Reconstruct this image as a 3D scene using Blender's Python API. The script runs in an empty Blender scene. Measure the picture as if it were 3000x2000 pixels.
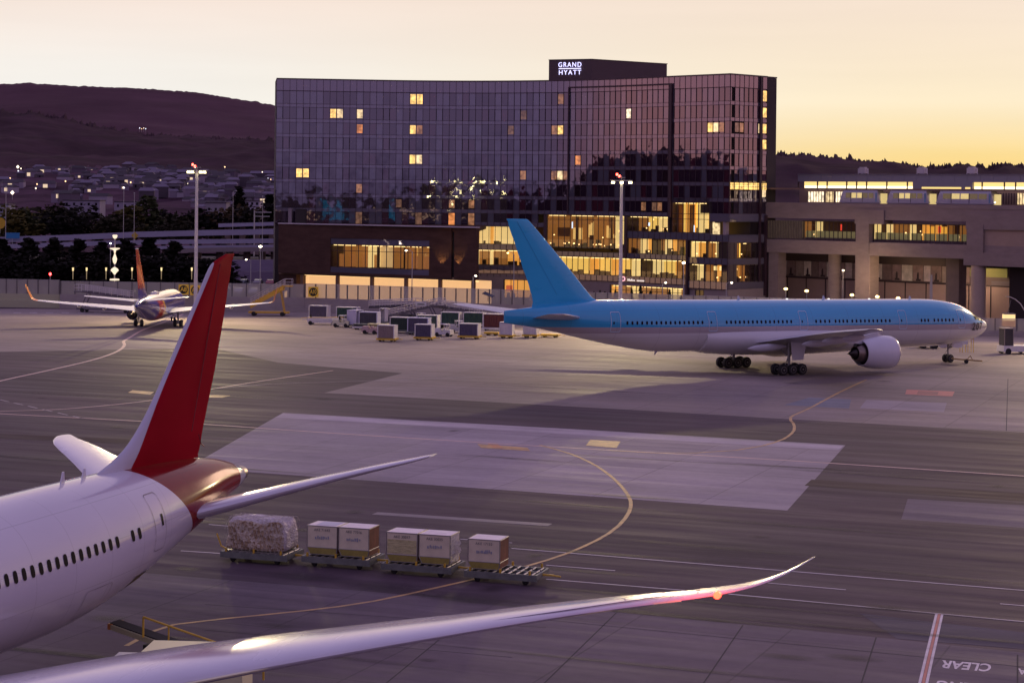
import bpy, math, random
from mathutils import Vector, Matrix
rnd = random.Random(11)
S = bpy.context.scene
C = S.collection
# ---------------------------------------------------------------- camera numbers (3000 x 2000 photograph)
F, H, RHO, CX, CY = 5800.0, 20.8, 0.0105, 1500.0, 570.0
def ab(x, y):
    u, v = x - CX, y - CY
    return u + RHO * v, v - RHO * u
def G(x, y, z=0.0):                       # ground (height z) point seen at photo pixel
    a, b = ab(x, y); Y = (H - z) * F / b
    return Vector((a / F * Y, Y, z))
def PT(x, y, Y):                          # point at depth Y seen at photo pixel
    a, b = ab(x, y)
    return Vector((a / F * Y, Y, H - b / F * Y))
D = 1.27551                               # overview picture (2352 px) -> photo pixels
def GD(x, y, z=0.0): return G(x * D, y * D, z)

# ---------------------------------------------------------------- materials
MATS = {}
def nodes_of(name):
    m = bpy.data.materials.new(name); m.use_nodes = True
    return m, m.node_tree, m.node_tree.nodes['Principled BSDF']
def mat(name, col, rough=0.6, metal=0.0, noise=0.0, scale=1.0, emit=None, es=0.0, stretch=(1, 1, 1), coat=0.0, bump=0.0, spec=0.5, rnoise=0.0, detail=5.0):
    if name in MATS: return MATS[name]
    m, nt, p = nodes_of(name)
    p.inputs['Base Color'].default_value = (*col, 1)
    p.inputs['Roughness'].default_value = rough
    p.inputs['Metallic'].default_value = metal
    p.inputs['Coat Weight'].default_value = coat
    p.inputs['Coat Roughness'].default_value = 0.06
    p.inputs['Specular IOR Level'].default_value = spec
    if emit:
        p.inputs['Emission Color'].default_value = (*emit, 1)
        p.inputs['Emission Strength'].default_value = es
    if noise or bump or rnoise:
        tc = nt.nodes.new('ShaderNodeTexCoord'); mp = nt.nodes.new('ShaderNodeMapping')
        mp.inputs['Scale'].default_value = stretch
        nz = nt.nodes.new('ShaderNodeTexNoise'); nz.inputs['Scale'].default_value = scale
        nz.inputs['Detail'].default_value = detail; nz.inputs['Roughness'].default_value = 0.65
        nt.links.new(tc.outputs['Object'], mp.inputs['Vector']); nt.links.new(mp.outputs[0], nz.inputs['Vector'])
        if noise:
            cr = nt.nodes.new('ShaderNodeMapRange')
            cr.inputs['From Min'].default_value = 0.3; cr.inputs['From Max'].default_value = 0.7
            cr.inputs['To Min'].default_value = 1 - noise; cr.inputs['To Max'].default_value = 1 + noise
            nt.links.new(nz.outputs['Fac'], cr.inputs['Value'])
            mx = nt.nodes.new('ShaderNodeVectorMath'); mx.operation = 'SCALE'
            mx.inputs[0].default_value = col
            nt.links.new(cr.outputs[0], mx.inputs['Scale']); nt.links.new(mx.outputs[0], p.inputs['Base Color'])
        if rnoise:
            cr = nt.nodes.new('ShaderNodeMapRange')
            cr.inputs['From Min'].default_value = 0.3; cr.inputs['From Max'].default_value = 0.7
            cr.inputs['To Min'].default_value = max(0, rough - rnoise); cr.inputs['To Max'].default_value = rough + rnoise
            nt.links.new(nz.outputs['Fac'], cr.inputs['Value']); nt.links.new(cr.outputs[0], p.inputs['Roughness'])
        if bump:
            bp = nt.nodes.new('ShaderNodeBump'); bp.inputs['Strength'].default_value = bump
            bp.inputs['Distance'].default_value = 0.1
            nt.links.new(nz.outputs['Fac'], bp.inputs['Height']); nt.links.new(bp.outputs[0], p.inputs['Normal'])
    MATS[name] = m
    return m
def emat(name, col, s):
    return mat(name, tuple(min(1, c) * 0.3 for c in col), 0.4, emit=col, es=s)

# ---------------------------------------------------------------- mesh builder
class MB:
    def __init__(self): self.v = []; self.f = []; self.m = []; self.smooth = False; self.M = None; self.cur = 0
    def add(self, vs, fs):
        n = len(self.v)
        if self.M is not None: vs = [self.M @ Vector(q) for q in vs]
        self.v += [tuple(q) for q in vs]
        for f in fs: self.f.append([n + i for i in f]); self.m.append(self.cur)
        return self
    def hexa(self, c):                     # 8 corners: bottom 0-3 ccw, top 4-7
        return self.add(c, [(3, 2, 1, 0), (4, 5, 6, 7), (0, 1, 5, 4), (1, 2, 6, 5), (2, 3, 7, 6), (3, 0, 4, 7)])
    def box(self, c, s, rz=0.0, taper=1.0):
        cx, cy, cz = c; hx, hy, hz = s[0] / 2, s[1] / 2, s[2] / 2
        cr, sr = math.cos(rz), math.sin(rz); out = []
        for dz, t in ((-hz, 1.0), (hz, taper)):
            for dx, dy in ((-hx, -hy), (hx, -hy), (hx, hy), (-hx, hy)):
                x, y = dx * t, dy * t
                out.append((cx + x * cr - y * sr, cy + x * sr + y * cr, cz + dz))
        return self.hexa(out)
    def bbox(self, x0, x1, y0, y1, z0, z1):
        return self.box(((x0 + x1) / 2, (y0 + y1) / 2, (z0 + z1) / 2), (abs(x1 - x0), abs(y1 - y0), abs(z1 - z0)))
    def tube(self, p0, p1, r0, r1=None, n=8, caps=True):
        p0, p1 = Vector(p0), Vector(p1); r1 = r0 if r1 is None else r1
        ax = (p1 - p0)
        if ax.length < 1e-6: return self
        ax.normalize()
        t = Vector((0, 0, 1)) if abs(ax.z) < .9 else Vector((1, 0, 0))
        e1 = ax.cross(t).normalized(); e2 = ax.cross(e1)
        vs = []
        for p, r in ((p0, r0), (p1, r1)):
            for i in range(n):
                a = 2 * math.pi * i / n
                vs.append(p + e1 * (r * math.cos(a)) + e2 * (r * math.sin(a)))
        fs = [(i, (i + 1) % n, n + (i + 1) % n, n + i) for i in range(n)]
        if caps: fs += [tuple(range(n))[::-1], tuple(range(n, 2 * n))]
        return self.add(vs, fs)
    def path(self, pts, r, n=6):
        for a, b in zip(pts, pts[1:]): self.tube(a, b, r, n=n)
        return self
    def lathe(self, prof, axis='z', o=(0, 0, 0), n=20, close=False):   # prof: (along, radius)
        vs = []; o = Vector(o)
        for h, r in prof:
            for i in range(n):
                a = 2 * math.pi * i / n; c, s = math.cos(a) * r, math.sin(a) * r
                vs.append(o + (Vector((c, s, h)) if axis == 'z' else Vector((h, c, s)) if axis == 'x' else Vector((s, h, c))))
        fs = []
        for k in range(len(prof) - 1):
            for i in range(n):
                j = (i + 1) % n
                fs.append((k * n + i, k * n + j, (k + 1) * n + j, (k + 1) * n + i))
        if prof[0][1] > 1e-4: fs.append(tuple(range(n))[::-1])
        if prof[-1][1] > 1e-4: fs.append(tuple((len(prof) - 1) * n + i for i in range(n)))
        return self.add(vs, fs)
    def loft(self, rings, cap=True, closed=True):
        n = len(rings[0]); vs = [p for r in rings for p in r]; fs = []
        for k in range(len(rings) - 1):
            for i in range(n if closed else n - 1):
                j = (i + 1) % n
                fs.append((k * n + i, k * n + j, (k + 1) * n + j, (k + 1) * n + i))
        if cap: fs += [tuple(range(n))[::-1], tuple((len(rings) - 1) * n + i for i in range(n))]
        return self.add(vs, fs)
    def quad(self, a, b, c, d): return self.add([a, b, c, d], [(0, 1, 2, 3)])
    def prism(self, poly, z0, z1):
        n = len(poly)
        return self.add([(x, y, z0) for x, y in poly] + [(x, y, z1) for x, y in poly],
                        [tuple(range(n))[::-1], tuple(range(n, 2 * n))] + [(i, (i + 1) % n, n + (i + 1) % n, n + i) for i in range(n)])
    def build(self, name, mats, parent=None, loc=None, smooth=None, fixn=False):
        if not isinstance(mats, (list, tuple)): mats = [mats]
        me = bpy.data.meshes.new(name)
        me.from_pydata(self.v, [], self.f)
        for m in mats: me.materials.append(m)
        if len(mats) > 1: me.polygons.foreach_set('material_index', [min(i, len(mats) - 1) for i in self.m])
        me.update()
        if fixn or self.smooth or smooth:
            import bmesh
            b = bmesh.new(); b.from_mesh(me); bmesh.ops.recalc_face_normals(b, faces=b.faces); b.to_mesh(me); b.free()
        if self.smooth or smooth:
            me.polygons.foreach_set('use_smooth', [True] * len(me.polygons))
            me.set_sharp_from_angle(angle=math.radians(38))
        o = bpy.data.objects.new(name, me); C.objects.link(o)
        if parent is not None: o.parent = parent
        if loc is not None: o.location = loc
        return o
def tag(o, label, cat, group=None, kind=None):
    if label: o['label'] = label
    if cat: o['category'] = cat
    if group: o['group'] = group
    if kind: o['kind'] = kind
    return o
def thing(name, label, cat, loc=(0, 0, 0), rz=0.0, group=None):
    o = bpy.data.objects.new(name, None); C.objects.link(o)
    o.location = loc; o.rotation_euler = (0, 0, rz); o.empty_display_size = 0.5
    return tag(o, label, cat, group)
def structure(name, mb, m, **k):
    o = mb.build(name, m, **k); o['kind'] = 'structure'; return o
def dup(o, loc, rz=0.0, label=None, scale=None, group=None, matmap=None):
    r = o.copy(); C.objects.link(r); r.location = loc; r.rotation_euler = (0, 0, rz)
    if label: r['label'] = label
    if group: r['group'] = group
    if scale: r.scale = (scale,) * 3 if not isinstance(scale, (tuple, list)) else scale
    def kids(src, dst):
        for ch in list(src.children):
            c = ch.copy(); C.objects.link(c); c.parent = dst
            kids(ch, c)
    kids(o, r)
    return r
def text_mesh(txt, size, name='lettering', extrude=0.0, spacing=1.0, bold=0.0):
    cu = bpy.data.curves.new('t', 'FONT'); cu.body = txt; cu.size = size; cu.extrude = extrude; cu.offset = bold
    cu.align_x = 'CENTER'; cu.align_y = 'CENTER'; cu.space_character = spacing
    o = bpy.data.objects.new('t', cu); C.objects.link(o)
    dg = bpy.context.evaluated_depsgraph_get(); dg.update()
    me = bpy.data.meshes.new_from_object(o.evaluated_get(dg)); me.name = name
    bpy.data.objects.remove(o); bpy.data.curves.remove(cu)
    return me
def text_obj(txt, size, m, parent, M, name='lettering', extrude=0.0, spacing=1.0, bold=0.0):
    me = text_mesh(txt, size, name, extrude, spacing, bold); me.materials.clear(); me.materials.append(m)
    o = bpy.data.objects.new(name, me); C.objects.link(o); o.parent = parent; o.matrix_local = M
    return o
def basis(o, ex, ey, ez):
    M = Matrix.Identity(4)
    for i, e in enumerate((ex, ey, ez)):
        for j in range(3): M[j][i] = e[j]
    for j in range(3): M[j][3] = o[j]
    return M
def lerp(a, b, t): return a + (b - a) * t

# a facade line seen from above; s metres along it, z height, d metres proud of it (towards the apron)
class Facade:
    def __init__(self, pts):
        self.p = [Vector((x, y)) for x, y in pts]; self.L = [0.0]
        for a, b in zip(self.p, self.p[1:]): self.L.append(self.L[-1] + (b - a).length)
        self.len = self.L[-1]
    def at(self, s):
        s = max(-60.0, min(self.len + 60, s)); k = 0
        while k < len(self.L) - 2 and s > self.L[k + 1]: k += 1
        a, b = self.p[k], self.p[k + 1]; t = (s - self.L[k]) / (self.L[k + 1] - self.L[k])
        d = (b - a).normalized(); return a + (b - a) * t, Vector((d.y, -d.x)), d
    def P(self, s, z, d=0.0):
        q, n, _ = self.at(s); q = q + n * d
        return Vector((q.x, q.y, z))
    def s_of_x(self, x, z=20.0, lo=None, hi=None):
        lo = 0.0 if lo is None else lo; hi = self.len if hi is None else hi
        for _ in range(40):
            m = (lo + hi) / 2; q = self.P(m, z)
            a, b = q.x / q.y * F, (H - q.z) / q.y * F
            if CX + a - RHO * b < x: lo = m
            else: hi = m
        return (lo + hi) / 2
    def z_of(self, s, x, y):
        q, _, _ = self.at(s); return H - ab(x, y)[1] / F * q.y
    def sz(self, x, y, d=0.0):
        s = self.s_of_x(x); return s, self.z_of(s, x, y)
    def box(self, mb, s0, s1, z0, z1, d0, d1, step=None):
        n = max(1, int(math.ceil((s1 - s0) / step))) if step else 1
        for k in range(n):
            a, b = lerp(s0, s1, k / n), lerp(s0, s1, (k + 1) / n)
            mb.hexa([self.P(a, z0, d1), self.P(b, z0, d1), self.P(b, z0, d0), self.P(a, z0, d0),
                     self.P(a, z1, d1), self.P(b, z1, d1), self.P(b, z1, d0), self.P(a, z1, d0)])
# ---------------------------------------------------------------- camera
cam = bpy.data.objects.new('camera', bpy.data.cameras.new('camera')); C.objects.link(cam); S.camera = cam
cam.data.sensor_width = 36.0; cam.data.lens = F / 3000 * 36.0
cam.data.shift_y = -(1000 - CY) / 3000.0
cam.data.clip_start = 0.5; cam.data.clip_end = 30000
cam.location = (0, 0, H)
cam.matrix_world = Matrix.Translation((0, 0, H)) @ Matrix.Rotation(math.radians(90), 4, 'X') @ Matrix.Rotation(math.atan(RHO), 4, 'Z')

# ---------------------------------------------------------------- sky: twilight gradient round the horizon + a low-sun Sky Texture
W = bpy.data.worlds.new('World'); S.world = W; W.use_nodes = True
nt = W.node_tree; nt.nodes.clear(); N = nt.nodes.new; L_ = nt.links.new
tc = N('ShaderNodeTexCoord'); nrm = N('ShaderNodeVectorMath'); nrm.operation = 'NORMALIZE'
L_(tc.outputs['Generated'], nrm.inputs[0])
sep = N('ShaderNodeSeparateXYZ'); L_(nrm.outputs[0], sep.inputs[0])
def ramp(stops, src):
    r = N('ShaderNodeValToRGB'); e = r.color_ramp.elements
    while len(e) > 1: e.remove(e[-1])
    e[0].position = stops[0][0]; e[0].color = (*stops[0][1], 1)
    for p, c in stops[1:]:
        q = e.new(p); q.color = (*c, 1)
    L_(src, r.inputs[0]); return r
sq = N('ShaderNodeMath'); sq.operation = 'POWER'; sq.inputs[1].default_value = 0.5; sq.use_clamp = True
mxz = N('ShaderNodeMath'); mxz.operation = 'MAXIMUM'; mxz.inputs[1].default_value = 0.0
L_(sep.outputs['Z'], mxz.inputs[0]); L_(mxz.outputs[0], sq.inputs[0])
# positions are sqrt(sin elevation): 0.9 deg .125, 2.5 .209, 4 .264, 5.6 .312, 12 .456, 25 .65, 45 .84
rightglow = ramp([(0.0, (1.0, .56, .12)), (.086, (1.0, .65, .18)), (.15, (1.0, .74, .31)), (.218, (1.0, .85, .60)), (.312, (.94, .78, .64)),
                  (.44, (.92, .68, .68)), (.58, (.60, .44, .62)), (.78, (.38, .29, .52)), (1.0, (.28, .22, .44))], sq.outputs[0])
leftglow = ramp([(0.0, (.95, .87, .78)), (.20, (.91, .89, .84)), (.25, (.93, .88, .82)), (.312, (.96, .81, .72)),
                 (.44, (.88, .65, .68)), (.58, (.58, .42, .62)), (.78, (.38, .29, .52)), (1.0, (.28, .22, .44))], sq.outputs[0])
anti = ramp([(0.0, (.20, .15, .27)), (.15, (.31, .24, .40)), (.30, (.38, .27, .43)), (.45, (.38, .27, .46)), (.65, (.34, .25, .46)),
             (.85, (.29, .23, .45)), (1.0, (.28, .22, .44))], sq.outputs[0])
side = ramp([(0.0, (1.0, .50, .40)), (.20, (1.0, .50, .46)), (.35, (.70, .38, .44)), (.5, (.46, .29, .46)), (.70, (.36, .26, .48)),
             (1.0, (.28, .22, .44))], sq.outputs[0])
def smooth(src, a, b):
    m = N('ShaderNodeMapRange'); m.interpolation_type = 'SMOOTHSTEP'
    m.inputs['From Min'].default_value = a; m.inputs['From Max'].default_value = b
    L_(src, m.inputs['Value']); return m.outputs[0]
def mixc(f, a, b):
    m = N('ShaderNodeMix'); m.data_type = 'RGBA'; L_(f, m.inputs['Factor']); L_(a, m.inputs[6]); L_(b, m.inputs[7]); return m.outputs[2]
fr = smooth(sep.outputs['X'], -0.22, 0.24)
front = mixc(fr, leftglow.outputs[0], rightglow.outputs[0])
f1 = smooth(sep.outputs['Y'], 0.05, 0.80)
f2 = smooth(sep.outputs['Y'], -0.75, 0.05)
backc = mixc(f2, anti.outputs[0], side.outputs[0])
allc = mixc(f1, backc, front)
cm = N('ShaderNodeMapping'); cm.inputs['Scale'].default_value = (1.6, 1.6, 22); L_(nrm.outputs[0], cm.inputs[0])
cn = N('ShaderNodeTexNoise'); cn.inputs['Scale'].default_value = 1.6; cn.inputs['Detail'].default_value = 4; L_(cm.outputs[0], cn.inputs['Vector'])
cr_ = N('ShaderNodeMapRange'); cr_.inputs['From Min'].default_value = .35; cr_.inputs['From Max'].default_value = .65; cr_.inputs['To Min'].default_value = .965; cr_.inputs['To Max'].default_value = 1.02; L_(cn.outputs['Fac'], cr_.inputs['Value'])
cv = N('ShaderNodeVectorMath'); cv.operation = 'SCALE'; L_(allc, cv.inputs[0]); L_(cr_.outputs[0], cv.inputs['Scale']); allc = cv.outputs[0]      # faint high haze bands
bg = N('ShaderNodeBackground'); L_(allc, bg.inputs[0]); bg.inputs[1].default_value = 1.0
sky = N('ShaderNodeTexSky'); sky.sky_type = 'NISHITA'; sky.sun_disc = False
SUN_EL, SUN_AZ = math.radians(2.5), math.radians(22)          # azimuth measured from +Y towards +X
sky.sun_elevation = SUN_EL; sky.sun_rotation = SUN_AZ
bg2 = N('ShaderNodeBackground'); L_(sky.outputs[0], bg2.inputs[0]); bg2.inputs[1].default_value = 0.05
# the Sky Texture only tints the upper dome a little; the horizon colours are the gradient's
addn = N('ShaderNodeAddShader'); L_(bg.outputs[0], addn.inputs[0])
mz = N('ShaderNodeMixShader'); blk = N('ShaderNodeBackground'); blk.inputs[1].default_value = 0.0
L_(smooth(sep.outputs['Z'], 0.1, 0.4), mz.inputs[0]); L_(blk.outputs[0], mz.inputs[1]); L_(bg2.outputs[0], mz.inputs[2])
L_(mz.outputs[0], addn.inputs[1])
wo = N('ShaderNodeOutputWorld'); L_(addn.outputs[0], wo.inputs[0])

sl = bpy.data.lights.new('sun', 'SUN'); sl.energy = 0.28; sl.angle = math.radians(12); sl.color = (1.0, .62, .42)
so = bpy.data.objects.new('sun', sl); C.objects.link(so)
sd = Vector((math.sin(SUN_AZ) * math.cos(math.radians(7)), math.cos(SUN_AZ) * math.cos(math.radians(7)), math.sin(math.radians(7))))
so.rotation_euler = sd.to_track_quat('Z', 'Y').to_euler(); so.location = (0, 0, 200)

S.view_settings.view_transform = 'Standard'; S.view_settings.look = 'None'; S.view_settings.exposure = 0.0; S.view_settings.gamma = 1.0
cy = S.cycles
cy.use_denoising = True
try: cy.denoiser = 'OPENIMAGEDENOISE'
except Exception: pass
cy.max_bounces = 5; cy.diffuse_bounces = 2; cy.glossy_bounces = 4; cy.transparent_max_bounces = 8; cy.transmission_bounces = 2
cy.sample_clamp_indirect = 4.0; cy.sample_clamp_direct = 0.0; cy.caustics_reflective = False; cy.caustics_refractive = False
cy.use_adaptive_sampling = True; cy.adaptive_threshold = 0.015
def lamp(kind, name, loc, power, col, size=0.3, aim=None, spot=None, blend=0.4):
    l = bpy.data.lights.new(name, kind); l.energy = power; l.color = col
    if kind == 'AREA': l.size = size
    else: l.shadow_soft_size = size
    if kind == 'SPOT': l.spot_size = math.radians(spot); l.spot_blend = blend
    o = bpy.data.objects.new(name, l); C.objects.link(o); o.location = loc
    if aim is not None: o.rotation_euler = (Vector(loc) - Vector(aim)).to_track_quat('Z', 'Y').to_euler()
    return o

# ---------------------------------------------------------------- ground
GDIR = (G(3000, 1729) - G(1600, 1614)).normalized()            # the direction the apron is laid out in
GANG = math.atan2(GDIR.y, GDIR.x)
def ground_mat(name, col, streak, blotch, slab=0.0, rough=0.75, tint=None):
    m, nt, p = nodes_of(name); N = nt.nodes.new; L = nt.links.new
    tc = N('ShaderNodeTexCoord')
    mp = N('ShaderNodeMapping'); mp.vector_type = 'TEXTURE'; mp.inputs['Rotation'].default_value = (0, 0, GANG)
    L(tc.outputs['Object'], mp.inputs[0])
    def noise(sx, sy, detail, lo, hi, rgh=.6, off=0.0):
        a = N('ShaderNodeMapping'); a.inputs['Scale'].default_value = (sx, sy, 1); a.inputs['Location'].default_value = (off, off * .7, 0)
        L(mp.outputs[0], a.inputs[0])
        n = N('ShaderNodeTexNoise'); n.inputs['Scale'].default_value = 1.0; n.inputs['Detail'].default_value = detail; n.inputs['Roughness'].default_value = rgh
        L(a.outputs[0], n.inputs['Vector'])
        r = N('ShaderNodeMapRange'); r.inputs['From Min'].default_value = .33; r.inputs['From Max'].default_value = .67
        r.inputs['To Min'].default_value = lo; r.inputs['To Max'].default_value = hi; L(n.outputs['Fac'], r.inputs['Value']); return r.outputs[0]
    def mul(a, b):
        q = N('ShaderNodeMath'); q.operation = 'MULTIPLY'; L(a, q.inputs[0]); L(b, q.inputs[1]); return q.outputs[0]
    f = mul(noise(.025, .45, 4, 1 - streak, 1 + streak), noise(.06, .09, 5, 1 - blotch, 1 + blotch, .65, 31))
    f = mul(f, noise(.012, .03, 3, .88, 1.14, .5, 77))
    f = mul(f, noise(.10, 1.7, 3, .93, 1.06, .5, 13))
    f = mul(f, noise(1.3, 1.3, 6, .93, 1.07, .7, 5))
    if slab:                                                    # slabs of slightly different concrete
        br = N('ShaderNodeTexBrick'); br.inputs['Scale'].default_value = 1.0; br.offset = 0.0
        br.inputs['Brick Width'].default_value = 7.6; br.inputs['Row Height'].default_value = 7.6; br.inputs['Mortar Size'].default_value = 0.06
        br.inputs['Mortar Smooth'].default_value = 0.3
        br.inputs['Color1'].default_value = (1 - slab,) * 3 + (1,); br.inputs['Color2'].default_value = (1 + slab * .6,) * 3 + (1,)
        br.inputs['Mortar'].default_value = (.72, .72, .72, 1)
        L(mp.outputs[0], br.inputs['Vector'])
        f = mul(f, br.outputs['Color'])
    c = N('ShaderNodeVectorMath'); c.operation = 'SCALE'; c.inputs[0].default_value = col; L(f, c.inputs['Scale'])
    out = c.outputs[0]
    if tint:
        mm = N('ShaderNodeMix'); mm.data_type = 'RGBA'; L(noise(.03, .06, 4, 0, 1, .6, 51), mm.inputs['Factor']); L(out, mm.inputs[6])
        c2 = N('ShaderNodeVectorMath'); c2.operation = 'SCALE'; c2.inputs[0].default_value = tint; L(f, c2.inputs['Scale']); L(c2.outputs[0], mm.inputs[7]); out = mm.outputs[2]
    L(out, p.inputs['Base Color'])
    L(noise(.05, .5, 4, rough - .12, rough + .12, .6, 9), p.inputs['Roughness'])
    p.inputs['Specular IOR Level'].default_value = 0.16
    return m
M_ASPH = ground_mat('asphalt', (.090, .059, .074), .15, .15, tint=(.072, .049, .066))
M_CONC = ground_mat('concrete_apron', (.300, .240, .222), .06, .13, slab=.08, tint=(.235, .190, .190))
M_CONCL = ground_mat('pale_concrete', (.37, .31, .335), .06, .14, slab=.08, tint=(.275, .235, .265))
M_CONCD = ground_mat('worn_concrete', (.158, .118, .138), .11, .12, slab=.07, tint=(.132, .104, .130))
M_DARK = ground_mat('fresh_asphalt', (.046, .022, .032), .10, .10)
# tyre marks, oil stains and repair patches are scattered over the apron as thin films of their own
M_SEAL = mat('joint_seal', (.045, .035, .04), .9)

gm = MB(); gm.quad((-6000, -900, -4), (6000, -900, -4), (6000, 12000, -4), (-6000, 12000, -4))
structure('ground', gm, ground_mat('far_ground', (.075, .06, .06), .05, .2))
gm = MB(); gm.prism([(-400, -300), (500, -300), (500, 296), (100, 300), (60, 310), (5, 328), (-30, 341), (-60, 352), (-400, 352)], -4.5, 0)
structure('apron_base', gm, M_ASPH)
gm = MB(); gm.prism([(-400, 352.1), (-58, 352.1), (-54, 365), (-54, 590), (-400, 590)], -4.4, -.3)
structure('parking_lot', gm, mat('lot_asphalt', (.05, .04, .045), .8, noise=.2, scale=.1))
def sheet(name, pts, z, m, dxy=None):
    mb = MB(); mb.add([(p.x, p.y, z) for p in pts], [tuple(range(len(pts)))])
    return structure(name, mb, m)
sheet('apron_asphalt', [Vector((-260, 20, 0)), Vector((330, 20, 0)), Vector((330, 296, 0)), Vector((100, 299, 0)), Vector((5, 327, 0)), Vector((-60, 351, 0)), Vector((-260, 351, 0))], .004, M_ASPH)
def gpoly(name, pts, z, m): return sheet(name, [GD(*p) for p in pts], z, m)
gpoly('apron_concrete', [(-500, 812), (0, 808), (390, 801), (505, 803), (640, 833), (925, 857), (745, 902), (1550, 947), (2352, 993), (3200, 1040),
                         (3300, 800), (2352, 768), (1500, 737), (1100, 722), (700, 712), (0, 709), (-500, 713)], .010, M_CONC)
gpoly('pale_apron_slabs', [(650, 948), (1300, 984), (1942, 1022), (1808, 1172), (1200, 1128), (560, 1083), (430, 1074)], .010, M_CONCL)
gpoly('near_apron_concrete', [(-400, 1262), (0, 1287), (470, 1327), (918, 1364), (1418, 1405), (2010, 1463), (2352, 1498), (2900, 1560), (3300, 2600), (-600, 2600)], .010, M_CONCD)
gpoly('pale_apron_slabs', [(652, 949), (1300, 985), (1938, 1023), (1925, 1034), (1290, 996), (632, 958)], .0125, ground_mat('palest_concrete', (.44, .38, .41), .15, .2))
gpoly('pale_apron_slabs', [(1858, 913), (1955, 917), (1950, 938), (1800, 930)], .014, ground_mat('bluish_concrete', (.20, .20, .25), .1, .2))
gpoly('pale_apron_slabs', [(1990, 918), (2175, 925), (2168, 946), (1975, 937)], .014, M_CONCL)
gpoly('dark_asphalt_strip', [(1864, 1101), (2352, 1133), (2900, 1168), (2900, 1188), (2352, 1151), (1848, 1115)], .0145, M_DARK)
gpoly('dark_asphalt_strip', [(-300, 985), (0, 996), (250, 1006), (430, 1012), (430, 1023), (250, 1017), (0, 1007), (-300, 996)], .0145, M_DARK)
gpoly('dark_asphalt_strip', [(1975, 1408), (2352, 1452), (2352, 1490), (2060, 1466)], .0125, ground_mat('blue_black_asphalt', (.08, .066, .098), .1, .1))
gpoly('pale_apron_slabs', [(2085, 1145), (2352, 1160), (2500, 1168), (2500, 1225), (2352, 1212), (2070, 1192)], .0075, ground_mat('patched_asphalt', (.150, .118, .150), .15, .1))
gpoly('pale_apron_slabs', [(1000, 748), (1300, 765), (1290, 772), (960, 755)], .014, M_CONCL)

def stroke(name, pts, w, z, m, px=True, dash=None, scale=D):
    P = [G(x * scale, y * scale) if px else Vector(x_y) for (x, y) in pts] if px else [Vector(p) for p in pts]
    # resample with a spline so that long curves stay round
    Q = []
    for i in range(len(P) - 1):
        p0, p1, p2, p3 = P[max(0, i - 1)], P[i], P[i + 1], P[min(len(P) - 1, i + 2)]
        n = max(1, min(10, int((p2 - p1).length / 2)))
        if len(P) == 2: n = 1
        for k in range(n):
            t = k / n
            Q.append(0.5 * ((2 * p1) + (p2 - p0) * t + (2 * p0 - 5 * p1 + 4 * p2 - p3) * t * t + (3 * p1 - p0 - 3 * p2 + p3) * t ** 3))
    Q.append(P[-1])
    if dash:
        R = []; on, off = dash; a, b = Q[0], Q[-1]; Ln = (b - a).length; d = (b - a).normalized(); s = 0; segs = []
        while s < Ln: segs.append((a + d * s, a + d * min(Ln, s + on))); s += on + off
    else: segs = None
    mb = MB()
    def strip(Q):
        vs = []
        for i, q in enumerate(Q):
            t = (Q[min(i + 1, len(Q) - 1)] - Q[max(i - 1, 0)]); t.z = 0; t.normalize(); nn = Vector((-t.y, t.x, 0)) * (w / 2)
            vs += [(q + nn).xy[:] + (z,), (q - nn).xy[:] + (z,)]
        mb.add(vs, [(2 * i, 2 * i + 1, 2 * i + 3, 2 * i + 2) for i in range(len(Q) - 1)])
    if segs: [strip(list(s)) for s in segs]
    else: strip(Q)
    return structure(name, mb, m)
def paint(name, col, wear=.5):
    m, nt, p = nodes_of(name); N = nt.nodes.new; L = nt.links.new
    tc = N('ShaderNodeTexCoord'); n = N('ShaderNodeTexNoise'); n.inputs['Scale'].default_value = .8; n.inputs['Detail'].default_value = 6; n.inputs['Roughness'].default_value = .7
    L(tc.outputs['Object'], n.inputs['Vector'])
    r = N('ShaderNodeMapRange'); r.inputs['From Min'].default_value = .35; r.inputs['From Max'].default_value = .62; r.inputs['To Min'].default_value = 1 - wear; L(n.outputs['Fac'], r.inputs['Value'])
    mx = N('ShaderNodeMix'); mx.data_type = 'RGBA'; L(r.outputs[0], mx.inputs['Factor']); mx.inputs[6].default_value = (.12, .09, .10, 1); mx.inputs[7].default_value = (*col, 1)
    L(mx.outputs[2], p.inputs['Base Color']); p.inputs['Roughness'].default_value = .6
    return m
Y1 = paint('yellow_paint', (.64, .38, .13), .5); Y2 = paint('pale_line_paint', (.74, .50, .42), .35); W1 = paint('white_paint', (.74, .66, .70), .35); W2 = paint('worn_white_paint', (.46, .38, .42), .7)
Z = .018
stroke('taxi_line', [(-60, 893), (0, 875), (100, 853), (200, 830), (250, 815), (276, 803), (286, 792), (284, 784), (300, 774), (330, 757), (390, 735), (420, 722)], .42, Z, Y2)
stroke('taxi_line', [(-80, 945), (0, 950), (320, 967), (480, 975), (740, 993), (1200, 1022), (1600, 1045), (1900, 1063), (2352, 1093), (2600, 1109)], .36, Z, Y2)
stroke('taxi_line', [(-60, 945), (0, 944), (150, 939), (350, 919), (490, 893), (620, 872), (765, 851)], .30, Z, Y2)
stroke('taxi_line', [(490, 893), (620, 882), (770, 877), (1100, 866), (1420, 858), (1560, 856)], .20, Z, W2)
stroke('dashed_line', [(0, 918), (200, 963)], .22, Z, W2, dash=(2.2, 1.2))
stroke('taxi_line', [(1990, 872), (1930, 900), (1860, 937), (1816, 958), (1822, 972), (1824, 988), (1800, 1008), (1750, 1024), (1690, 1034), (1600, 1040), (1500, 1040), (1400, 1034)], .27, Z + .002, Y1)
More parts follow.
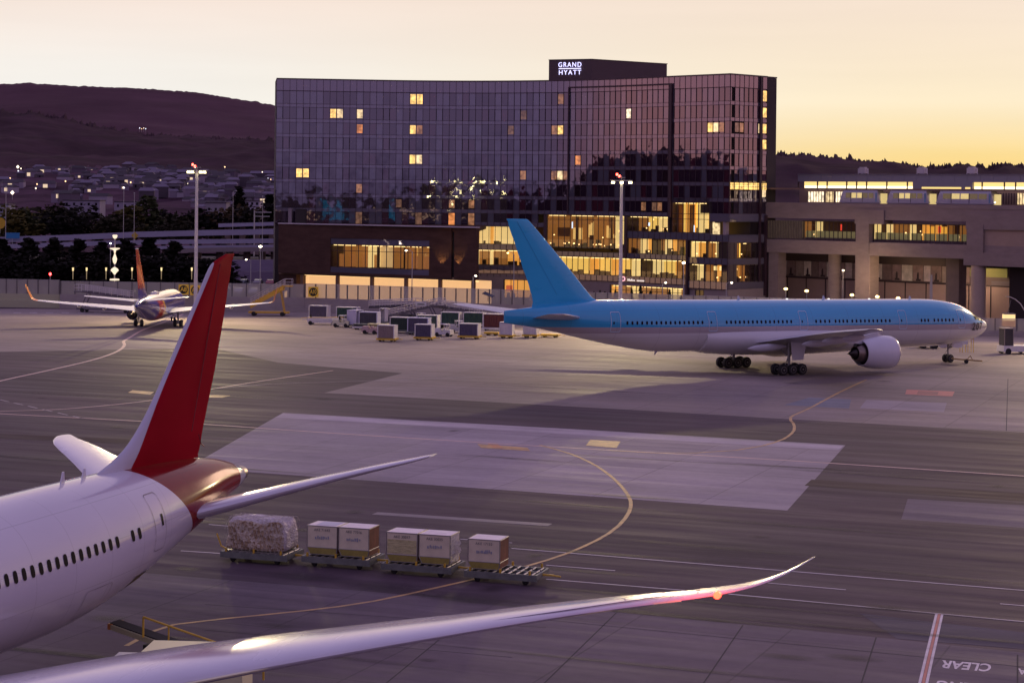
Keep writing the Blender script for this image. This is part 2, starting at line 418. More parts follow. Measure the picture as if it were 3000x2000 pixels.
stroke('taxi_line', [(1240, 1022), (1310, 1042), (1370, 1070), (1415, 1104), (1443, 1138), (1449, 1162), (1436, 1190), (1398, 1225), (1310, 1268), (1206, 1301), (1140, 1318), (1075, 1333),
                     (860, 1380), (700, 1402), (520, 1420), (400, 1434), (350, 1450), (290, 1483)], .26, Z + .002, Y1)
for a, b, w in (((1600, 1614), (3000, 1729), .14), ((1600, 1655), (1802, 1671), .12), ((2225, 1705), (2478, 1727), .12), ((2930, 1768), (3060, 1779), .12),
                ((1600, 1696), (2118, 1738), .13), ((2118, 1738), (3060, 1826), .15), ((530, 1613), (668, 1622), .12), ((612, 1536), (690, 1543), .12),
                ((1499, 1606), (1600, 1614), .14), ((1340, 1578), (1500, 1590), .11)):
    stroke('lane_line', [a, b], w * 1.15, Z, W1, scale=1)
for pts in ([(1398, 1300), (1545, 1311), (1553, 1321), (1410, 1312)], [(1730, 1288), (1818, 1293), (1806, 1312), (1716, 1305)],
            [(388, 1143), (452, 1148), (440, 1156), (375, 1150)], [(560, 1154), (676, 1159), (650, 1165), (560, 1163)]):
    sheet('yellow_marking', [G(*p) for p in pts], Z + .004, Y1)
sheet('yellow_marking', [G(1428, 1300), G(1460, 1302), G(1476, 1314), G(1444, 1312)], Z + .008, paint('orange_paint', (.70, .30, .10)))
RP = paint('red_paint', (.55, .14, .12), .3)
sheet('red_marking', [G(2656, 1141), G(2797, 1147), G(2790, 1161), G(2652, 1155)], Z + .004, RP)
sheet('red_marking', [G(2690, 1145), G(2750, 1148), G(2746, 1157), G(2686, 1154)], Z + .008, paint('dark_red_paint', (.30, .07, .07), .3))
for dx, m in ((-8.5, W1), (0, RP), (8.5, W1)):
    mb = MB()
    q = [(2752, 1798), (2737, 1862), (2722, 1925), (2706, 1995), (2690, 2070)]
    stroke('edge_line', [(x + dx * (1 + (y - 1798) / 900), y) for x, y in q], .125 if dx else .13, Z + (0 if dx else .002), m, scale=1)
for a, b in (((1808, 1792), (1590, 2005)), ((2177, 1830), (2058, 2005)), ((2567, 1866), (2522, 2005)), ((2981, 1917), (2981, 2005)), ((1287, 1873), (1120, 2010)),
             ((1600, 1815), (3000, 1953)), ((600, 1770), (1600, 1838)), ((2953, 1110), (2948, 1262)), ((600, 1845), (1500, 1925))):
    stroke('slab_joint', [a, b], .07, Z - .002, M_SEAL, scale=1)
stroke('faded_stripe', [(1098, 1503), (1612, 1537)], 1.0, Z - .003, paint('faded_paint', (.21, .17, .19), .5), scale=1)
# dashes by the fence
for x in range(40, 310, 47):
    stroke('lane_line', [(x, 916), (x + 22, 916)], .7, Z, W1, scale=1)
# CLEAR / PARKING painted on the apron, facing the other way
def ground_text(txt, pa, pb, up, size):
    a, b = G(*pa), G(*pb); ex = (a - b).normalized(); c = (a + b) / 2; ey = Vector((-ex.y, ex.x, 0))
    if ey.y > 0: ey = -ey
    ey = Vector((0, 0, 1)).cross(ex)
    me = text_mesh(txt, size, 'painted_words', bold=.055); me.materials.clear(); me.materials.append(W1)
    o = bpy.data.objects.new('painted_words', me); C.objects.link(o); o['kind'] = 'structure'
    w = max(v.co.x for v in me.vertices) - min(v.co.x for v in me.vertices); hh = max(v.co.y for v in me.vertices) - min(v.co.y for v in me.vertices)
    fx = (a - b).length / w; fy = up / hh
    o.matrix_world = basis(c + Vector((0, 0, Z)), ex * fx, ey * fy, Vector((0, 0, 1)))
    return o
# text x axis runs from the image-right end to the image-left end (the words read upside down from here)
ground_text('CLEAR', (2758, 1943), (2905, 1955), 1.55, 2.0)
ground_text('PARKING', (2742, 2003), (2955, 2022), 1.55, 2.0)
ground_text('A', (2982, 1965), (3008, 1967), 1.1, 2.0)

st = random.Random(77)
M_OIL = bpy.data.materials.new('oil_stain'); M_OIL.use_nodes = True; _n = M_OIL.node_tree; _p = _n.nodes['Principled BSDF']; _p.inputs['Base Color'].default_value = (.035, .025, .028, 1); _p.inputs['Roughness'].default_value = .55; _p.inputs['Specular IOR Level'].default_value = .2
_tc = _n.nodes.new('ShaderNodeTexCoord'); _nz = _n.nodes.new('ShaderNodeTexNoise'); _nz.inputs['Scale'].default_value = .5; _nz.inputs['Detail'].default_value = 6; _n.links.new(_tc.outputs['Object'], _nz.inputs['Vector'])
_vl = _n.nodes.new('ShaderNodeVectorMath'); _vl.operation = 'LENGTH'; _n.links.new(_tc.outputs['Generated'], _vl.inputs[0])
_gm = _n.nodes.new('ShaderNodeMapping'); _gm.inputs['Location'].default_value = (-1, -1, 0); _gm.inputs['Scale'].default_value = (2, 2, 0); _n.links.new(_tc.outputs['Generated'], _gm.inputs[0]); _n.links.new(_gm.outputs[0], _vl.inputs[0])
_mr = _n.nodes.new('ShaderNodeMapRange'); _mr.inputs['From Min'].default_value = 1.0; _mr.inputs['From Max'].default_value = .2; _n.links.new(_vl.outputs['Value'], _mr.inputs['Value'])
_mm = _n.nodes.new('ShaderNodeMath'); _mm.operation = 'MULTIPLY'; _n.links.new(_mr.outputs[0], _mm.inputs[0]); _n.links.new(_nz.outputs['Fac'], _mm.inputs[1])
_m3 = _n.nodes.new('ShaderNodeMath'); _m3.operation = 'MULTIPLY'; _m3.inputs[1].default_value = .75; _n.links.new(_mm.outputs[0], _m3.inputs[0]); _n.links.new(_m3.outputs[0], _p.inputs['Alpha'])
def film(name, cx, cy, sx, sy, ang, z, m):
    mb = MB(); mb.quad((-sx, -sy, 0), (sx, -sy, 0), (sx, sy, 0), (-sx, sy, 0)); o = structure(name, mb, m); o.location = (cx, cy, z); o.rotation_euler = (0, 0, ang); return o
for k in range(58):                                        # long tyre scuffs along the lanes, and round drips
    q = G(st.uniform(100, 2950), st.uniform(1090, 1950)); long = st.random() < .62
    film('oil_stain', q.x, q.y, st.uniform(5, 16) if long else st.uniform(.5, 1.6), st.uniform(.25, .7) if long else st.uniform(.4, 1.1), GANG + st.uniform(-.06, .06), .0225 + k * .0003, M_OIL)
for px, py in ((2230, 1100), (2160, 1078), (2790, 1070), (2560, 1090), (1380, 1755), (1130, 1720), (900, 1690)):
    q = G(px, py); film('oil_stain', q.x, q.y, 3.2, 1.6, GANG, .0405 + px * 1e-6, M_OIL)
# ================================================================ the hotel
pts = [(-53.1, 444.4)]; h = math.radians(8.0)
def adv(n, dh):
    global h
    for _ in range(n):
        h += dh; x, y = pts[-1]; pts.append((x + math.cos(h), y + math.sin(h)))
adv(24, 0.0); adv(60, -math.radians(52) / 60); adv(27, 0.0)
cx_, cy_ = pts[-1]
HF = Facade(pts)                                       # main facade (curved, then straight)
HR = Facade([(cx_, cy_), (cx_ + 12.9 * math.cos(math.radians(44)), cy_ + 12.9 * math.sin(math.radians(44)))])
HL = HF.len
_r = Facade([(cx_, cy_), (cx_ + 30 * math.cos(math.radians(44)), cy_ + 30 * math.sin(math.radians(44)))]).s_of_x(2247, 35)
HR = Facade([(cx_, cy_), (cx_ + _r * math.cos(math.radians(44)), cy_ + _r * math.sin(math.radians(44)))])
print('HR length', _r)
hotel = thing('hotel_building', 'tall curved glass hotel with scattered lit rooms and a lit sign on its roof box', 'hotel', (0, 430, 0))
def hb(mb, name, m, **k):
    mb.M = None
    o = mb.build(name, m, **k); o.parent = hotel; o.matrix_parent_inverse = Matrix.Translation((0, -430, 0)); return o
def glass_mat(name, col, refl, tilt=.02, rough=.03, tint=(.84, .76, .94), em=None, es=0):
    m = bpy.data.materials.new(name); m.use_nodes = True; nt = m.node_tree; nt.nodes.clear(); N = nt.nodes.new; L = nt.links.new
    tc = N('ShaderNodeTexCoord'); vo = N('ShaderNodeTexVoronoi'); vo.inputs['Scale'].default_value = .38
    L(tc.outputs['Object'], vo.inputs['Vector'])
    sb = N('ShaderNodeVectorMath'); sb.operation = 'SUBTRACT'; L(vo.outputs['Color'], sb.inputs[0]); sb.inputs[1].default_value = (.5, .5, .5)
    nz = N('ShaderNodeTexNoise'); nz.inputs['Scale'].default_value = .7; nz.inputs['Detail'].default_value = 1; L(tc.outputs['Object'], nz.inputs['Vector'])
    sb2 = N('ShaderNodeVectorMath'); sb2.operation = 'SUBTRACT'; L(nz.outputs['Color'], sb2.inputs[0]); sb2.inputs[1].default_value = (.5, .5, .5)
    s1 = N('ShaderNodeVectorMath'); s1.operation = 'SCALE'; L(sb.outputs[0], s1.inputs[0]); s1.inputs['Scale'].default_value = tilt * .35
    s2 = N('ShaderNodeVectorMath'); s2.operation = 'SCALE'; L(sb2.outputs[0], s2.inputs[0]); s2.inputs['Scale'].default_value = tilt
    ge = N('ShaderNodeNewGeometry'); ad = N('ShaderNodeVectorMath'); L(ge.outputs['Normal'], ad.inputs[0]); L(s1.outputs[0], ad.inputs[1])
    ad2 = N('ShaderNodeVectorMath'); L(ad.outputs[0], ad2.inputs[0]); L(s2.outputs[0], ad2.inputs[1])
    nm = N('ShaderNodeVectorMath'); nm.operation = 'NORMALIZE'; L(ad2.outputs[0], nm.inputs[0])
    gl = N('ShaderNodeBsdfGlossy'); gl.inputs['Roughness'].default_value = rough; gl.inputs['Color'].default_value = (*tint, 1); L(nm.outputs[0], gl.inputs['Normal'])
    df = N('ShaderNodeBsdfDiffuse'); df.inputs['Color'].default_value = (*col, 1)
    mx = N('ShaderNodeMixShader'); mx.inputs[0].default_value = refl; L(df.outputs[0], mx.inputs[1]); L(gl.outputs[0], mx.inputs[2])
    last = mx.outputs[0]
    if em:
        # uneven warm interior: brighter patches, furniture-like dark blocks
        b = N('ShaderNodeTexNoise'); b.inputs['Scale'].default_value = 1.1; b.inputs['Detail'].default_value = 3; L(tc.outputs['Object'], b.inputs['Vector'])
        r = N('ShaderNodeMapRange'); r.inputs['From Min'].default_value = .35; r.inputs['From Max'].default_value = .65; r.inputs['To Min'].default_value = .45; r.inputs['To Max'].default_value = 1.35
        L(b.outputs['Fac'], r.inputs['Value']); e = N('ShaderNodeEmission'); e.inputs['Color'].default_value = (*em, 1)
        mm = N('ShaderNodeMath'); mm.operation = 'MULTIPLY'; mm.inputs[1].default_value = es; L(r.outputs[0], mm.inputs[0]); L(mm.outputs[0], e.inputs['Strength'])
        a = N('ShaderNodeAddShader'); L(last, a.inputs[0]); L(e.outputs[0], a.inputs[1]); last = a.outputs[0]
    o = N('ShaderNodeOutputMaterial'); L(last, o.inputs[0])
    return m
GL_A = glass_mat('dark_room_glass', (.014, .009, .018), .21)
GL_B = glass_mat('grey_shade_glass', (.085, .088, .118), .22)
GL_C = glass_mat('red_brown_glass', (.050, .012, .022), .21)
GL_D = glass_mat('open_room_glass', (.010, .006, .008), .22)
GL_S = glass_mat('spandrel_glass', (.140, .128, .165), .20)
GL_P = glass_mat('parapet_glass', (.100, .078, .100), .24)
LIT = {k: glass_mat('lit_window_' + k, (.05, .03, .02), .12, em=c, es=s * 1.2) for k, c, s in
       (('bright', (1, .60, .17), 1.15), ('pale', (1, .72, .38), .85), ('dim', (.75, .33, .16), .33), ('orange', (1, .34, .10), .60), ('white', (1, .80, .55), 1.2), ('faint', (.8, .4, .25), .14))}
M_MULL = mat('mullion_metal', (.060, .036, .048), .5, spec=.2)
M_FRAME = mat('facade_frame_metal', (.05, .022, .032), .5)
M_ROOFB = mat('roof_box_cladding', (.085, .05, .06), .6, noise=.1, scale=.3)
M_INT = mat('hotel_core', (.05, .035, .035), .8)
ZTOP = 46.4
LV = [43.55, 40.7, 37.3, 33.95, 30.6, 27.2, 23.85, 20.5, 17.3]      # underside of each spandrel's window head
SP = .78                                                         # spandrel height
# core solid behind the glass
mb = MB()
for k in range(int(HL // 3)):
    a, b = k * 3.0, min(HL, k * 3.0 + 3.0)
    zb_ = 20.45 if HF.s_of_x(1955) < b and a < HF.s_of_x(2090) else 17.4
    HF.box(mb, a, b, zb_, ZTOP - .3, -16, -.6); HF.box(mb, a, b, -4.5, zb_, -16, -7.2)
HF.box(mb, int(HL // 3) * 3.0, HL, 17.4, ZTOP - .3, -12, -.6); HF.box(mb, int(HL // 3) * 3.0, HL, -4.5, 17.4, -12, -7.2)
HF.box(mb, 0, HF.s_of_x(1392), 0, 17.4, -7.2, -.6, step=3)
hb(mb, 'wall', M_INT)
mb = MB(); HF.box(mb, 0, HL, ZTOP - .25, ZTOP, -16.2, .12, step=3.0); HR.box(mb, 0, HR.len, ZTOP - .25, ZTOP, -10, .12); hb(mb, 'roof', M_ROOFB)
mb = MB(); HR.box(mb, .7, HR.len, 17.3, ZTOP - .3, -9, -.6); HR.box(mb, 7.4, HR.len, -4.5, 17.3, -9, -3.4); hb(mb, 'wall', M_INT)
# spandrels and parapet
def band(fc, s0, s1, z0, z1, d0, d1, name, m, step=1.5):
    mb = MB(); fc.box(mb, s0, s1, z0, z1, d0, d1, step=step); return hb(mb, name, m)
band(HF, 0, HL, LV[0] + .1, ZTOP - .3, -.5, 0, 'parapet', GL_P); band(HR, 0, HR.len, LV[0] + .1, ZTOP - .3, -.5, 0, 'parapet', GL_P)
S_SLOT = HF.s_of_x(1965)
for z in LV[1:]:
    if z == LV[-1]:
        band(HF, 0, HF.s_of_x(1966), z - SP, z, -.5, 0, 'spandrel', GL_S); band(HF, HF.s_of_x(2079), HL, z - SP, z, -.5, 0, 'spandrel', GL_S)
    else: band(HF, 0, HL, z - SP, z, -.5, 0, 'spandrel', GL_S)
    band(HR, 0, HR.len, z - SP, z, -.5, 0, 'spandrel', GL_S)
# windows: module grid
MOD = 1.5
nmod = int(HL / MOD); modw = HL / nmod
nr = int(HR.len / MOD); modr = HR.len / nr
lit = {}
def setlit(x, y, kind, n=1):                          # photo pixel -> module, floor
    s = HF.s_of_x(x); z = HF.z_of(s, x, y); i = int(s / modw)
    for j in range(len(LV) - 1):
        if LV[j + 1] <= z <= LV[j]:
            for k in range(n): lit[('F', i + k, j)] = kind
for x, y, k, n in ((1204, 290, 'bright', 1), (1220, 290, 'bright', 1), (978, 331, 'bright', 1), (991, 331, 'pale', 1), (1043, 331, 'dim', 1), (1057, 331, 'pale', 1), (1046, 374, 'orange', 1),
                   (1204, 376, 'bright', 1), (1220, 376, 'dim', 1), (1204, 461, 'bright', 1), (1220, 461, 'pale', 1), (878, 495, 'bright', 1), (893, 495, 'bright', 1), (1047, 541, 'dim', 1),
                   (1535, 334, 'faint', 1), (1842, 331, 'white', 1), (1620, 377, 'dim', 1), (1641, 378, 'bright', 1), (1646, 300, 'dim', 1), (1693, 464, 'orange', 1), (1538, 508, 'dim', 1),
                   (1628, 508, 'dim', 1), (1642, 508, 'pale', 1), (1655, 508, 'dim', 1), (2072, 373, 'bright', 1), (2085, 373, 'bright', 1), (2099, 373, 'pale', 1), (2118, 373, 'dim', 1), (1892, 603, 'dim', 1),
                   (1909, 600, 'faint', 1), (1323, 589, 'dim', 1), (1379, 589, 'dim', 1), (1497, 376, 'faint', 1), (1925, 600, 'dim', 1), (1595, 640, 'orange', 1), (1176, 589, 'faint', 1)):
    setlit(x, y, k, n)
lit[('R', 1, 2)] = 'faint'; lit[('R', 2, 2)] = 'dim'; lit[('R', 6, 2)] = 'pale'
for j in (0, 1, 2, 3): lit[('R', nr - 1, j)] = 'bright'
for j in (6,): lit[('R', nr - 1, j)] = 'pale'
S_ATR0, S_ATR1 = HF.s_of_x(1966), HF.s_of_x(2079)
singles = []; rest = MB(); kinds = {'A': 0, 'B': 1, 'C': 2, 'D': 3}
wr = random.Random(5); count = 0; allw = []
for fc, key, nm, mw in ((HF, 'F', nmod, modw), (HR, 'R', nr, modr)):
    for i in range(nm):
        for j in range(len(LV) - 1):
            z1 = LV[j]; z0 = LV[j + 1]
            if j > 0: z1 = LV[j] - SP
            s0, s1 = i * mw, (i + 1) * mw
            if key == 'F' and j == len(LV) - 2 and S_ATR0 - .5 < (s0 + s1) / 2 < S_ATR1: continue
            if key == 'R' and j == 5: pass
            allw.append((fc, key, i, j, s0, s1, z0, z1))
def pane_kind(key, i, j):
    # rooms alternate a fixed grey shade panel with darker panes
    c = (i + (1 if key == 'R' else 0)) % 3
    r = wr.random()
    if j == 0 and r < .3: return 'B'
    if c == 0: return 'B' if r < .8 else 'A'
    if c == 1: return 'C' if r < .40 else 'A' if r < .86 else 'D'
    return 'A' if r < .6 else 'C' if r < .75 else 'B' if r < .9 else 'D'
for w in allw:
    fc, key, i, j, s0, s1, z0, z1 = w
    k = lit.get((key, i, j)); big = (key == 'F' and j in (3, 5) and i % 3 == 1) or (key == 'F' and j in (1,) and i % 4 == 0)
    pk = pane_kind(key, i, j)
    if k or (big and count < 96):
        zc_, zd_ = (z0 + .35, z1 - .30) if k else (z0 + .04, z1 - .04)
        if k: rest.cur = 3; fc.box(rest, s0 + .05, s1 - .05, z0 + .04, z1 - .04, -.6, -.16)
        mb = MB(); fc.box(mb, s0 + .12, s1 - .12, zc_, zd_, -.5, -.06)
        hb(mb, 'window', LIT[k] if k else {'A': GL_A, 'B': GL_B, 'C': GL_C, 'D': GL_D}[pk]); count += 1
    else:
        rest.cur = kinds[pk]; fc.box(rest, s0 + .05, s1 - .05, z0 + .04, z1 - .04, -.5, -.06)
# the storey just above the dark podium
s_end = HF.s_of_x(1594); i = 0
while (i + 1) * modw < s_end:
    z0 = 13.6 if (i + 1) * modw < HF.s_of_x(1392) else 14.55; xx = {int(HF.s_of_x(q) / modw): k_ for q, k_ in ((1323, 'dim'), (1382, 'dim'), (1330, 'orange'), (1047, 'faint'), (1222, 'faint'))}
    if i in xx:
        mb = MB(); HF.box(mb, i * modw + .05, (i + 1) * modw - .05, z0, 16.46, -.5, -.06); hb(mb, 'window', LIT[xx[i]])
    else: rest.cur = kinds[pane_kind('F', i, 3)]; HF.box(rest, i * modw + .05, (i + 1) * modw - .05, z0, 16.46, -.5, -.06)
    i += 1
o = hb(rest, 'window', [GL_A, GL_B, GL_C, GL_D]); o['kind'] = 'stuff'
# mullions, one mesh (thin metal lines between the panes)
mb = MB()
for fc, nm, mw, z0 in ((HF, nmod, modw, 16.6), (HR, nr, modr, 17.3)):
    for i in range(nm + 1):
        s = i * mw
        if fc is HF and s < HF.s_of_x(1594): zz = 13.6
        elif fc is HF and S_ATR0 < s < S_ATR1: zz = 19.4
        else: zz = z0
        fc.box(mb, s - .04, s + .04, zz, ZTOP - .3, -.1, .07)
    for z in LV: 
        if z == LV[-1] and fc is HF: continue
        fc.box(mb, 0, fc.len, z - .04, z + .04, -.1, .05, step=1.5)
        if z != LV[0]: fc.box(mb, 0, fc.len, z - SP - .04, z - SP + .04, -.1, .05, step=1.5)
o = hb(mb, 'mullion', M_MULL); o['kind'] = 'stuff'
# projecting frame round the middle bay and the dark slot
SF0 = HF.s_of_x(1665)
mb = MB(); HF.box(mb, SF0 - .12, SF0 + .12, 16.6, 44.7, 0, .45)
HF.box(mb, SF0, S_SLOT, 44.5, 44.8, 0, .45, step=1.5); HF.box(mb, S_SLOT - .35, S_SLOT + .35, 16.3, 44.8, 0, .5)
hb(mb, 'facade_frame', M_FRAME)
s_ = HR.len - 2.3
mb = MB(); HR.box(mb, s_ - .3, s_ + .3, 3, ZTOP - .3, 0, .35); hb(mb, 'facade_frame', M_FRAME)
# lit level on the right face
mb = MB(); HR.box(mb, 0, HR.len, 22.35, 23.75, -.05, .08, step=1.6); hb(mb, 'window', LIT['bright'])
mb = MB(); HR.box(mb, 0, HR.len, 22.9, 22.98, .08, .14, step=1.6); HR.box(mb, 0, HR.len, 23.3, 23.36, .08, .14, step=1.6)
for i in range(nr + 1): HR.box(mb, i * modr - .06, i * modr + .06, 22.3, 23.8, .08, .16)
hb(mb, 'mullion', M_MULL)

# ---- roof box and its sign
zt = 50.9
A_, B_, C_ = (PT(1608, 200, 443).x, 443), (PT(1734, 180, 439).x, 439), (PT(1954, 195, 452).x, 452)
mb = MB(); mb.prism([A_, B_, C_, (C_[0] - 3, 462), (A_[0] + 2, 460)], 46.3, zt); mb.prism([(A_[0] - .1, A_[1] - .1), (B_[0], B_[1] - .15), (C_[0] + .15, C_[1]), (C_[0] - 3, 462.2), (A_[0] + 2, 460.2)], zt, zt + .15)
hb(mb, 'roof_box', M_ROOFB)
M_SIGN = emat('sign_light', (.62, .60, 1.0), 2.2)
ex = (Vector(B_) - Vector(A_)).normalized(); ex = Vector((ex.x, ex.y, 0)); nn = Vector((ex.y, -ex.x, 0))
def sign_text(txt, x0, x1, y0, y1):
    Y = 441.5
    a = PT(x0, (y0 + y1) / 2, Y); b = PT(x1, (y0 + y1) / 2, Y); zc = (PT(x0, y0, Y).z + PT(x0, y1, Y).z) / 2; hh = abs(PT(x0, y0, Y).z - PT(x0, y1, Y).z)
    me = text_mesh(txt, 2.0, 'sign_lettering', .02, 1.25); me.materials.clear(); me.materials.append(M_SIGN)
    w = max(v.co.x for v in me.vertices) - min(v.co.x for v in me.vertices); th = max(v.co.y for v in me.vertices) - min(v.co.y for v in me.vertices)
    o = bpy.data.objects.new('sign_lettering', me); C.objects.link(o); o.parent = hotel
    # foot of the sign on the box's face
    t = ((a.x + b.x) / 2 - A_[0]) / (B_[0] - A_[0]); c = Vector((lerp(A_[0], B_[0], t), lerp(A_[1], B_[1], t), zc)) + nn * .15
    o.matrix_parent_inverse = Matrix.Translation((0, -430, 0))
    o.matrix_basis = basis(c, ex * ((b - a).length / ex.x / w), Vector((0, 0, 1)) * (hh / th), nn)
    return c
c1 = sign_text('GRAND', 1637, 1703, 184, 198)
sign_text('HYATT', 1638, 1702, 207, 220)
for o in [o for o in hotel.children if o.name.startswith('sign_lettering')]:       # slightly bolder strokes
    pass
c1 = Vector((lerp(A_[0], B_[0], .5), lerp(A_[1], B_[1], .5), 0))
tt0 = ((PT(1638, 201, 441.5).x) - A_[0]) / (B_[0] - A_[0]); tt1 = ((PT(1702, 201, 441.5).x) - A_[0]) / (B_[0] - A_[0]); zl = PT(1670, 202, 441.5).z
mb = MB(); pa = Vector((lerp(A_[0], B_[0], tt0), lerp(A_[1], B_[1], tt0), zl)) + nn * .15; pb = Vector((lerp(A_[0], B_[0], tt1), lerp(A_[1], B_[1], tt1), zl)) + nn * .15
mb.tube(pa, pb, .09, n=6); hb(mb, 'sign_underline', M_SIGN)

# ================================================================ lit lower storeys: real rooms behind the glass
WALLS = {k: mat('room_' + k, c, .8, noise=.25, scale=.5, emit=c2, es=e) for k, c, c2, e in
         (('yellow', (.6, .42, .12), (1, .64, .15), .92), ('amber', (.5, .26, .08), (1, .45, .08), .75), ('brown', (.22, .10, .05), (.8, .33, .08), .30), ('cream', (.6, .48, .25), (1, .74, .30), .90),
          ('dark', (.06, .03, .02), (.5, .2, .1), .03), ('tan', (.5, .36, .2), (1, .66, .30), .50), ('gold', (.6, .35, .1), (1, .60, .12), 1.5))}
M_CEIL = emat('ceiling_light_strip', (1, .72, .30), 2.4)
M_WARM = emat('warm_lamp', (1, .62, .25), 4.0)
M_SLAB = mat('floor_slab', (.12, .09, .08), .8)
M_CURT = mat('drawn_curtain', (.35, .2, .1), .9, emit=(1, .38, .10), es=.26, noise=.35, scale=1.5, stretch=(6, 6, .2))
M_FURN = mat('furniture_dark', (.05, .025, .018), .7)
GLASSY = bpy.data.materials.new('clear_pane'); GLASSY.use_nodes = True
_n = GLASSY.node_tree; _n.nodes.clear(); _t = _n.nodes.new('ShaderNodeBsdfTransparent'); _t.inputs[0].default_value = (.88, .85, .80, 1)
_g = _n.nodes.new('ShaderNodeBsdfGlossy'); _g.inputs['Roughness'].default_value = .03; _g.inputs[0].default_value = (.9, .9, .9, 1)
_m = _n.nodes.new('ShaderNodeMixShader'); _m.inputs[0].default_value = .13; _o = _n.nodes.new('ShaderNodeOutputMaterial')
_n.links.new(_t.outputs[0], _m.inputs[1]); _n.links.new(_g.outputs[0], _m.inputs[2]); _n.links.new(_m.outputs[0], _o.inputs[0])
ir = random.Random(3)
def room(fc, s0, s1, z0, z1, tones, depth=3.0, d=0.0, mull=1.45, ceil=True, floorlamps=0.0, rails=(), pane=True, own=None, furn=.5):
    """a lit storey: slab, ceiling, tinted wall bays behind a mullioned pane; d = how far the glass stands proud"""
    own = own or hb
    seg = max(1, int(round((s1 - s0) / 3.0))); w = (s1 - s0) / seg
    order = list(WALLS); back = MB()
    for k in range(seg):
        back.cur = order.index(tones[k % len(tones)] if len(tones) == seg else ir.choice(tones))
        fc.box(back, s0 + k * w, s0 + (k + 1) * w, z0, z1, d - depth, d - depth + .15, step=1.5)
        if ir.random() < .6:                                    # a wall between bays
            back.cur = order.index(ir.choice(['brown', 'amber', 'cream'])); fc.box(back, s0 + k * w - .1, s0 + k * w + .1, z0, z1, d - depth + .15, d - .5)
    own(back, 'room_wall', [WALLS[k] for k in order])
    mb = MB(); fc.box(mb, s0, s1, z0 - .12, z0 + .05, d - depth, d - .12, step=3); fc.box(mb, s0, s1, z1 - .05, z1 + .12, d - depth, d - .12, step=3)
    fc.box(mb, s0 - .15, s0, z0, z1, d - depth, d - .1); fc.box(mb, s1, s1 + .15, z0, z1, d - depth, d - .1)
    own(mb, 'floor_slab', M_SLAB)
    if ceil:
        mb = MB(); k = s0
        while k < s1 - 1:
            e = min(s1 - .2, k + ir.uniform(2, 7))
            fc.box(mb, k + .2, e - .2, z1 - .24, z1 - .10, d - 1.1, d - .8, step=1.5); k = e + ir.choice([.1, .4, 1.2])
        own(mb, 'ceiling_light', M_CEIL)
    if furn:
        mb = MB(); k = s0 + .3
        while k < s1 - 1:
            wdt = ir.uniform(.3, 1.2)
            if ir.random() < furn: fc.box(mb, k, k + wdt, z0 + .05, z0 + ir.uniform(.5, 1.1 if ir.random() < .8 else 1.8), d - 1.8, d - 1.0)
            k += wdt + ir.uniform(.1, .8)
        if mb.v: own(mb, 'furniture', M_FURN)
    if floorlamps:
        mb = MB()
        for _ in range(int((s1 - s0) * floorlamps)):
            s = ir.uniform(s0 + .3, s1 - .3); q = fc.P(s, z0 + ir.uniform(.5, 1.0) if ir.random() < .75 else ir.uniform(z0 + .8, z1 - .4), d - ir.uniform(.5, 1.5))
            mb.box(q, (.26, .26, .22))
        if mb.v: own(mb, 'table_lamp', M_WARM)
    mb = MB(); n = max(1, int(round((s1 - s0) / mull)))
    for k in range(n + 1): fc.box(mb, lerp(s0, s1, k / n) - .045, lerp(s0, s1, k / n) + .045, z0 - .05, z1 + .05, d - .1, d + .08)
    for z in rails: fc.box(mb, s0, s1, z - .05, z + .05, d - .1, d + .08, step=1.5)
    own(mb, 'window_frame', M_MULL)
    if pane:
        mb = MB()
        for k in range(n):
            a, b = lerp(s0, s1, k / n) + .05, lerp(s0, s1, (k + 1) / n) - .05
            mb.quad(fc.P(a, z0, d - .05), fc.P(b, z0, d - .05), fc.P(b, z1, d - .05), fc.P(a, z1, d - .05))
        own(mb, 'pane', GLASSY)
def fsz(x0, x1, y0, y1):
    xm = (x0 + x1) / 2; s0, s1 = HF.s_of_x(x0), HF.s_of_x(x1); sm = HF.s_of_x(xm)
    return s0, s1, HF.z_of(sm, xm, y1), HF.z_of(sm, xm, y0)
def sband(x0, x1, z0, z1, m=GL_S, d0=-3.2, d1=0.0, name='spandrel'):
    s0, s1 = HF.s_of_x(x0), HF.s_of_x(x1)
    mb = MB(); HF.box(mb, s0, s1, z0, z1, d0, d1, step=1.5); hb(mb, name, m)
    mb = MB(); n = max(1, int((s1 - s0) / 1.45))
    for k in range(n + 1): HF.box(mb, lerp(s0, s1, k / n) - .05, lerp(s0, s1, k / n) + .05, z0, z1, d1, d1 + .06)
    HF.box(mb, s0, s1, z0 - .06, z0 + .02, d1 - .1, d1 + .08, step=1.5)
    hb(mb, 'mullion', M_MULL)
# z levels worked out on the straight part: 16.5 | 13.1 | 11.65 | 8.3 | 7.3 | 3.3 | 2.2
X0 = 1350
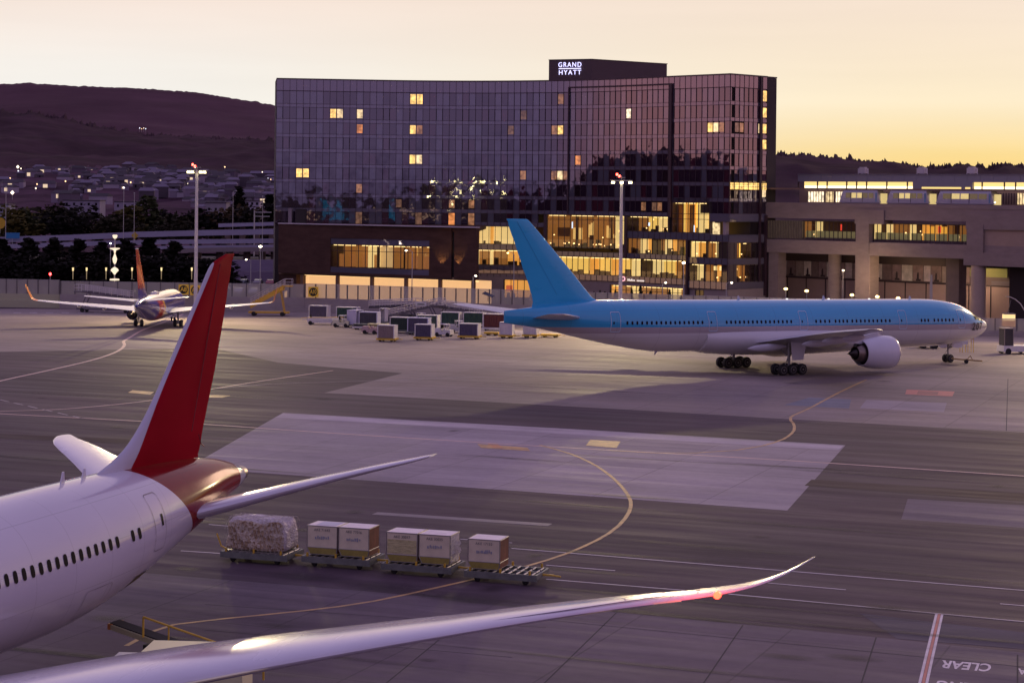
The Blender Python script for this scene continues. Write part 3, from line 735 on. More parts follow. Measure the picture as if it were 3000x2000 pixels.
# big two-storey lobby
s0, s1 = HF.s_of_x(1603), HF.s_of_x(1832)
room(HF, s0, s1, 9.25, 16.4, ['amber', 'brown', 'brown', 'brown'], depth=6, floorlamps=.9, rails=(15.4,), furn=.7)
mb = MB()                                              # the big bright arch and tiers inside it
AX0, AX1 = HF.s_of_x(1690), HF.s_of_x(1775)
for k in range(16):
    t0, t1 = k / 16, (k + 1) / 16; hgt = 15.2 - 3.2 * (abs((t0 + t1) / 2 - .30) * 1.35) ** 2 * 2.2
    HF.box(mb, lerp(AX0, AX1, t0), lerp(AX0, AX1, t1), 11.4, max(12.0, hgt), -5.6, -5.4)
for (xa, xb, ya, yb) in ((1648, 1672, 668, 702), (1784, 1800, 668, 690), (1803, 1832, 655, 690)):
    q = fsz(xa, xb, ya, yb); HF.box(mb, q[0], q[1], q[2], q[3], -5.6, -5.4)
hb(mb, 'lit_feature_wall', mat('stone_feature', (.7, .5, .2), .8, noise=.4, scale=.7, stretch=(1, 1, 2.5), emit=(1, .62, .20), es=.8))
mb = MB()
q = fsz(1612, 1645, 667, 693); HF.box(mb, q[0], q[1], q[2], q[3], -4.6, -4.2)
q = fsz(1700, 1716, 690, 733); HF.box(mb, q[0], q[1], q[2], q[3], -4.6, -4.2)
for k in range(5):
    q = fsz(1716 + k * 2, 1726 + k * 2, 694 + k * 8, 698 + k * 8); HF.box(mb, q[0], q[1], q[2], q[3], -4.2, -4.0)
for xa in (1676, 1774): 
    q = fsz(xa, xa + 5, 628, 736); HF.box(mb, q[0], q[1], q[2], q[3], -2.4, -1.9)
hb(mb, 'lobby_column', mat('lobby_column', (.20, .12, .08), .7))
mb = MB(); q = fsz(1667, 1670, 650, 669); HF.box(mb, q[0], q[1], q[2], q[3], -1.5, -1.4)
q = fsz(2019, 2023, 660, 680); HF.box(mb, q[0], q[1], q[2], q[3], -1.5, -1.4)
q = fsz(1888, 1892, 652, 662); HF.box(mb, q[0], q[1], q[2], q[3], -1.5, -1.4)
hb(mb, 'display_screen', emat('screen_light', (.6, .75, 1.0), 1.8))
# right of the dark pier
mb = MB(); HF.box(mb, HF.s_of_x(1832), HF.s_of_x(1839), 7.3, 16.4, -3, .35); hb(mb, 'pier', M_FRAME); mb = MB(); HF.box(mb, HF.s_of_x(1594), HF.s_of_x(1603), 7.3, 16.4, -3, .1); hb(mb, 'pier', M_FRAME)
room(HF, HF.s_of_x(1839), HF.s_of_x(1958), 13.15, 16.4, ['amber', 'brown', 'yellow'], depth=4, floorlamps=.4)
sband(1839, 2082, 11.65, 13.1)
room(HF, HF.s_of_x(1839), HF.s_of_x(1912), 8.35, 11.6, ['brown', 'yellow', 'brown', 'amber'], depth=3, floorlamps=.2, ceil=False)
room(HF, HF.s_of_x(1912), HF.s_of_x(2018), 8.35, 11.6, ['brown', 'amber', 'brown'], depth=3, floorlamps=.2, ceil=False)
sband(1560, 2018, 7.3, 8.3 + .9 * 0)
# atrium
room(HF, S_ATR0 + .4, S_ATR1, 13.15, 19.5, ['gold', 'cream', 'gold', 'cream', 'yellow', 'gold', 'cream'], depth=4, rails=(17.1, 16.0), furn=.25)
mb = MB()
for x in (1976, 2010, 2034, 2068):
    q = fsz(x, x + 3, 600, 684); HF.box(mb, q[0], q[1], q[2], q[3], -2.6, -1.2)
hb(mb, 'atrium_fin', mat('atrium_fin', (.18, .08, .05), .7))
mb = MB(); HF.box(mb, S_ATR0, S_ATR1, 19.5, 20.4, -.5, 0); hb(mb, 'spandrel', GL_P)
# right of atrium: shades, band, open terrace
sr0, sr1 = S_ATR1, HL
mb = MB(); HF.box(mb, sr0, sr1, 16.45, 17.0, -.5, 0, step=1.5); HF.box(mb, sr0, sr1, 15.6, 17.25, -1, .1, step=1.5); hb(mb, 'spandrel', GL_S)
mb = MB(); HR.box(mb, 0, HR.len, 15.6, 17.25, -1, .1, step=1.5); hb(mb, 'spandrel', GL_S); mb = MB(); HR.box(mb, 0, HR.len, 11.3, 12.9, -3, .1, step=1.5); hb(mb, 'spandrel', GL_S)
mb = MB(); HF.box(mb, HF.s_of_x(2117), HF.s_of_x(2126), 12.9, 15.6, -1.2, -.2); hb(mb, 'terrace_column', mat('light_column', (.36, .28, .30), .7))
mb = MB(); HF.box(mb, HF.s_of_x(2084), HF.s_of_x(2089), 12.95, 15.5, -.7, -.55); HF.box(mb, HF.s_of_x(2090), HF.s_of_x(2104), 12.95, 15.3, -.75, -.55); hb(mb, 'lit_doorway', LIT['pale'])
sband(2082, 2137, 11.5, 12.9)
# second lit row from below, right part (stands a little proud)
PR = .35
room(HF, HF.s_of_x(2026), HF.s_of_x(2074), 8.0, 11.4, ['gold', 'amber', 'gold'], depth=3, d=PR, floorlamps=.5)
room(HF, HF.s_of_x(2076), HL, 8.0, 11.4, ['yellow', 'gold', 'yellow', 'cream'], depth=3, d=PR, floorlamps=.3)
room(HR, 0.2, 7.2, 8.0, 11.2, ['yellow', 'gold'], depth=3, d=.1, floorlamps=.3)
room(HR, 7.4, HR.len, 8.0, 11.2, ['dark', 'brown'], depth=2, d=.1, ceil=False, floorlamps=.2)
sband(2018, 2137, 6.7, 7.95, d1=PR)
mb = MB(); HR.box(mb, 0, HR.len, 6.7, 7.95, -2, .1, step=1.5); hb(mb, 'spandrel', GL_S); mb = MB(); HR.box(mb, 0, HR.len, 1.6, 3.0, -2, .1, step=1.5); hb(mb, 'spandrel', GL_S)
mb = MB(); HF.box(mb, HF.s_of_x(2017), HF.s_of_x(2022), 0, 11.6, -2, .8); hb(mb, 'pier', M_FRAME); mb = MB(); HR.box(mb, HR.len - .7, HR.len, 0, 17, -2, .5); hb(mb, 'pier', M_FRAME)
# lowest lit row
room(HF, HF.s_of_x(1560), HF.s_of_x(1880), 3.35, 7.2, ['yellow', 'cream', 'yellow', 'brown'], depth=4, furn=.6)
room(HF, HF.s_of_x(1880), HF.s_of_x(2017), 3.35, 7.2, ['cream', 'yellow', 'amber', 'yellow'], depth=4, furn=.6)
room(HF, HF.s_of_x(2024), HF.s_of_x(2068), 3.1, 6.6, ['yellow', 'cream'], depth=3, d=PR, furn=.6)
room(HF, HF.s_of_x(2070), HL, 3.1, 6.6, ['dark', 'brown', 'dark'], depth=3, d=PR, ceil=False, floorlamps=.9, furn=.7)
mb = MB(); q = fsz(2136 - 24, 2137 - 0, 779, 790); HF.box(mb, HL - 4.4, HL - .5, 5.4, 6.3, PR - 1.4, PR - 1.0); hb(mb, 'lampshade', emat('shade_light', (1, .72, .3), 1.5))
room(HR, 0.2, HR.len - 1, 3.1, 6.6, ['brown', 'amber', 'brown', 'dark'], depth=2, d=.1, ceil=False, floorlamps=.6)
sband(1560, 2017, 2.1, 3.3); sband(2022, 2137, 1.55, 3.05, d1=PR)
# plinth wall with ground windows
M_PLINTH = mat('plinth_stone', (.30, .235, .235), .8, noise=.08, scale=.4)
mb = MB(); HF.box(mb, HF.s_of_x(1560), HF.s_of_x(1788), -4, 2.05, -2, -.1, step=3); HF.box(mb, HF.s_of_x(2004), HF.s_of_x(2040), -4, 2.05, -2, -.1); HF.box(mb, HF.s_of_x(2066), HL, -4, 1.5, -2, .1, step=3)
HF.box(mb, HF.s_of_x(1788), HF.s_of_x(2004), 1.35, 2.05, -2, -.1, step=3); HF.box(mb, HF.s_of_x(2040), HF.s_of_x(2066), 1.2, 1.5, -2, .1)
HR.box(mb, 0, HR.len, -4, 1.55, -2, .05); hb(mb, 'plinth', M_PLINTH)
room(HF, HF.s_of_x(1790), HF.s_of_x(2003), -1.6, 1.3, ['brown', 'brown', 'cream'], depth=3, d=-.15, ceil=True, rails=(0.3,), furn=.3)
room(HF, HF.s_of_x(2041), HF.s_of_x(2065), -1.6, 1.15, ['amber', 'yellow'], depth=3, d=.05, ceil=False, furn=.2)
mb = MB(); HF.box(mb, HF.s_of_x(1560), HL, -5, -1.7, -4, 1.2, step=3); hb(mb, 'plinth', M_PLINTH)
# small lit marks of a round logo and a name on the band
mb = MB(); q = HF.P(HF.s_of_x(1829), 2.75, .12); qn = HF.at(HF.s_of_x(1829))[1]
for k in range(14):
    a0, a1 = 2 * math.pi * k / 14, 2 * math.pi * (k + 1) / 14; tx = Vector((-qn.y, qn.x, 0))
    mb.tube(q + tx * .45 * math.cos(a0) + Vector((0, 0, .45 * math.sin(a0))), q + tx * .45 * math.cos(a1) + Vector((0, 0, .45 * math.sin(a1))), .10, n=5)
hb(mb, 'logo_ring', emat('pink_sign_light', (1, .45, .5), 1.6))
mb = MB(); s = HF.s_of_x(1842)
for k in range(13):
    if k == 6: s += .5; continue
    HF.box(mb, s, s + .22, 2.35, 2.35 + ir.choice([.3, .3, .45]), .08, .14); s += .36
hb(mb, 'logo_letters', emat('pale_sign_light', (1, .85, .75), 1.0))

# ---- the part between the dark podium and the lobby (mostly behind the blue fin)
for (xa, xb, za, zb, tn, kw) in ((1397, 1594, 9.6, 13.6, ['cream', 'dark', 'brown', 'dark'], dict(ceil=False)), (1397, 1594, 4.9, 8.3, ['brown', 'yellow', 'brown', 'amber'], dict(ceil=True))):
    room(HF, HF.s_of_x(xa), HF.s_of_x(xb), za, zb, tn, depth=3, **kw)
sband(1392, 1594, 13.6, 14.5); sband(1392, 1594, 8.35, 9.55); sband(1380, 1594, 3.0, 4.85)
sband(1392, 1560, 2.3, 3.0, m=M_PLINTH); 
mb = MB(); HF.box(mb, HF.s_of_x(1385), HF.s_of_x(1478), -4, 2.3, -2, .2, step=3); HF.box(mb, HF.s_of_x(1478), HF.s_of_x(1560), 1.7, 2.3, -2, .2, step=3); hb(mb, 'plinth', M_PLINTH)
room(HF, HF.s_of_x(1480), HF.s_of_x(1558), -2.4, 1.65, ['amber', 'brown', 'gold'], depth=3, ceil=False, furn=.4)
mb = MB(); q = fsz(1484, 1502, 836, 852); HF.box(mb, q[0], q[1], q[2], q[3], -.6, -.4); hb(mb, 'red_doorway', emat('red_door_light', (1, .12, .06), .5))

# ================================================================ dark podium block in front of the tower
PA, PB_, PC = (PT(816, 700, 424).x, 424.0), (PT(1327, 700, 402).x, 402.0), (PT(1394, 700, 398).x, 398.0)
PD = Facade([PA, PB_, PC])
pod = thing('podium_building', 'low dark brown podium block with a wide lit window and a glowing peach recess below', 'building', (-30, 410, 0))
def pbk(mb, name, m, **k):
    o = mb.build(name, m, **k); o.parent = pod; o.matrix_parent_inverse = Matrix.Translation((30, -410, 0)); return o
M_POD = mat('dark_stone_cladding', (.085, .045, .036), .7, spec=.12, noise=.22, scale=.35, stretch=(1, 1, 3))
def psz(x0, x1, y0, y1):
    xm = (x0 + x1) / 2; s0, s1, sm = PD.s_of_x(x0), PD.s_of_x(x1), PD.s_of_x(xm); return s0, s1, PD.z_of(sm, xm, y1), PD.z_of(sm, xm, y0)
PZ1, PZ0 = 14.0, 3.55
ws0, ws1 = PD.s_of_x(969), PD.s_of_x(1259); wz1, wz0 = 11.25, 4.05
mb = MB()
PD.box(mb, 0, ws0, PZ0, PZ1, -1.0, 0); PD.box(mb, ws1, PD.L[1] - .35, PZ0, PZ1, -1.0, 0); PD.box(mb, ws0, ws1, wz1, PZ1, -1.0, 0); PD.box(mb, ws0, ws1, PZ0, wz0, -1.0, 0)
PD.box(mb, PD.L[1] + .35, PD.len, PZ0, PZ1, -1.0, 0)
pbk(mb, 'wall', M_POD)
mb = MB()                                               # body behind
mb.prism([(PA[0], PA[1] + .9), (PB_[0] - 1, PB_[1] + .9), (PC[0], PC[1] + .5), (PC[0] + 1.5, 440), (PA[0], 442)], PZ1 - .9, PZ1 - .05)
mb.prism([(PA[0], PA[1] + 1), (PA[0] + .6, PA[1] + 1), (PA[0] + .6, 442), (PA[0], 442)], 0, PZ1 - .9)
pbk(mb, 'roof', M_POD)
mb = MB(); mb.prism([(PA[0], PA[1] + 1), (PB_[0] - 1, PB_[1] + 1), (PC[0], PC[1] + 1), (PC[0], 436), (PA[0], 440)], PZ0 - .3, PZ0 + .3); pbk(mb, 'soffit', mat('soffit', (.30, .20, .12), .8))
mb = MB(); PD.box(mb, -.1, PD.len + .1, PZ1, PZ1 + .22, -1.1, .15); pbk(mb, 'parapet_cap', mat('metal_cap', (.55, .48, .52), .4))
mb = MB(); PD.box(mb, PD.L[1] - .3, PD.L[1] + .3, PZ0, PZ1, -1.2, -.4); pbk(mb, 'corner_slot', mat('black_slot', (.01, .008, .008), .7))
# wall-washing glow beside the corner slot (brushed metal panels that catch a warm downlight)
for s in (PD.L[1] - 2.6, PD.L[1] + 1.6):
    q = PD.P(s, 6.2, 1.0); lamp('SPOT', 'wall_washer', q, 260, (1, .62, .2), .15, aim=PD.P(s, 8.8, -.2), spot=80)
# window band and its room
mb = MB(); PD.box(mb, ws0, ws1, wz1 - 1.25, wz1, -.6, -.15, step=1.5); pbk(mb, 'spandrel', GL_S); mb = MB(); PD.box(mb, ws0, ws1, wz0, wz0 + 1.1, -.6, -.15, step=1.5); pbk(mb, 'spandrel', GL_S)
room(PD, ws0, ws1, wz0 + 1.15, wz1 - 1.3, ['tan', 'tan', 'tan', 'tan', 'tan', 'tan', 'yellow', 'yellow', 'cream', 'tan', 'tan', 'tan'][:max(1, int(round((ws1 - ws0) / 3.0)))], depth=5, d=-.2, mull=1.75, rails=(wz1 - 2.6,), own=pbk, furn=0)
mb = MB(); tot = ws1 - ws0
for a, b in ((.02, .40), (.72, .99)):
    PD.box(mb, ws0 + a * tot, ws0 + b * tot, wz0 + 1.2, wz1 - 3.35, -2.9, -2.7, step=.8)
pbk(mb, 'curtain', M_CURT)
mb = MB(); PD.box(mb, ws0 + .42 * tot, ws0 + .44 * tot, wz0 + 1.2, wz1 - 1.3, -2.6, -2.2); PD.box(mb, ws0 + .69 * tot, ws0 + .71 * tot, wz0 + 1.2, wz1 - 1.3, -2.6, -2.2); pbk(mb, 'partition', M_FURN)
mb = MB(); PD.box(mb, ws0 + .52 * tot, ws0 + .66 * tot, wz0 + 1.7, wz0 + 3.0, -4.7, -4.6); pbk(mb, 'picture_frame', emat('cream_light', (1, .85, .5), 1.3))
mb = MB(); PD.box(mb, ws0 + .53 * tot, ws0 + .65 * tot, wz0 + 1.85, wz0 + 2.85, -4.6, -4.55); pbk(mb, 'picture', mat('picture_grey', (.3, .25, .15), .8))
# recess wall emits its peach glow in place of light washing it; columns
r0 = PD.s_of_x(866); M_PEACH = mat('peach_wall_glow', (.75, .47, .25), .85, emit=(1, .58, .26), es=.80, noise=.04, scale=.1)
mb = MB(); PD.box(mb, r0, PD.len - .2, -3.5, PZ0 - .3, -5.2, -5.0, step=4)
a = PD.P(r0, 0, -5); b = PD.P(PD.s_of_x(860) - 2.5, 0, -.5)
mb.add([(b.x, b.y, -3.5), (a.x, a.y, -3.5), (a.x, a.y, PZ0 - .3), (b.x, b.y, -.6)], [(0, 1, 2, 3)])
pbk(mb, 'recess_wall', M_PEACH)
mb = MB()
for x in (884, 987, 1088, 1188, 1288, 1384):
    s = PD.s_of_x(x); PD.box(mb, s - .35, s + .35, -3.5, PZ0 - .3, -.9, -.3)
pbk(mb, 'column', mat('podium_column', (.20, .11, .06), .7))
mb = MB(); PD.box(mb, 0, PD.s_of_x(862), -3.5, PZ0 - .3, -5, -1); pbk(mb, 'wall', M_POD)
mb = MB(); PD.box(mb, r0 + 1, PD.len - 1, PZ0 - .42, PZ0 - .32, -2.2, -2.0, step=4); pbk(mb, 'soffit_light', emat('soffit_strip', (1, .6, .25), 2.5))
# roof-top boxes at the left end of the podium
for xa, xb, ya, lab in ((846, 856, 612, 'thin grey post on the dark podium roof'), (868, 896, 614, 'dark boxy plant unit on the podium roof')):
    a = PT(xa, ya, 426); b = PT(xb, ya, 426); mb = MB(); mb.bbox(a.x, b.x, 425, 428, PZ1 - .2, a.z); mb.bbox(a.x - .1, b.x + .1, 424.9, 428.1, a.z, a.z + .12)
    o = mb.build('roof_unit', mat('roof_unit_' + str(xa), (.25, .2, .22) if xa < 860 else (.03, .02, .02), .7), loc=None); tag(o, lab, 'roof unit')

# ================================================================ elevated railway station, guideway and tunnel
g0 = (50.0, 422.6); gd = (math.cos(math.radians(-44)), math.sin(math.radians(-44)))
GP = Facade([g0, (g0[0] + gd[0] * 75, g0[1] + gd[1] * 75)])
M_CON = mat('station_concrete', (.29, .215, .195), .85, noise=.12, scale=.35, stretch=(1, 1, 2.5))
M_COND = mat('dark_concrete', (.16, .115, .11), .85, noise=.15, scale=.4)
gway = thing('guideway', 'two-level concrete guideway on thick columns to the right of the hotel', 'viaduct', (75, 400, 0))
def gk(mb, name, m, **k):
    o = mb.build(name, m, **k); o.parent = gway; o.matrix_parent_inverse = Matrix.Translation((-75, -400, 0)); return o
sE = GP.len
mb = MB(); GP.box(mb, -4, sE, 18.9, 19.5, -9, 0); GP.box(mb, -4, sE, 16.45, 18.9, -.8, -.1); GP.box(mb, -4, sE, 16.9, 18.9, -9, -.8); GP.box(mb, -4, sE, 19.5, 19.75, -.5, -.2); gk(mb, 'upper_deck', M_CON)
mb = MB(); GP.box(mb, -2, sE, 9.2, 11.75, -6.5, .1); GP.box(mb, -2, sE, 11.75, 11.95, -.3, .1); gk(mb, 'lower_deck', M_CON)
mb = MB(); GP.box(mb, 0, sE, 22.45, 22.8, -6, -.8); gk(mb, 'canopy_edge', mat('canopy_metal', (.20, .12, .11), .5))
def gcol(x0, x1, z0, z1, d0, d1, rnd_=False, m=M_CON):
    s0, s1 = GP.s_of_x(x0), GP.s_of_x(x1); mb = MB()
    if rnd_:
        q = GP.P((s0 + s1) / 2, 0, (d0 + d1) / 2); r = (s1 - s0) / 2 * .8; mb.lathe([(z0, r), (z1, r)], o=(q.x, q.y, 0), n=24); mb.smooth = True
    else: GP.box(mb, s0, s1, z0, z1, d0, d1)
    gk(mb, 'column', m)
gcol(2509, 2551, -4, 9.2, -3.2, .2); gcol(2511, 2549, 9.2, 18.0, -2, .35); 
mb = MB(); GP.box(mb, GP.s_of_x(2507), GP.s_of_x(2592), 15.6, 18.4, -3, .3); gk(mb, 'crosshead', M_CON); mb = MB(); GP.box(mb, GP.s_of_x(2834), sE, 15.0, 18.0, -3, .5); gk(mb, 'crosshead', M_CON)
gcol(2252, 2280, -4, 9.3, -3, -.2); gcol(2399, 2439, -4, 9.3, -5, -2, True); gcol(2748, 2786, -4, 9.2, -6, -3.2, m=M_COND)
gcol(2838, 2886, -4, 9.0, -2.6, .9, True, mat('lamplit_concrete', (.50, .37, .29), .8, noise=.1, scale=.4)); gcol(2838, 2886, 9.0, 16.0, -2, .6)  # lower column's colour is lightened and warmed to stand for lamplight on it
mb = MB(); GP.box(mb, GP.s_of_x(2886), sE, 10.5, 15.4, -6, .0); gk(mb, 'solid_wall', mat('tan_wall', (.40, .28, .22), .85, noise=.1, scale=.3))
mb = MB(); GP.box(mb, GP.s_of_x(2830), sE + 2, 8.0, 10.5, -4, .7); gk(mb, 'lower_beam', M_CON)
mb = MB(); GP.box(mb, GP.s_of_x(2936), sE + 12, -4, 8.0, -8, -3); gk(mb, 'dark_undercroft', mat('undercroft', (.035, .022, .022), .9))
# glazed walkway under the upper deck
walk = thing('glazed_walkway', 'long glazed walkway with warm lit interior slung under the upper guideway', 'walkway', (75, 400, 12))
def wk(mb, name, m, **k):
    o = mb.build(name, m, **k); o.parent = walk; o.matrix_parent_inverse = Matrix.Translation((-75, -400, -12)); return o
wa, wb, wc = GP.s_of_x(2345), GP.s_of_x(2511), GP.s_of_x(2549)
wd, we = GP.s_of_x(2345), GP.s_of_x(2838)
room(GP, wa, wb, 12.5, 15.9, ['gold', 'gold', 'dark', 'brown', 'dark', 'dark', 'yellow', 'brown', 'dark'], depth=3, d=-1.2, mull=1.05, own=wk, furn=.3, ceil=False, floorlamps=.25)
room(GP, wc, we, 12.5, 15.7, ['dark', 'brown', 'dark', 'dark', 'dark', 'brown', 'amber', 'dark', 'dark'], depth=3, d=-1.2, mull=1.05, own=wk, furn=.3, ceil=False, floorlamps=.25)
mb = MB(); GP.box(mb, wa, wb, 12.5, 13.9, -1.95, -1.9, step=3); GP.box(mb, wc, we, 12.5, 13.9, -1.95, -1.9, step=3); wk(mb, 'parapet_panel', mat('frosted_panel', (.32, .30, .16), .5, emit=(.9, .8, .35), es=.13))
mb = MB()
for x0, x1, c in ((2449, 2455, 0), (2736, 2743, 0)): GP.box(mb, GP.s_of_x(x0), GP.s_of_x(x1), 14.1, 15.4, -1.8, -1.7)
wk(mb, 'red_sign', emat('red_light', (1, .08, .04), .9))
mb = MB(); GP.box(mb, GP.s_of_x(2692), GP.s_of_x(2745), 13.9, 15.3, -3.9, -3.85); wk(mb, 'lit_panel', emat('amber_light', (1, .5, .07), .8))
mb = MB(); n = 60; GP.box(mb, wa, wb, 12.0, 12.08, -1.05, -.92); GP.box(mb, wc, we, 12.0, 12.08, -1.05, -.92)
for k in range(n):
    s = lerp(wa, we, k / n)
    if wb < s < wc: continue
    GP.box(mb, s, s + ir.uniform(.2, .8), 11.95, 12.3 + ir.uniform(0, .15), -1.0, -.9)
wk(mb, 'cable_tray', M_MULL)
mb = MB(); GP.box(mb, GP.s_of_x(2245), wa, 12.2, 15.9, -2, -.6); wk(mb, 'glass_link', mat('link_glass', (.12, .095, .085), .25, noise=.5, scale=1.2, stretch=(5, 5, .6), emit=(.9, .6, .35), es=.035))
mb = MB()
for k in range(22): s = lerp(GP.s_of_x(2245), wa, k / 21); GP.box(mb, s - .05, s + .05, 12.0, 16.0, -.6, -.5)
wk(mb, 'window_frame', M_MULL)
# station hall behind the track
stn = thing('station_building', 'long low station hall with glowing clerestory above the elevated track', 'station', (85, 415, 19))
def sk(mb, name, m, **k):
    o = mb.build(name, m, **k); o.parent = stn; o.matrix_parent_inverse = Matrix.Translation((-85, -415, -19)); return o
SD = -8.5                                                # hall face, metres behind the deck edge
st0 = GP.s_of_x(2268)
M_STN = mat('station_panel', (.26, .245, .29), .5, noise=.05, scale=.2)
M_STNL = mat('station_wall', (.36, .25, .22), .7)
M_CLER = emat('clerestory_light', (1, .70, .24), 1.15)
mb = MB(); GP.box(mb, st0, sE + 5, 24.2, 25.7, SD - 9, SD); GP.box(mb, st0, sE + 5, 25.7, 25.8, SD - 9, SD + .2)
for k in range(24): s = lerp(st0, sE, k / 23); GP.box(mb, s - .03, s + .03, 24.2, 25.7, SD, SD + .05)
GP.box(mb, GP.s_of_x(2607), GP.s_of_x(2783), 22.6, 24.2, SD - .5, SD + .2); sk(mb, 'wall', M_STN)
mb = MB(); GP.box(mb, GP.s_of_x(2284), GP.s_of_x(2606), 22.8, 24.2, SD - .6, SD - .3, step=3); GP.box(mb, GP.s_of_x(2784), sE + 5, 22.8, 24.2, SD - .6, SD - .3, step=3)
GP.box(mb, GP.s_of_x(2634), GP.s_of_x(2750), 22.75, 23.2, SD + .2, SD + .25); GP.box(mb, GP.s_of_x(2762), GP.s_of_x(2777), 22.75, 23.2, SD + .2, SD + .25); sk(mb, 'clerestory', M_CLER)
mb = MB(); GP.box(mb, GP.s_of_x(2286), GP.s_of_x(2604), 22.85, 23.35, SD - .3, SD - .2, step=3); GP.box(mb, GP.s_of_x(2786), sE + 5, 22.85, 23.35, SD - .3, SD - .2, step=3); sk(mb, 'light_strip', emat('white_strip', (1, .85, .5), 2.4))
mb = MB()
for k in range(30):
    s = lerp(st0, sE + 4, k / 29)
    if ir.random() < .8: GP.box(mb, s - .08, s + .08, 22.6, 24.2, SD - .3, SD + .05)
sk(mb, 'mullion', M_MULL)
mb = MB(); GP.box(mb, st0, sE + 5, 19.4, 22.6, SD - 1.2, SD - .5); sk(mb, 'lower_wall', M_STNL)
for k, (xa, xb) in enumerate(((2294, 2340), (2347, 2368), (2376, 2416), (2424, 2462), (2470, 2500), (2580, 2590), (2725, 2735), (2911, 2940), (2952, 2978), (2984, 3010))):
    mb = MB(); GP.box(mb, GP.s_of_x(xa), GP.s_of_x(xb), 19.9, 22.1, SD - .5, SD - .42)
    w_ = sk(mb, 'window', LIT['pale' if k % 2 else 'white'])
mb = MB()
for x in range(2294, 3010, 8):
    s = GP.s_of_x(x); GP.box(mb, s - .06, s + .06, 19.9, 22.1, SD - .42, SD - .36)
sk(mb, 'mullion', M_MULL)
# rooftop extractor housings on the station
for x, lab in ((2435, 'first white vent housing from the left on the station roof'), (2609, 'second white vent housing on the station roof'), (2757, 'third white vent housing on the station roof'), (2967, 'pale vent housing at the right end of the station roof')):
    s = GP.s_of_x(x); q = GP.P(s, 25.8, SD - 3); t = thing('roof_vent', lab, 'vent', q, math.radians(-44), 'vents on the station roof')
    mb = MB(); mb.box((0, 0, .75), (1.7, 1.4, 1.1)); mb.box((0, 0, 1.42), (1.2, 1.0, .24)); mb.build('housing', mat('vent_white', (.5, .45, .5), .5, metal=.4), t)
    mb = MB()
    for sx in (-1, 1): mb.tube((sx * 1.25, 0, 0), (sx * 1.1, 0, .9), .08); mb.tube((sx * 1.1, 0, .9), (sx * .8, 0, .9), .08)
    mb.tube((0, 0, 0), (0, 0, .3), .5, n=10); mb.build('bracket', mat('vent_white', (.5, .45, .5), .5), t)

# ---- the three-car train on the upper deck
M_TRAIN = mat('train_body', (.38, .35, .44), .25, noise=.05, scale=1, coat=.4)
M_TBLUE = mat('train_blue', (.13, .24, .42), .3)
M_TWIN = mat('train_window', (.05, .045, .05), .12, emit=(1, .72, .3), es=.10, noise=.6, scale=1.5)
M_TLIT = mat('train_window_lit', (.3, .25, .1), .2, emit=(1, .75, .3), es=.65, noise=.5, scale=2)
def train_car(x0, x1, label, front=False):
    s0, s1 = GP.s_of_x(x0, 21), GP.s_of_x(x1, 21); L = s1 - s0
    t = thing('train_car', label, 'train car', GP.P((s0 + s1) / 2, 19.6, -1.9), math.radians(-44), 'cars of the elevated train')
    hb_, w = 2.85, 1.35
    sl = 1.0
    mb = MB(); rings = []
    for x, sc in ((-L / 2, .0), (-L / 2 + .05, 0), (L / 2 - .05, 0), (L / 2, 0)):
        pass
    prof = [(-w, .3), (-w, 1.1), (-w + .06, 2.2), (-w + .35, hb_), (w - .35, hb_), (w - .06, 2.2), (w, 1.1), (w, .3)]
    def ring(x, slope): return [Vector((x + slope * (z - .3) / hb_, y, z)) for y, z in prof]
    mb.loft([ring(-L / 2, sl), ring(-L / 2 + 1.2, 0), ring(L / 2 - 1.2, 0), ring(L / 2, -sl)])
    mb.bbox(-L / 2 + .4, L / 2 - .4, -w + .3, w - .3, .0, .3)
    mb.build('body', M_TRAIN, t)
    n = 5; a = -L / 2 + 1.5; b = L / 2 - 1.5
    for k in range(n):
        u0, u1 = lerp(a, b, k / n) + .12, lerp(a, b, (k + 1) / n) - .12
        mb = MB(); mb.add([(u0, -w - .02, 1.25), (u1, -w - .02, 1.25), (u1, -w + .04, 2.3), (u0, -w + .04, 2.3)], [(0, 1, 2, 3)])
        mb.build('window', M_TLIT if k in (1, 2) else M_TWIN, t)
    for k in (1, 3):
        u = lerp(a, b, k / n); mb = MB(); mb.bbox(u - .06, u + .06, -w - .03, -w, .4, 2.35); mb.build('door_seam', M_MULL, t)
    mb = MB(); mb.bbox(L / 2 - .2, L / 2 + .25, -.9, .9, .1, 2.2); mb.build('end_window', M_TLIT, t)
    mb = MB(); mb.bbox(L / 2 - 1.15, L / 2 - .8, -w - .03, -w, .5, 2.3); mb.build('blue_door_stripe', M_TBLUE, t)
    mb = MB()
    for x in (-L / 2 + 2, L / 2 - 2): mb.bbox(x - .9, x + .9, -1.0, 1.0, -.1, .3)
    mb.build('bogie', M_MULL, t)
    if front:
        mb = MB()
        for y in (-.9, .9): mb.lathe([(0, .13), (.08, .11)], axis='x', o=(L / 2 - .02, y, .65), n=10)
        mb.build('headlight', emat('headlight', (1, .95, .85), 6), t)
    return t
train_car(2454, 2574, 'pale rear car of the elevated train, beside lit station windows')
train_car(2592, 2718, 'middle car of the three-car pale train on the guideway')
train_car(2737, 2908, 'front car of the elevated train with two lit headlights', True)

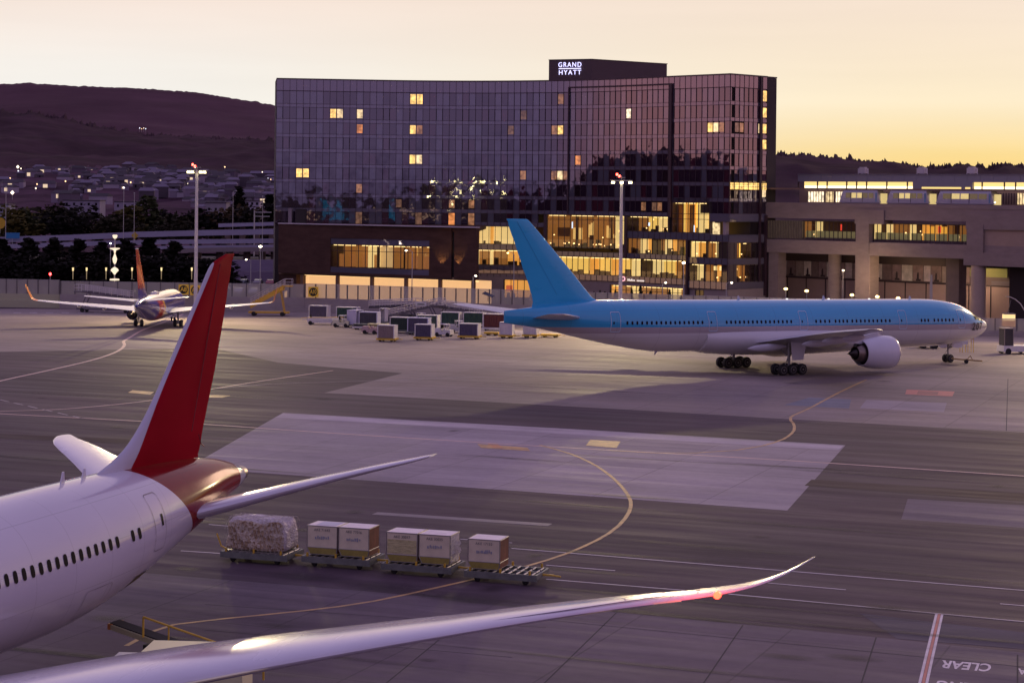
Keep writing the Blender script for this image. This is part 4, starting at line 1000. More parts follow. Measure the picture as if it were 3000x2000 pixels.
# ---- building and ramps seen between the columns
gar = thing('garage_building', 'mauve wall with photo mural panels seen between the guideway columns', 'building', (75, 425, 0))
def ak(mb, name, m, **k):
    o = mb.build(name, m, **k); o.parent = gar; o.matrix_parent_inverse = Matrix.Translation((-75, -425, 0)); return o
BD = -14.0
s0, s1 = GP.s_of_x(2240) - 9, sE + 14
mb = MB(); GP.box(mb, s0, GP.s_of_x(2900), -5, 3.4, BD - 6, BD); ak(mb, 'wall', mat('mauve_wall', (.44, .30, .29), .8, noise=.06, scale=.5))
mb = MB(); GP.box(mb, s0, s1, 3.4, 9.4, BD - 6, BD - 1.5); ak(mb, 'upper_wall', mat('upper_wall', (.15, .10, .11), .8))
mcols = [(.70, .58, .60), (.30, .2, .2), (.40, .30, .28), (.8, .7, .66), (.25, .17, .18), (.33, .22, .24), (.75, .66, .64), (.42, .28, .28)]
k = 0; s = s0 + 2
while s < GP.s_of_x(2700):
    w_ = 1.6 + ir.random() * 1.2
    mb = MB(); GP.box(mb, s, s + w_, 3.7 + ir.random() * .2, 7.2, BD - 1.0, BD - .9)
    ak(mb, 'mural_panel', mat('mural_%d' % (k % 8), mcols[k % 8], .7, noise=.25, scale=.8))
    if k % 2:
        mb = MB(); q0 = s + w_ * .4; GP.box(mb, q0, q0 + .45, 3.8, 5.2, BD - .9, BD - .85); GP.box(mb, q0 - .2, q0 + .9, 3.8, 4.2, BD - .9, BD - .84); GP.box(mb, q0 + .1, q0 + .4, 5.2, 5.55, BD - .9, BD - .85); ak(mb, 'mural_silhouette', mat('mural_dark', (.07, .05, .06), .8))
    s += w_ + .15; k += 1
mb = MB(); s = s0
while s < GP.s_of_x(2890): GP.box(mb, s - .1, s + .1, -5, 3.5, BD, BD + .12); s += 5.0
GP.box(mb, s0, GP.s_of_x(2890), 3.35, 3.6, BD - 1, BD + .3, step=6); ak(mb, 'wall_post', M_MULL)
mb = MB(); GP.box(mb, GP.s_of_x(2790), s1 + 10, 2.4, 4.4, BD - 4, BD - 1.0); ak(mb, 'barrier', mat('grey_barrier', (.17, .13, .17), .7))
mb = MB(); GP.box(mb, GP.s_of_x(2685), GP.s_of_x(2836), 5.2, 7.0, BD - 1.2, BD - 1.0); ak(mb, 'green_soffit_panel', mat('olive_panel', (.26, .24, .08), .7, emit=(.6, .6, .15), es=.05))
mb = MB(); GP.box(mb, s0, GP.s_of_x(2900), 7.3, 9.0, BD + 6, BD + 6.5); ak(mb, 'ramp_beam', mat('dark_beam', (.05, .03, .03), .8))
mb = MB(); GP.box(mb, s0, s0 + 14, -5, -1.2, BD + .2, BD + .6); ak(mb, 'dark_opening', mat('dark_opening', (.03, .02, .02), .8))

for px, py in ((2320, 880), (2420, 880), (2560, 880), (2680, 880), (2862, 860)):
    q = PT(px, py, 392); lamp('POINT', 'street_light', (q.x, q.y + 4, 5.0), 900, (1, .72, .42), .3)
# ================================================================ aircraft
def paint_mat(name, build, rough=.22, coat=.6, noise=.03, seams=None):
    """build(nt, X, Y, Z) -> colour socket, from the part's own coordinates"""
    m, nt, p = nodes_of(name); tc = nt.nodes.new('ShaderNodeTexCoord'); sp = nt.nodes.new('ShaderNodeSeparateXYZ')
    nt.links.new(tc.outputs['Object'], sp.inputs[0])
    c = build(nt, sp.outputs[0], sp.outputs[1], sp.outputs[2])
    nz = nt.nodes.new('ShaderNodeTexNoise'); nz.inputs['Scale'].default_value = .5; nz.inputs['Detail'].default_value = 6
    mpn = nt.nodes.new('ShaderNodeMapping'); mpn.inputs['Scale'].default_value = (.35, 1, 1); nt.links.new(tc.outputs['Object'], mpn.inputs[0]); nt.links.new(mpn.outputs[0], nz.inputs['Vector'])
    r = nt.nodes.new('ShaderNodeMapRange'); r.inputs['From Min'].default_value = .3; r.inputs['From Max'].default_value = .7
    r.inputs['To Min'].default_value = 1 - noise; r.inputs['To Max'].default_value = 1 + noise; nt.links.new(nz.outputs['Fac'], r.inputs['Value'])
    k = r.outputs[0]
    if seams:                                              # skin joints: rings every few metres and lap joints along the body
        pitch, wd = seams
        fr = n_math(nt, 'FRACT', n_math(nt, 'MULTIPLY', sp.outputs[0], 1 / pitch)); ln = n_math(nt, 'LESS_THAN', fr, wd / pitch)
        fr2 = n_math(nt, 'FRACT', n_math(nt, 'MULTIPLY', sp.outputs[2], 1 / 1.55)); ln2 = n_math(nt, 'LESS_THAN', fr2, wd * .7 / 1.55)
        k = n_math(nt, 'MULTIPLY', k, n_math(nt, 'SUBTRACT', 1.0, n_math(nt, 'MULTIPLY', n_math(nt, 'MAXIMUM', ln, ln2), .19)))
    sc = nt.nodes.new('ShaderNodeVectorMath'); sc.operation = 'SCALE'; nt.links.new(c, sc.inputs[0]); nt.links.new(k, sc.inputs['Scale'])
    nt.links.new(sc.outputs[0], p.inputs['Base Color'])
    r2 = nt.nodes.new('ShaderNodeMapRange'); r2.inputs['From Min'].default_value = .3; r2.inputs['From Max'].default_value = .7
    r2.inputs['To Min'].default_value = rough - .05; r2.inputs['To Max'].default_value = rough + .08; nt.links.new(nz.outputs['Fac'], r2.inputs['Value']); nt.links.new(r2.outputs[0], p.inputs['Roughness'])
    p.inputs['Coat Weight'].default_value = coat; p.inputs['Coat Roughness'].default_value = .05
    return m
def n_math(nt, op, a, b=None, clamp=False):
    q = nt.nodes.new('ShaderNodeMath'); q.operation = op; q.use_clamp = clamp
    for i, v in enumerate((a, b)):
        if v is None: continue
        if isinstance(v, (int, float)): q.inputs[i].default_value = v
        else: nt.links.new(v, q.inputs[i])
    return q.outputs[0]
def n_step(nt, v, edge, soft=.02): 
    return n_math(nt, 'MULTIPLY_ADD', n_math(nt, 'SUBTRACT', v, edge), 1 / soft, True) if False else n_math(nt, 'MULTIPLY', n_math(nt, 'SUBTRACT', v, edge), 1 / soft, True)
def n_mix(nt, f, a, b):
    q = nt.nodes.new('ShaderNodeMix'); q.data_type = 'RGBA'; nt.links.new(f, q.inputs['Factor'])
    for i, v in ((6, a), (7, b)):
        if isinstance(v, tuple): q.inputs[i].default_value = (*v, 1)
        else: nt.links.new(v, q.inputs[i])
    return q.outputs[2]

class Fus:
    """stations: (x, top z, bottom z, half width) along the body, nose first"""
    def __init__(self, st): self.st = sorted(st, key=lambda q: -q[0])
    def at(self, x):
        st = self.st
        if x >= st[0][0]: return st[0][1:]
        for k in range(len(st) - 1):
            a, b = st[k], st[k + 1]
            if b[0] <= x <= a[0]:
                t = (a[0] - x) / (a[0] - b[0])
                p0 = st[k - 1] if k else a; p3 = st[k + 2] if k + 2 < len(st) else b; out = []
                for i in (1, 2, 3):
                    d = b[0] - a[0]
                    m0 = (b[i] - p0[i]) / (b[0] - p0[0]) * d if k else (b[i] - a[i])
                    m1 = (p3[i] - a[i]) / (p3[0] - a[0]) * d if k + 2 < len(st) else (b[i] - a[i])
                    out.append((2 * t ** 3 - 3 * t * t + 1) * a[i] + (t ** 3 - 2 * t * t + t) * m0 + (-2 * t ** 3 + 3 * t * t) * b[i] + (t ** 3 - t * t) * m1)
                return tuple(out)
        return st[-1][1:]
    def pt(self, x, ang, off=0.0):                    # ang 0 = left side, 90 = top
        zt, zb, w = self.at(x); c, s = math.cos(ang), math.sin(ang); zc, hh = (zt + zb) / 2, (zt - zb) / 2
        return Vector((x, (w + off) * c, zc + (hh + off) * s))
    def side(self, x, z, left=True, off=0.0):
        zt, zb, w = self.at(x); zc, hh = (zt + zb) / 2, (zt - zb) / 2
        a = math.asin(max(-1, min(1, (z - zc) / hh)))
        if not left: a = math.pi - a
        p = self.pt(x, a, off); n = Vector((0, math.cos(a) / max(w, .01), math.sin(a) / max(hh, .01))).normalized()
        e = self.pt(x + .2, a) - self.pt(x - .2, a); e.normalize()
        n = (n - e * n.dot(e)).normalized()
        return p, n, e
    def mesh(self, mb, n=56, step=.6):
        xs = []; x = self.st[0][0]
        end = self.st[-1][0]
        for k in range(9): xs.append(x - 2.0 * (k / 9) ** 2)
        x = xs[-1] - .4
        x0_ = self.st[0][0]
        while x > end + .05: xs.append(x); x -= (.25 if x > x0_ - 8 else step)
        xs.append(end)
        mb.loft([[self.pt(q, 2 * math.pi * i / n) for i in range(n)] for q in xs])
    def patch(self, mb, x0, x1, z0, z1, left, off=.012, nx=2, nz=6, r=0):
        vs = []; fs = []
        for i in range(nx + 1):
            for j in range(nz + 1):
                vs.append(self.side(lerp(x0, x1, i / nx), lerp(z0, z1, j / nz), left, off)[0])
        for i in range(nx):
            for j in range(nz): a = i * (nz + 1) + j; fs.append((a, a + 1, a + nz + 2, a + nz + 1))
        mb.add(vs, fs)
    def outline(self, mb, x0, x1, z0, z1, left, w=.07, off=.015, r=.18):
        path = []
        for cx, cz, a0 in ((x1 - r, z1 - r, 0), (x0 + r, z1 - r, 90), (x0 + r, z0 + r, 180), (x1 - r, z0 + r, 270)):
            for k in range(4):
                a = math.radians(a0 + 30 * k); path.append((cx + r * math.cos(a), cz + r * math.sin(a)))
        full = []
        for (xa, za), (xb, zb) in zip(path, path[1:] + path[:1]):
            m = max(1, int(math.hypot(xb - xa, zb - za) / .25))
            full += [(lerp(xa, xb, k / m), lerp(za, zb, k / m)) for k in range(m)]
        c = ((x0 + x1) / 2, (z0 + z1) / 2); n = len(full); vs = []
        for x, z in full:
            d = math.hypot(x - c[0], z - c[1]); fx, fz = 1 - w / d, 1 - w / d
            vs.append(self.side(x, z, left, off)[0]); vs.append(self.side(c[0] + (x - c[0]) * fx, c[1] + (z - c[1]) * fz, left, off)[0])
        mb.add(vs, [(2 * i, 2 * ((i + 1) % n), 2 * ((i + 1) % n) + 1, 2 * i + 1) for i in range(n)])
AIR = [0, .0075, .02, .045, .09, .16, .26, .38, .52, .66, .8, .92, 1.0]
def foil(le, chord, tc, up, aft=Vector((-1, 0, 0)), camber=0.0, twist=0.0):
    """ring of points round one wing section; up = thickness direction"""
    def yt(x): return 5 * tc * (.2969 * math.sqrt(x) - .126 * x - .3516 * x * x + .2843 * x ** 3 - .1016 * x ** 4)
    pts = []
    for x in AIR: pts.append((x, yt(x) + camber * 4 * x * (1 - x)))
    for x in AIR[-2:0:-1]: pts.append((x, -yt(x) + camber * 4 * x * (1 - x)))
    ct, st = math.cos(twist), math.sin(twist)
    return [Vector(le) + aft * (chord * (x * ct + y * st)) + up * (chord * (y * ct - x * st)) for x, y in pts]
def surf(mb, secs, tcap=True):
    """secs: (le point, chord, t/c, up vector, camber)"""
    mb.loft([foil(Vector(s[0]), s[1], s[2], Vector(s[3]).normalized(), camber=s[4] if len(s) > 4 else 0, twist=s[5] if len(s) > 5 else 0) for s in secs])
def dense(secs, n=4):
    out = []
    for i in range(len(secs) - 1):
        a, b = secs[i], secs[i + 1]
        for k in range(n):
            t = k / n; p0 = secs[max(i - 1, 0)]; p3 = secs[min(i + 2, len(secs) - 1)]
            def cr(j, c=None):
                g = lambda q: Vector(q[j]) if c is None else q[j]
                A, B, P0, P3 = g(a), g(b), g(p0), g(p3)
                return (A * 2 + (B - P0) * t + (P0 * 2 - A * 5 + B * 4 - P3) * t * t + (A * 3 - P0 - B * 3 + P3) * t ** 3) * .5
            le = cr(0); up = Vector(a[3]).lerp(Vector(b[3]), t)
            out.append((le, lerp(a[1], b[1], t), lerp(a[2], b[2], t), up, lerp(a[4] if len(a) > 4 else 0, b[4] if len(b) > 4 else 0, t)))
    out.append(secs[-1]); return out

M_TYRE = mat('tyre_rubber', (.018, .016, .017), .75, noise=.2, scale=3)
M_RIM = mat('wheel_rim', (.20, .19, .19), .4, metal=.6)
M_STEEL = mat('gear_steel', (.26, .24, .24), .45, metal=.4, noise=.15, scale=3)
M_DKMET = mat('dark_engine_metal', (.05, .04, .04), .35, metal=.8, noise=.2, scale=3)
M_HOT = mat('exhaust_metal', (.22, .17, .15), .3, metal=.9, noise=.2, scale=2)
M_CABW = mat('cabin_window', (.014, .010, .014), .35, spec=.02)
def wheel(parent, x, y, r, w):
    mb = MB(); mb.smooth = True
    mb.lathe([(-w / 2, r * .62), (-w / 2, r * .86), (-w * .36, r * .97), (0, r), (w * .36, r * .97), (w / 2, r * .86), (w / 2, r * .62)], axis='y', o=(x, y, r), n=26)
    t = mb.build('wheel', M_TYRE, parent)
    mb = MB(); mb.lathe([(-w * .46, 0), (-w * .46, r * .5), (-w * .52, r * .56), (-w * .50, r * .62), (w * .50, r * .62), (w * .52, r * .56), (w * .46, r * .5), (w * .46, 0)], axis='y', o=(x, y, r), n=18)
    mb.lathe([(-w * .6, 0), (-w * .6, r * .16), (w * .6, r * .16), (w * .6, 0)], axis='y', o=(x, y, r), n=10)
    mb.build('rim', M_RIM, t); return t
def gear(t, x, y, ztop, rows, r, w, tw, dx, door=None, lean=0.0, strut=.19, mdoor=None):
    """rows wheels fore-aft on a beam, pairs tw apart"""
    mb = MB(); mb.smooth = True
    mb.tube((x + lean, y, ztop), (x, y, ztop - (ztop - r) * .5), strut, n=12); mb.tube((x, y, ztop - (ztop - r) * .5), (x, y, r + .05), strut * .66, n=12)
    mb.tube((x + 1.6 * (ztop / 4), y, ztop), (x + .1, y, r + (ztop - r) * .45), strut * .38, n=8)
    mb.tube((x - .9 * (ztop / 4), y * .55, ztop), (x - .05, y, r + (ztop - r) * .45), strut * .34, n=8)
    mb.path([(x - .05, y, r + .2), (x - .55, y, r + .55), (x - .1, y, r + (ztop - r) * .42)], strut * .25)
    if rows > 1: mb.tube((x - dx * (rows - 1) / 2, y, r), (x + dx * (rows - 1) / 2, y, r), strut * .75, n=10)
    for k in range(rows):
        xx = x + (k - (rows - 1) / 2) * dx; mb.tube((xx, y - tw / 2, r), (xx, y + tw / 2, r), strut * .42, n=8)
    st = mb.build('landing_gear', M_STEEL, t)
    for k in range(rows):
        xx = x + (k - (rows - 1) / 2) * dx
        for s in (-1, 1): wheel(st, xx, y + s * tw / 2, r, w)
    if door: 
        mb = MB(); x0, x1, yy, z0, z1 = door; mb.add([(x0, yy, z1), (x1, yy, z1), (x1 - .5, yy, z0), (x0 + .3, yy, z0), (x0, yy + .06, z1), (x1, yy + .06, z1), (x1 - .5, yy + .06, z0), (x0 + .3, yy + .06, z0)],
                             [(0, 1, 2, 3), (7, 6, 5, 4), (0, 4, 5, 1), (1, 5, 6, 2), (2, 6, 7, 3), (3, 7, 4, 0)])
        mb.build('gear_door', mdoor, st)
    return st
def engine(t, x, y, z, L, R_, m, mp, pyl=None):
    """x = inlet lip position, centre z, nacelle length L, radius R_"""
    mb = MB(); mb.smooth = True
    mb.lathe([(x - .9 * L * .3, R_ * .80), (x - .12 * L, R_ * .83), (x - .02 * L, R_ * .86), (x, R_ * .90), (x - .02 * L, R_ * .945), (x - .10 * L, R_ * .985), (x - .28 * L, R_), (x - .5 * L, R_ * .985),
              (x - .75 * L, R_ * .90), (x - L, R_ * .76), (x - L, R_ * .72), (x - .8 * L, R_ * .74)], axis='x', o=(0, y, z), n=40)
    nac = mb.build('nacelle', m, t)
    mb = MB(); mb.smooth = True
    mb.lathe([(x - .005 * L, R_ * .87), (x + .006 * L, R_ * .90), (x - .035 * L, R_ * .955), (x - .05 * L, R_ * .967)], axis='x', o=(0, y, z), n=40); mb.build('inlet_lip', mat('polished_lip', (.62, .58, .60), .15, metal=1.0), nac)
    mb = MB(); mb.lathe([(x - .25 * L, R_ * .80), (x - .24 * L, R_ * .3), (x - .14 * L, R_ * .12), (x - .10 * L, 0)], axis='x', o=(0, y, z), n=28); mb.build('fan', M_DKMET, nac)
    mb = MB(); mb.smooth = True
    mb.lathe([(x - .8 * L, R_ * .60), (x - 1.0 * L, R_ * .56), (x - 1.18 * L, R_ * .42), (x - 1.18 * L, R_ * .38), (x - 1.0 * L, R_ * .36)], axis='x', o=(0, y, z), n=30); mb.build('core_nozzle', M_HOT, nac)
    mb = MB(); mb.smooth = True
    mb.lathe([(x - 1.0 * L, R_ * .34), (x - 1.18 * L, R_ * .30), (x - 1.42 * L, 0.02)], axis='x', o=(0, y, z), n=20); mb.build('exhaust_cone', M_DKMET, nac)
    mb = MB(); mb.lathe([(x - .86 * L, R_ * .73), (x - .86 * L, R_ * .55)], axis='x', o=(0, y, z), n=30); mb.build('fan_duct', M_DKMET, nac)
    if pyl:
        mb = MB(); (xa, za), (xb, zb) = pyl                  # pylon from nacelle top back up into the wing
        for s in (-1, 1): pass
        w = R_ * .17
        rings = []
        for (px, pz0, pz1, pw) in ((x - .30 * L, z + R_ * .93, z + R_ * 1.02, .03), (x - .5 * L, z + R_ * .9, z + R_ * 1.22, w), (xa, z + R_ * .55, za, w), (xb, zb - .5, zb, w * .6), (xb - 1.2, zb - .1, zb, .04)):
            rings.append([Vector((px, y - pw, pz0)), Vector((px, y + pw, pz0)), Vector((px, y + pw * .8, pz1)), Vector((px, y - pw * .8, pz1))])
        mb.loft(rings); mb.build('pylon', mp, t)
    return nac
def cabin_windows(t, fu, xs, z, left, w=.28, h=.40, m=None, name='cabin_window'):
    me = None
    for x in xs:
        p, n, e = fu.side(x, z, left, .012); u = n.cross(e) if left else e.cross(n)
        if me is None:
            mb = MB(); vs = []
            for k in range(12):
                a = 2 * math.pi * k / 12; c, s = math.cos(a), math.sin(a)
                vs.append((w / 2 * math.copysign(abs(c) ** .7, c), h / 2 * math.copysign(abs(s) ** .7, s), 0))
            mb.add(vs, [tuple(range(12))]); o = mb.build(name, m or M_CABW, t); me = o.data
        else:
            o = bpy.data.objects.new(name, me); C.objects.link(o); o.parent = t
        if u.z < 0: u = -u
        o.matrix_local = basis(p, u.cross(n), u, n)

# ---------------------------------------------------------------- 1. near white airliner with the red fin (tail towards us, nose off to the left)
NH = Vector((-.295, -.956, 0)).normalized()
near = thing('white_airliner', 'large white airliner with dark red tail fin and long upswept wing in the foreground', 'airplane',
             Vector((-13.95, 100.1, 0)) + NH * 30.0, math.atan2(NH.y, NH.x))
# part coordinates: x forward, origin 30 m ahead of the tailplane tips
T0 = -30.0
fN = Fus([(33.0, 4.6, 4.4, .1), (32.5, 5.4, 3.7, .8), (31, 6.2, 3.1, 1.5), (29, 7.0, 2.6, 2.2), (26, 7.75, 2.15, 2.75), (23, 8.38, 2.45, 2.95), (20, 8.42, 2.45, 2.97), (-9, 8.42, 2.45, 2.97), (-12, 8.40, 2.58, 2.93),
          (-16, 8.34, 3.12, 2.74), (-20, 8.24, 3.90, 2.34), (-24, 8.02, 4.72, 1.80), (-27, 7.72, 5.32, 1.24), (-28.8, 7.36, 5.68, .92), (-29.8, 7.10, 5.88, .72), (-30.4, 6.9, 6.02, .52)])
RED = (.20, .004, .010)
def near_paint(nt, X, Y, Z):
    e = n_math(nt, 'ADD', X, n_math(nt, 'MULTIPLY', n_math(nt, 'SUBTRACT', 8.0, Z), 1.15))   # the red sweeps back as it comes down
    f = n_step(nt, n_math(nt, 'MULTIPLY', e, -1.0), 18.4, .03)
    c = n_mix(nt, f, (.56, .53, .64), RED)
    g = n_step(nt, n_math(nt, 'MULTIPLY', X, -1.0), 29.0, .03)
    global RF_; RF_ = n_math(nt, 'MULTIPLY', f, n_math(nt, 'SUBTRACT', 1.0, g))
    return n_mix(nt, g, c, (.42, .42, .47))
M_NF = paint_mat('white_and_red_paint', near_paint, .13, .35, seams=(3.05, .034))
M_NW = paint_mat('wing_white_paint', lambda nt, X, Y, Z: n_mix(nt, n_math(nt, 'MULTIPLY', X, 0.0), (.60, .57, .66), (.60, .57, .66)), .22, .4, .05)
_q = M_NW.node_tree.nodes['Principled BSDF']; _q.inputs['Coat Roughness'].default_value = .16; _q.inputs['Coat Weight'].default_value = 1.0; _q.inputs['Coat IOR'].default_value = 1.75
_nf = M_NF.node_tree; _pb = _nf.nodes['Principled BSDF']; inv = n_math(_nf, 'SUBTRACT', 1.0, RF_)
_nf.links.new(n_math(_nf, 'MULTIPLY', inv, .35), _pb.inputs['Coat Weight']); _nf.links.new(n_math(_nf, 'ADD', n_math(_nf, 'MULTIPLY', inv, .22), .08), _pb.inputs['Specular IOR Level'])
mb = MB(); mb.smooth = True; fN.mesh(mb, 72, .5); mb.build('fuselage', M_NF, near)
mb = MB(); mb.smooth = True; mb.lathe([(-30.2, .44), (-30.6, .42), (-31.0, .36), (-31.0, .30), (-30.5, .29)], axis='x', o=(0, 0, 6.47), n=24); mb.build('exhaust', mat('titanium', (.30, .25, .20), .3, metal=.9), near)
# fin: chord sections from the photograph
def fin_secs(rows, tc=.10): return [((xl, 0, z), xl - xt, t, (0, 1, 0)) for (z, xl, xt, t) in rows]
mb = MB(); mb.smooth = True
surf(mb, dense(fin_secs([(7.9, -14.6, -26.0, .035), (8.45, -16.4, -26.2, .05), (8.75, -17.5, -26.3, .065), (9.3, -18.9, -26.5, .085), (10.4, -20.5, -27.0, .10), (12.0, -22.2, -27.75, .10), (14.0, -24.1, -28.5, .10), (16.0, -26.0, -29.15, .10), (17.0, -26.95, -29.5, .10), (17.35, -27.6, -29.65, .09), (17.68, -28.9, -29.85, .07)]), 3))
def near_fin(nt, X, Y, Z):
    # grey leading edge strip: distance behind the leading edge line
    le = n_math(nt, 'ADD', n_math(nt, 'MULTIPLY', n_math(nt, 'SUBTRACT', Z, 10.0), -.965), -20.41)
    d = n_math(nt, 'SUBTRACT', le, X)
    f = n_step(nt, d, .0, .02)
    return n_mix(nt, f, (.52, .50, .60), (.30, .006, .016))
M_RFIN = paint_mat('red_fin_paint', near_fin, .40, .0, .10); M_RFIN.node_tree.nodes['Principled BSDF'].inputs['Specular IOR Level'].default_value = .004
mb.build('tail_fin', M_RFIN, near)
# rudder hinge line and small details
mb = MB(); mb.tube((-24.6, .33, 9.3), (-28.0, .12, 17.2), .02, n=5); mb.tube((-24.6, -.33, 9.3), (-28.0, -.12, 17.2), .02, n=5); mb.path([(-25.3, .36, 9.1), (-25.6, .34, 8.6), (-26.2, .22, 8.4)], .025); mb.build('rudder_seam', mat('red_seam', (.18, .01, .015), .5), near)
def both(f):
    for s in (1, -1): f(s)
def near_stab(s):
    mb = MB(); mb.smooth = True
    surf(mb, dense([((-20.2, s * .7, 5.6), 8.6, .10, (0, 0, 1)), ((-21.7, s * 2.2, 5.95), 7.1, .10, (0, -.2 * s, 1)), ((-26.4, s * 7.0, 7.15), 4.0, .095, (0, -.22 * s, 1)), ((-28.9, s * 9.6, 7.72), 2.5, .09, (0, -.22 * s, 1)), ((-30.4, s * 10.35, 7.88), 1.3, .07, (0, -.25 * s, 1))], 3))
    mb.build('tailplane', M_NW, near)
both(near_stab)
def near_wing(s):
    mb = MB(); mb.smooth = True
    xt = -30 + 21.1       # tip position
    secs = [((15.6, s * 1.5, 3.0), 14.6, .13, (0, 0, 1), .012), ((13.4, s * 3.6, 3.35), 12.2, .125, (0, -.1 * s, 1), .012), ((7.2, s * 9.6, 4.30), 9.6, .105, (0, -.13 * s, 1), .014), ((2.5, s * 15.0, 5.04), 7.0, .10, (0, -.14 * s, 1), .014),
            ((-1.55, s * 20.6, 5.80), 4.3, .095, (0, -.13 * s, 1), .012), ((-4.3, s * 25.0, 6.38), 2.9, .095, (0, -.13 * s, 1), .010), ((-5.7, s * 28.4, 6.83), 2.0, .09, (0, -.16 * s, 1), .005), ((-6.45, s * 30.4, 7.20), 1.55, .08, (0, -.25 * s, 1), 0), ((-7.3, s * 31.6, 7.60), 1.1, .08, (0, -.35 * s, 1), 0), ((-8.75, s * 32.5, 8.05), .35, .07, (0, -.5 * s, 1), 0)]
    surf(mb, dense(secs, 5)); w = mb.build('wing', M_NW, near)
    # flap and aileron seams, fairings under the trailing edge
    mb = MB()
    for (x0, y0, z0, x1, y1, z1) in ((2.2, 4.6, 3.60, .6, 9.4, 4.34), (.4, 9.9, 4.40, -2.3, 15.4, 5.12), (-2.4, 15.8, 5.16, -5.2, 22.6, 6.04)):
        mb.tube((x0, s * y0, z0 + .06), (x1, s * y1, z1 + .06), .03, n=5)
    for k in range(11):                                   # chordwise gaps between flap, spoiler and slat segments
        y = 5.2 + k * 2.35; f_ = lambda yy: 3.0 + .136 * yy
        xa = lerp(2.2, -6.6, (y - 4.6) / 24.0) if y > 9 else lerp(2.2, .6, (y - 4.6) / 4.8)
        mb.tube((xa, s * y, f_(y) + .13), (xa - 1.6 * (1 - y / 40), s * (y + .05), f_(y) + .05), .022, n=4)
    for (y0, y1) in ((6.0, 14.5), (14.8, 22.0), (22.3, 28.0)):
        q = []
        for t in (0, .5, 1):
            y = lerp(y0, y1, t); le = 7.2 - (y - 9.6) * .87 if y < 20.6 else -1.55 - (y - 20.6) * .55; q.append((le - .55 - .02 * (30 - y), s * y, 3.0 + .136 * y + .30 - .007 * y))
        mb.path(q, .02, n=4)
    mb.build('flap_seam', mat('seam_grey', (.24, .22, .28), .5), w)
    mb = MB(); mb.smooth = True
    for y, x, z, L in ((6.5, .3, 3.45, 4.6), (12.6, -1.6, 4.45, 3.8), (18.2, -3.4, 5.2, 3.0)):
        rings = []
        for k in range(9):
            t = k / 8; r = .30 * math.sin(math.pi * min(1, t * 1.02)) ** .6 + .01
            rings.append([Vector((x + L * .5 - L * t, s * y + r * .7 * math.cos(a), z - .1 * t + r * math.sin(a))) for a in [2 * math.pi * i / 10 for i in range(10)]])
        mb.loft(rings)
    mb.build('flap_fairing', M_NW, w)
    mb = MB()                                              # cream tube painting the light caught along the leading edge
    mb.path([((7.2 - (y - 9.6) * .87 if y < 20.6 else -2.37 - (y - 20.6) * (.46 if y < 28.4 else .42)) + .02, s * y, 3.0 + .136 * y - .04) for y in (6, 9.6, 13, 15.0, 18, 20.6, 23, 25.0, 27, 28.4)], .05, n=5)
    mb.build('edge_highlight', mat('cream_edge_highlight', (.80, .76, .55), .35), w)
    mb = MB(); mb.lathe([(-.14, .0), (-.1, .13), (.1, .13), (.16, 0)], axis='x', o=(-5.95, s * 29.6, 7.06), n=12)
    mb.build('navigation_light', emat('red_nav_light', (1, .028, .012), 15) if s > 0 else emat('green_nav_light', (.1, 1, .2), 5), w)
    return w
both(near_wing)
both(lambda s: engine(near, 21.0, s * 9.9, 2.35, 5.6, 1.75, M_NW, M_NW, ((14.5, 4.0), (9.5, 4.0))))
both(lambda s: gear(near, 2.6, s * 4.9, 3.2, 2, .68, .5, 1.25, 1.5))
gear(near, 27.5, 0, 2.8, 1, .5, .38, .8, 0)
cabin_windows(near, fN, [-12.7 + .62 * k for k in range(44)], 6.12, True, .30, .50)
cabin_windows(near, fN, [-14.15, -14.8], 6.15, True, .30, .50)
mb = MB(); fN.outline(mb, -17.6, -16.4, 5.05, 7.5, True, .035); d = mb.build('passenger_door', mat('door_seam', (.20, .18, .22), .5), near)
mb = MB(); fN.patch(mb, -17.35, -17.15, 6.1, 6.6, True, .016); mb.build('door_window', M_CABW, d)
mb = MB(); fN.outline(mb, -12.6, -10.2, 3.3, 4.5, True, .03); mb.build('cargo_door', mat('door_seam', (.20, .18, .22), .5), near)
mb = MB()
for x, h in ((-14.7, .42), (-12.9, .5)): mb.add([(x, -.03, 8.3), (x - .35, -.03, 8.3), (x - .30, -.03, 8.35 + h), (x - .2, -.03, 8.35 + h), (x, .03, 8.3), (x - .35, .03, 8.3), (x - .30, .03, 8.35 + h), (x - .2, .03, 8.35 + h)], [(0, 1, 2, 3), (7, 6, 5, 4), (0, 3, 7, 4), (1, 5, 6, 2), (2, 6, 7, 3)])
mb.build('antenna', M_NW, near)
# open hatch under the tail
mb = MB(); fN.patch(mb, -17.0, -15.4, 3.45, 4.15, True, .02, 3, 2); mb.build('open_hatch', mat('hatch_inside', (.12, .085, .03), .6), near)
_w = near.matrix_world
NM = Matrix.Translation(near.location) @ Matrix.Rotation(near.rotation_euler.z, 4, 'Z')
lamp('POINT', 'nav_lamp', NM @ Vector((-5.3, 29.3, 7.9)), 170, (1, .07, .03), .1)

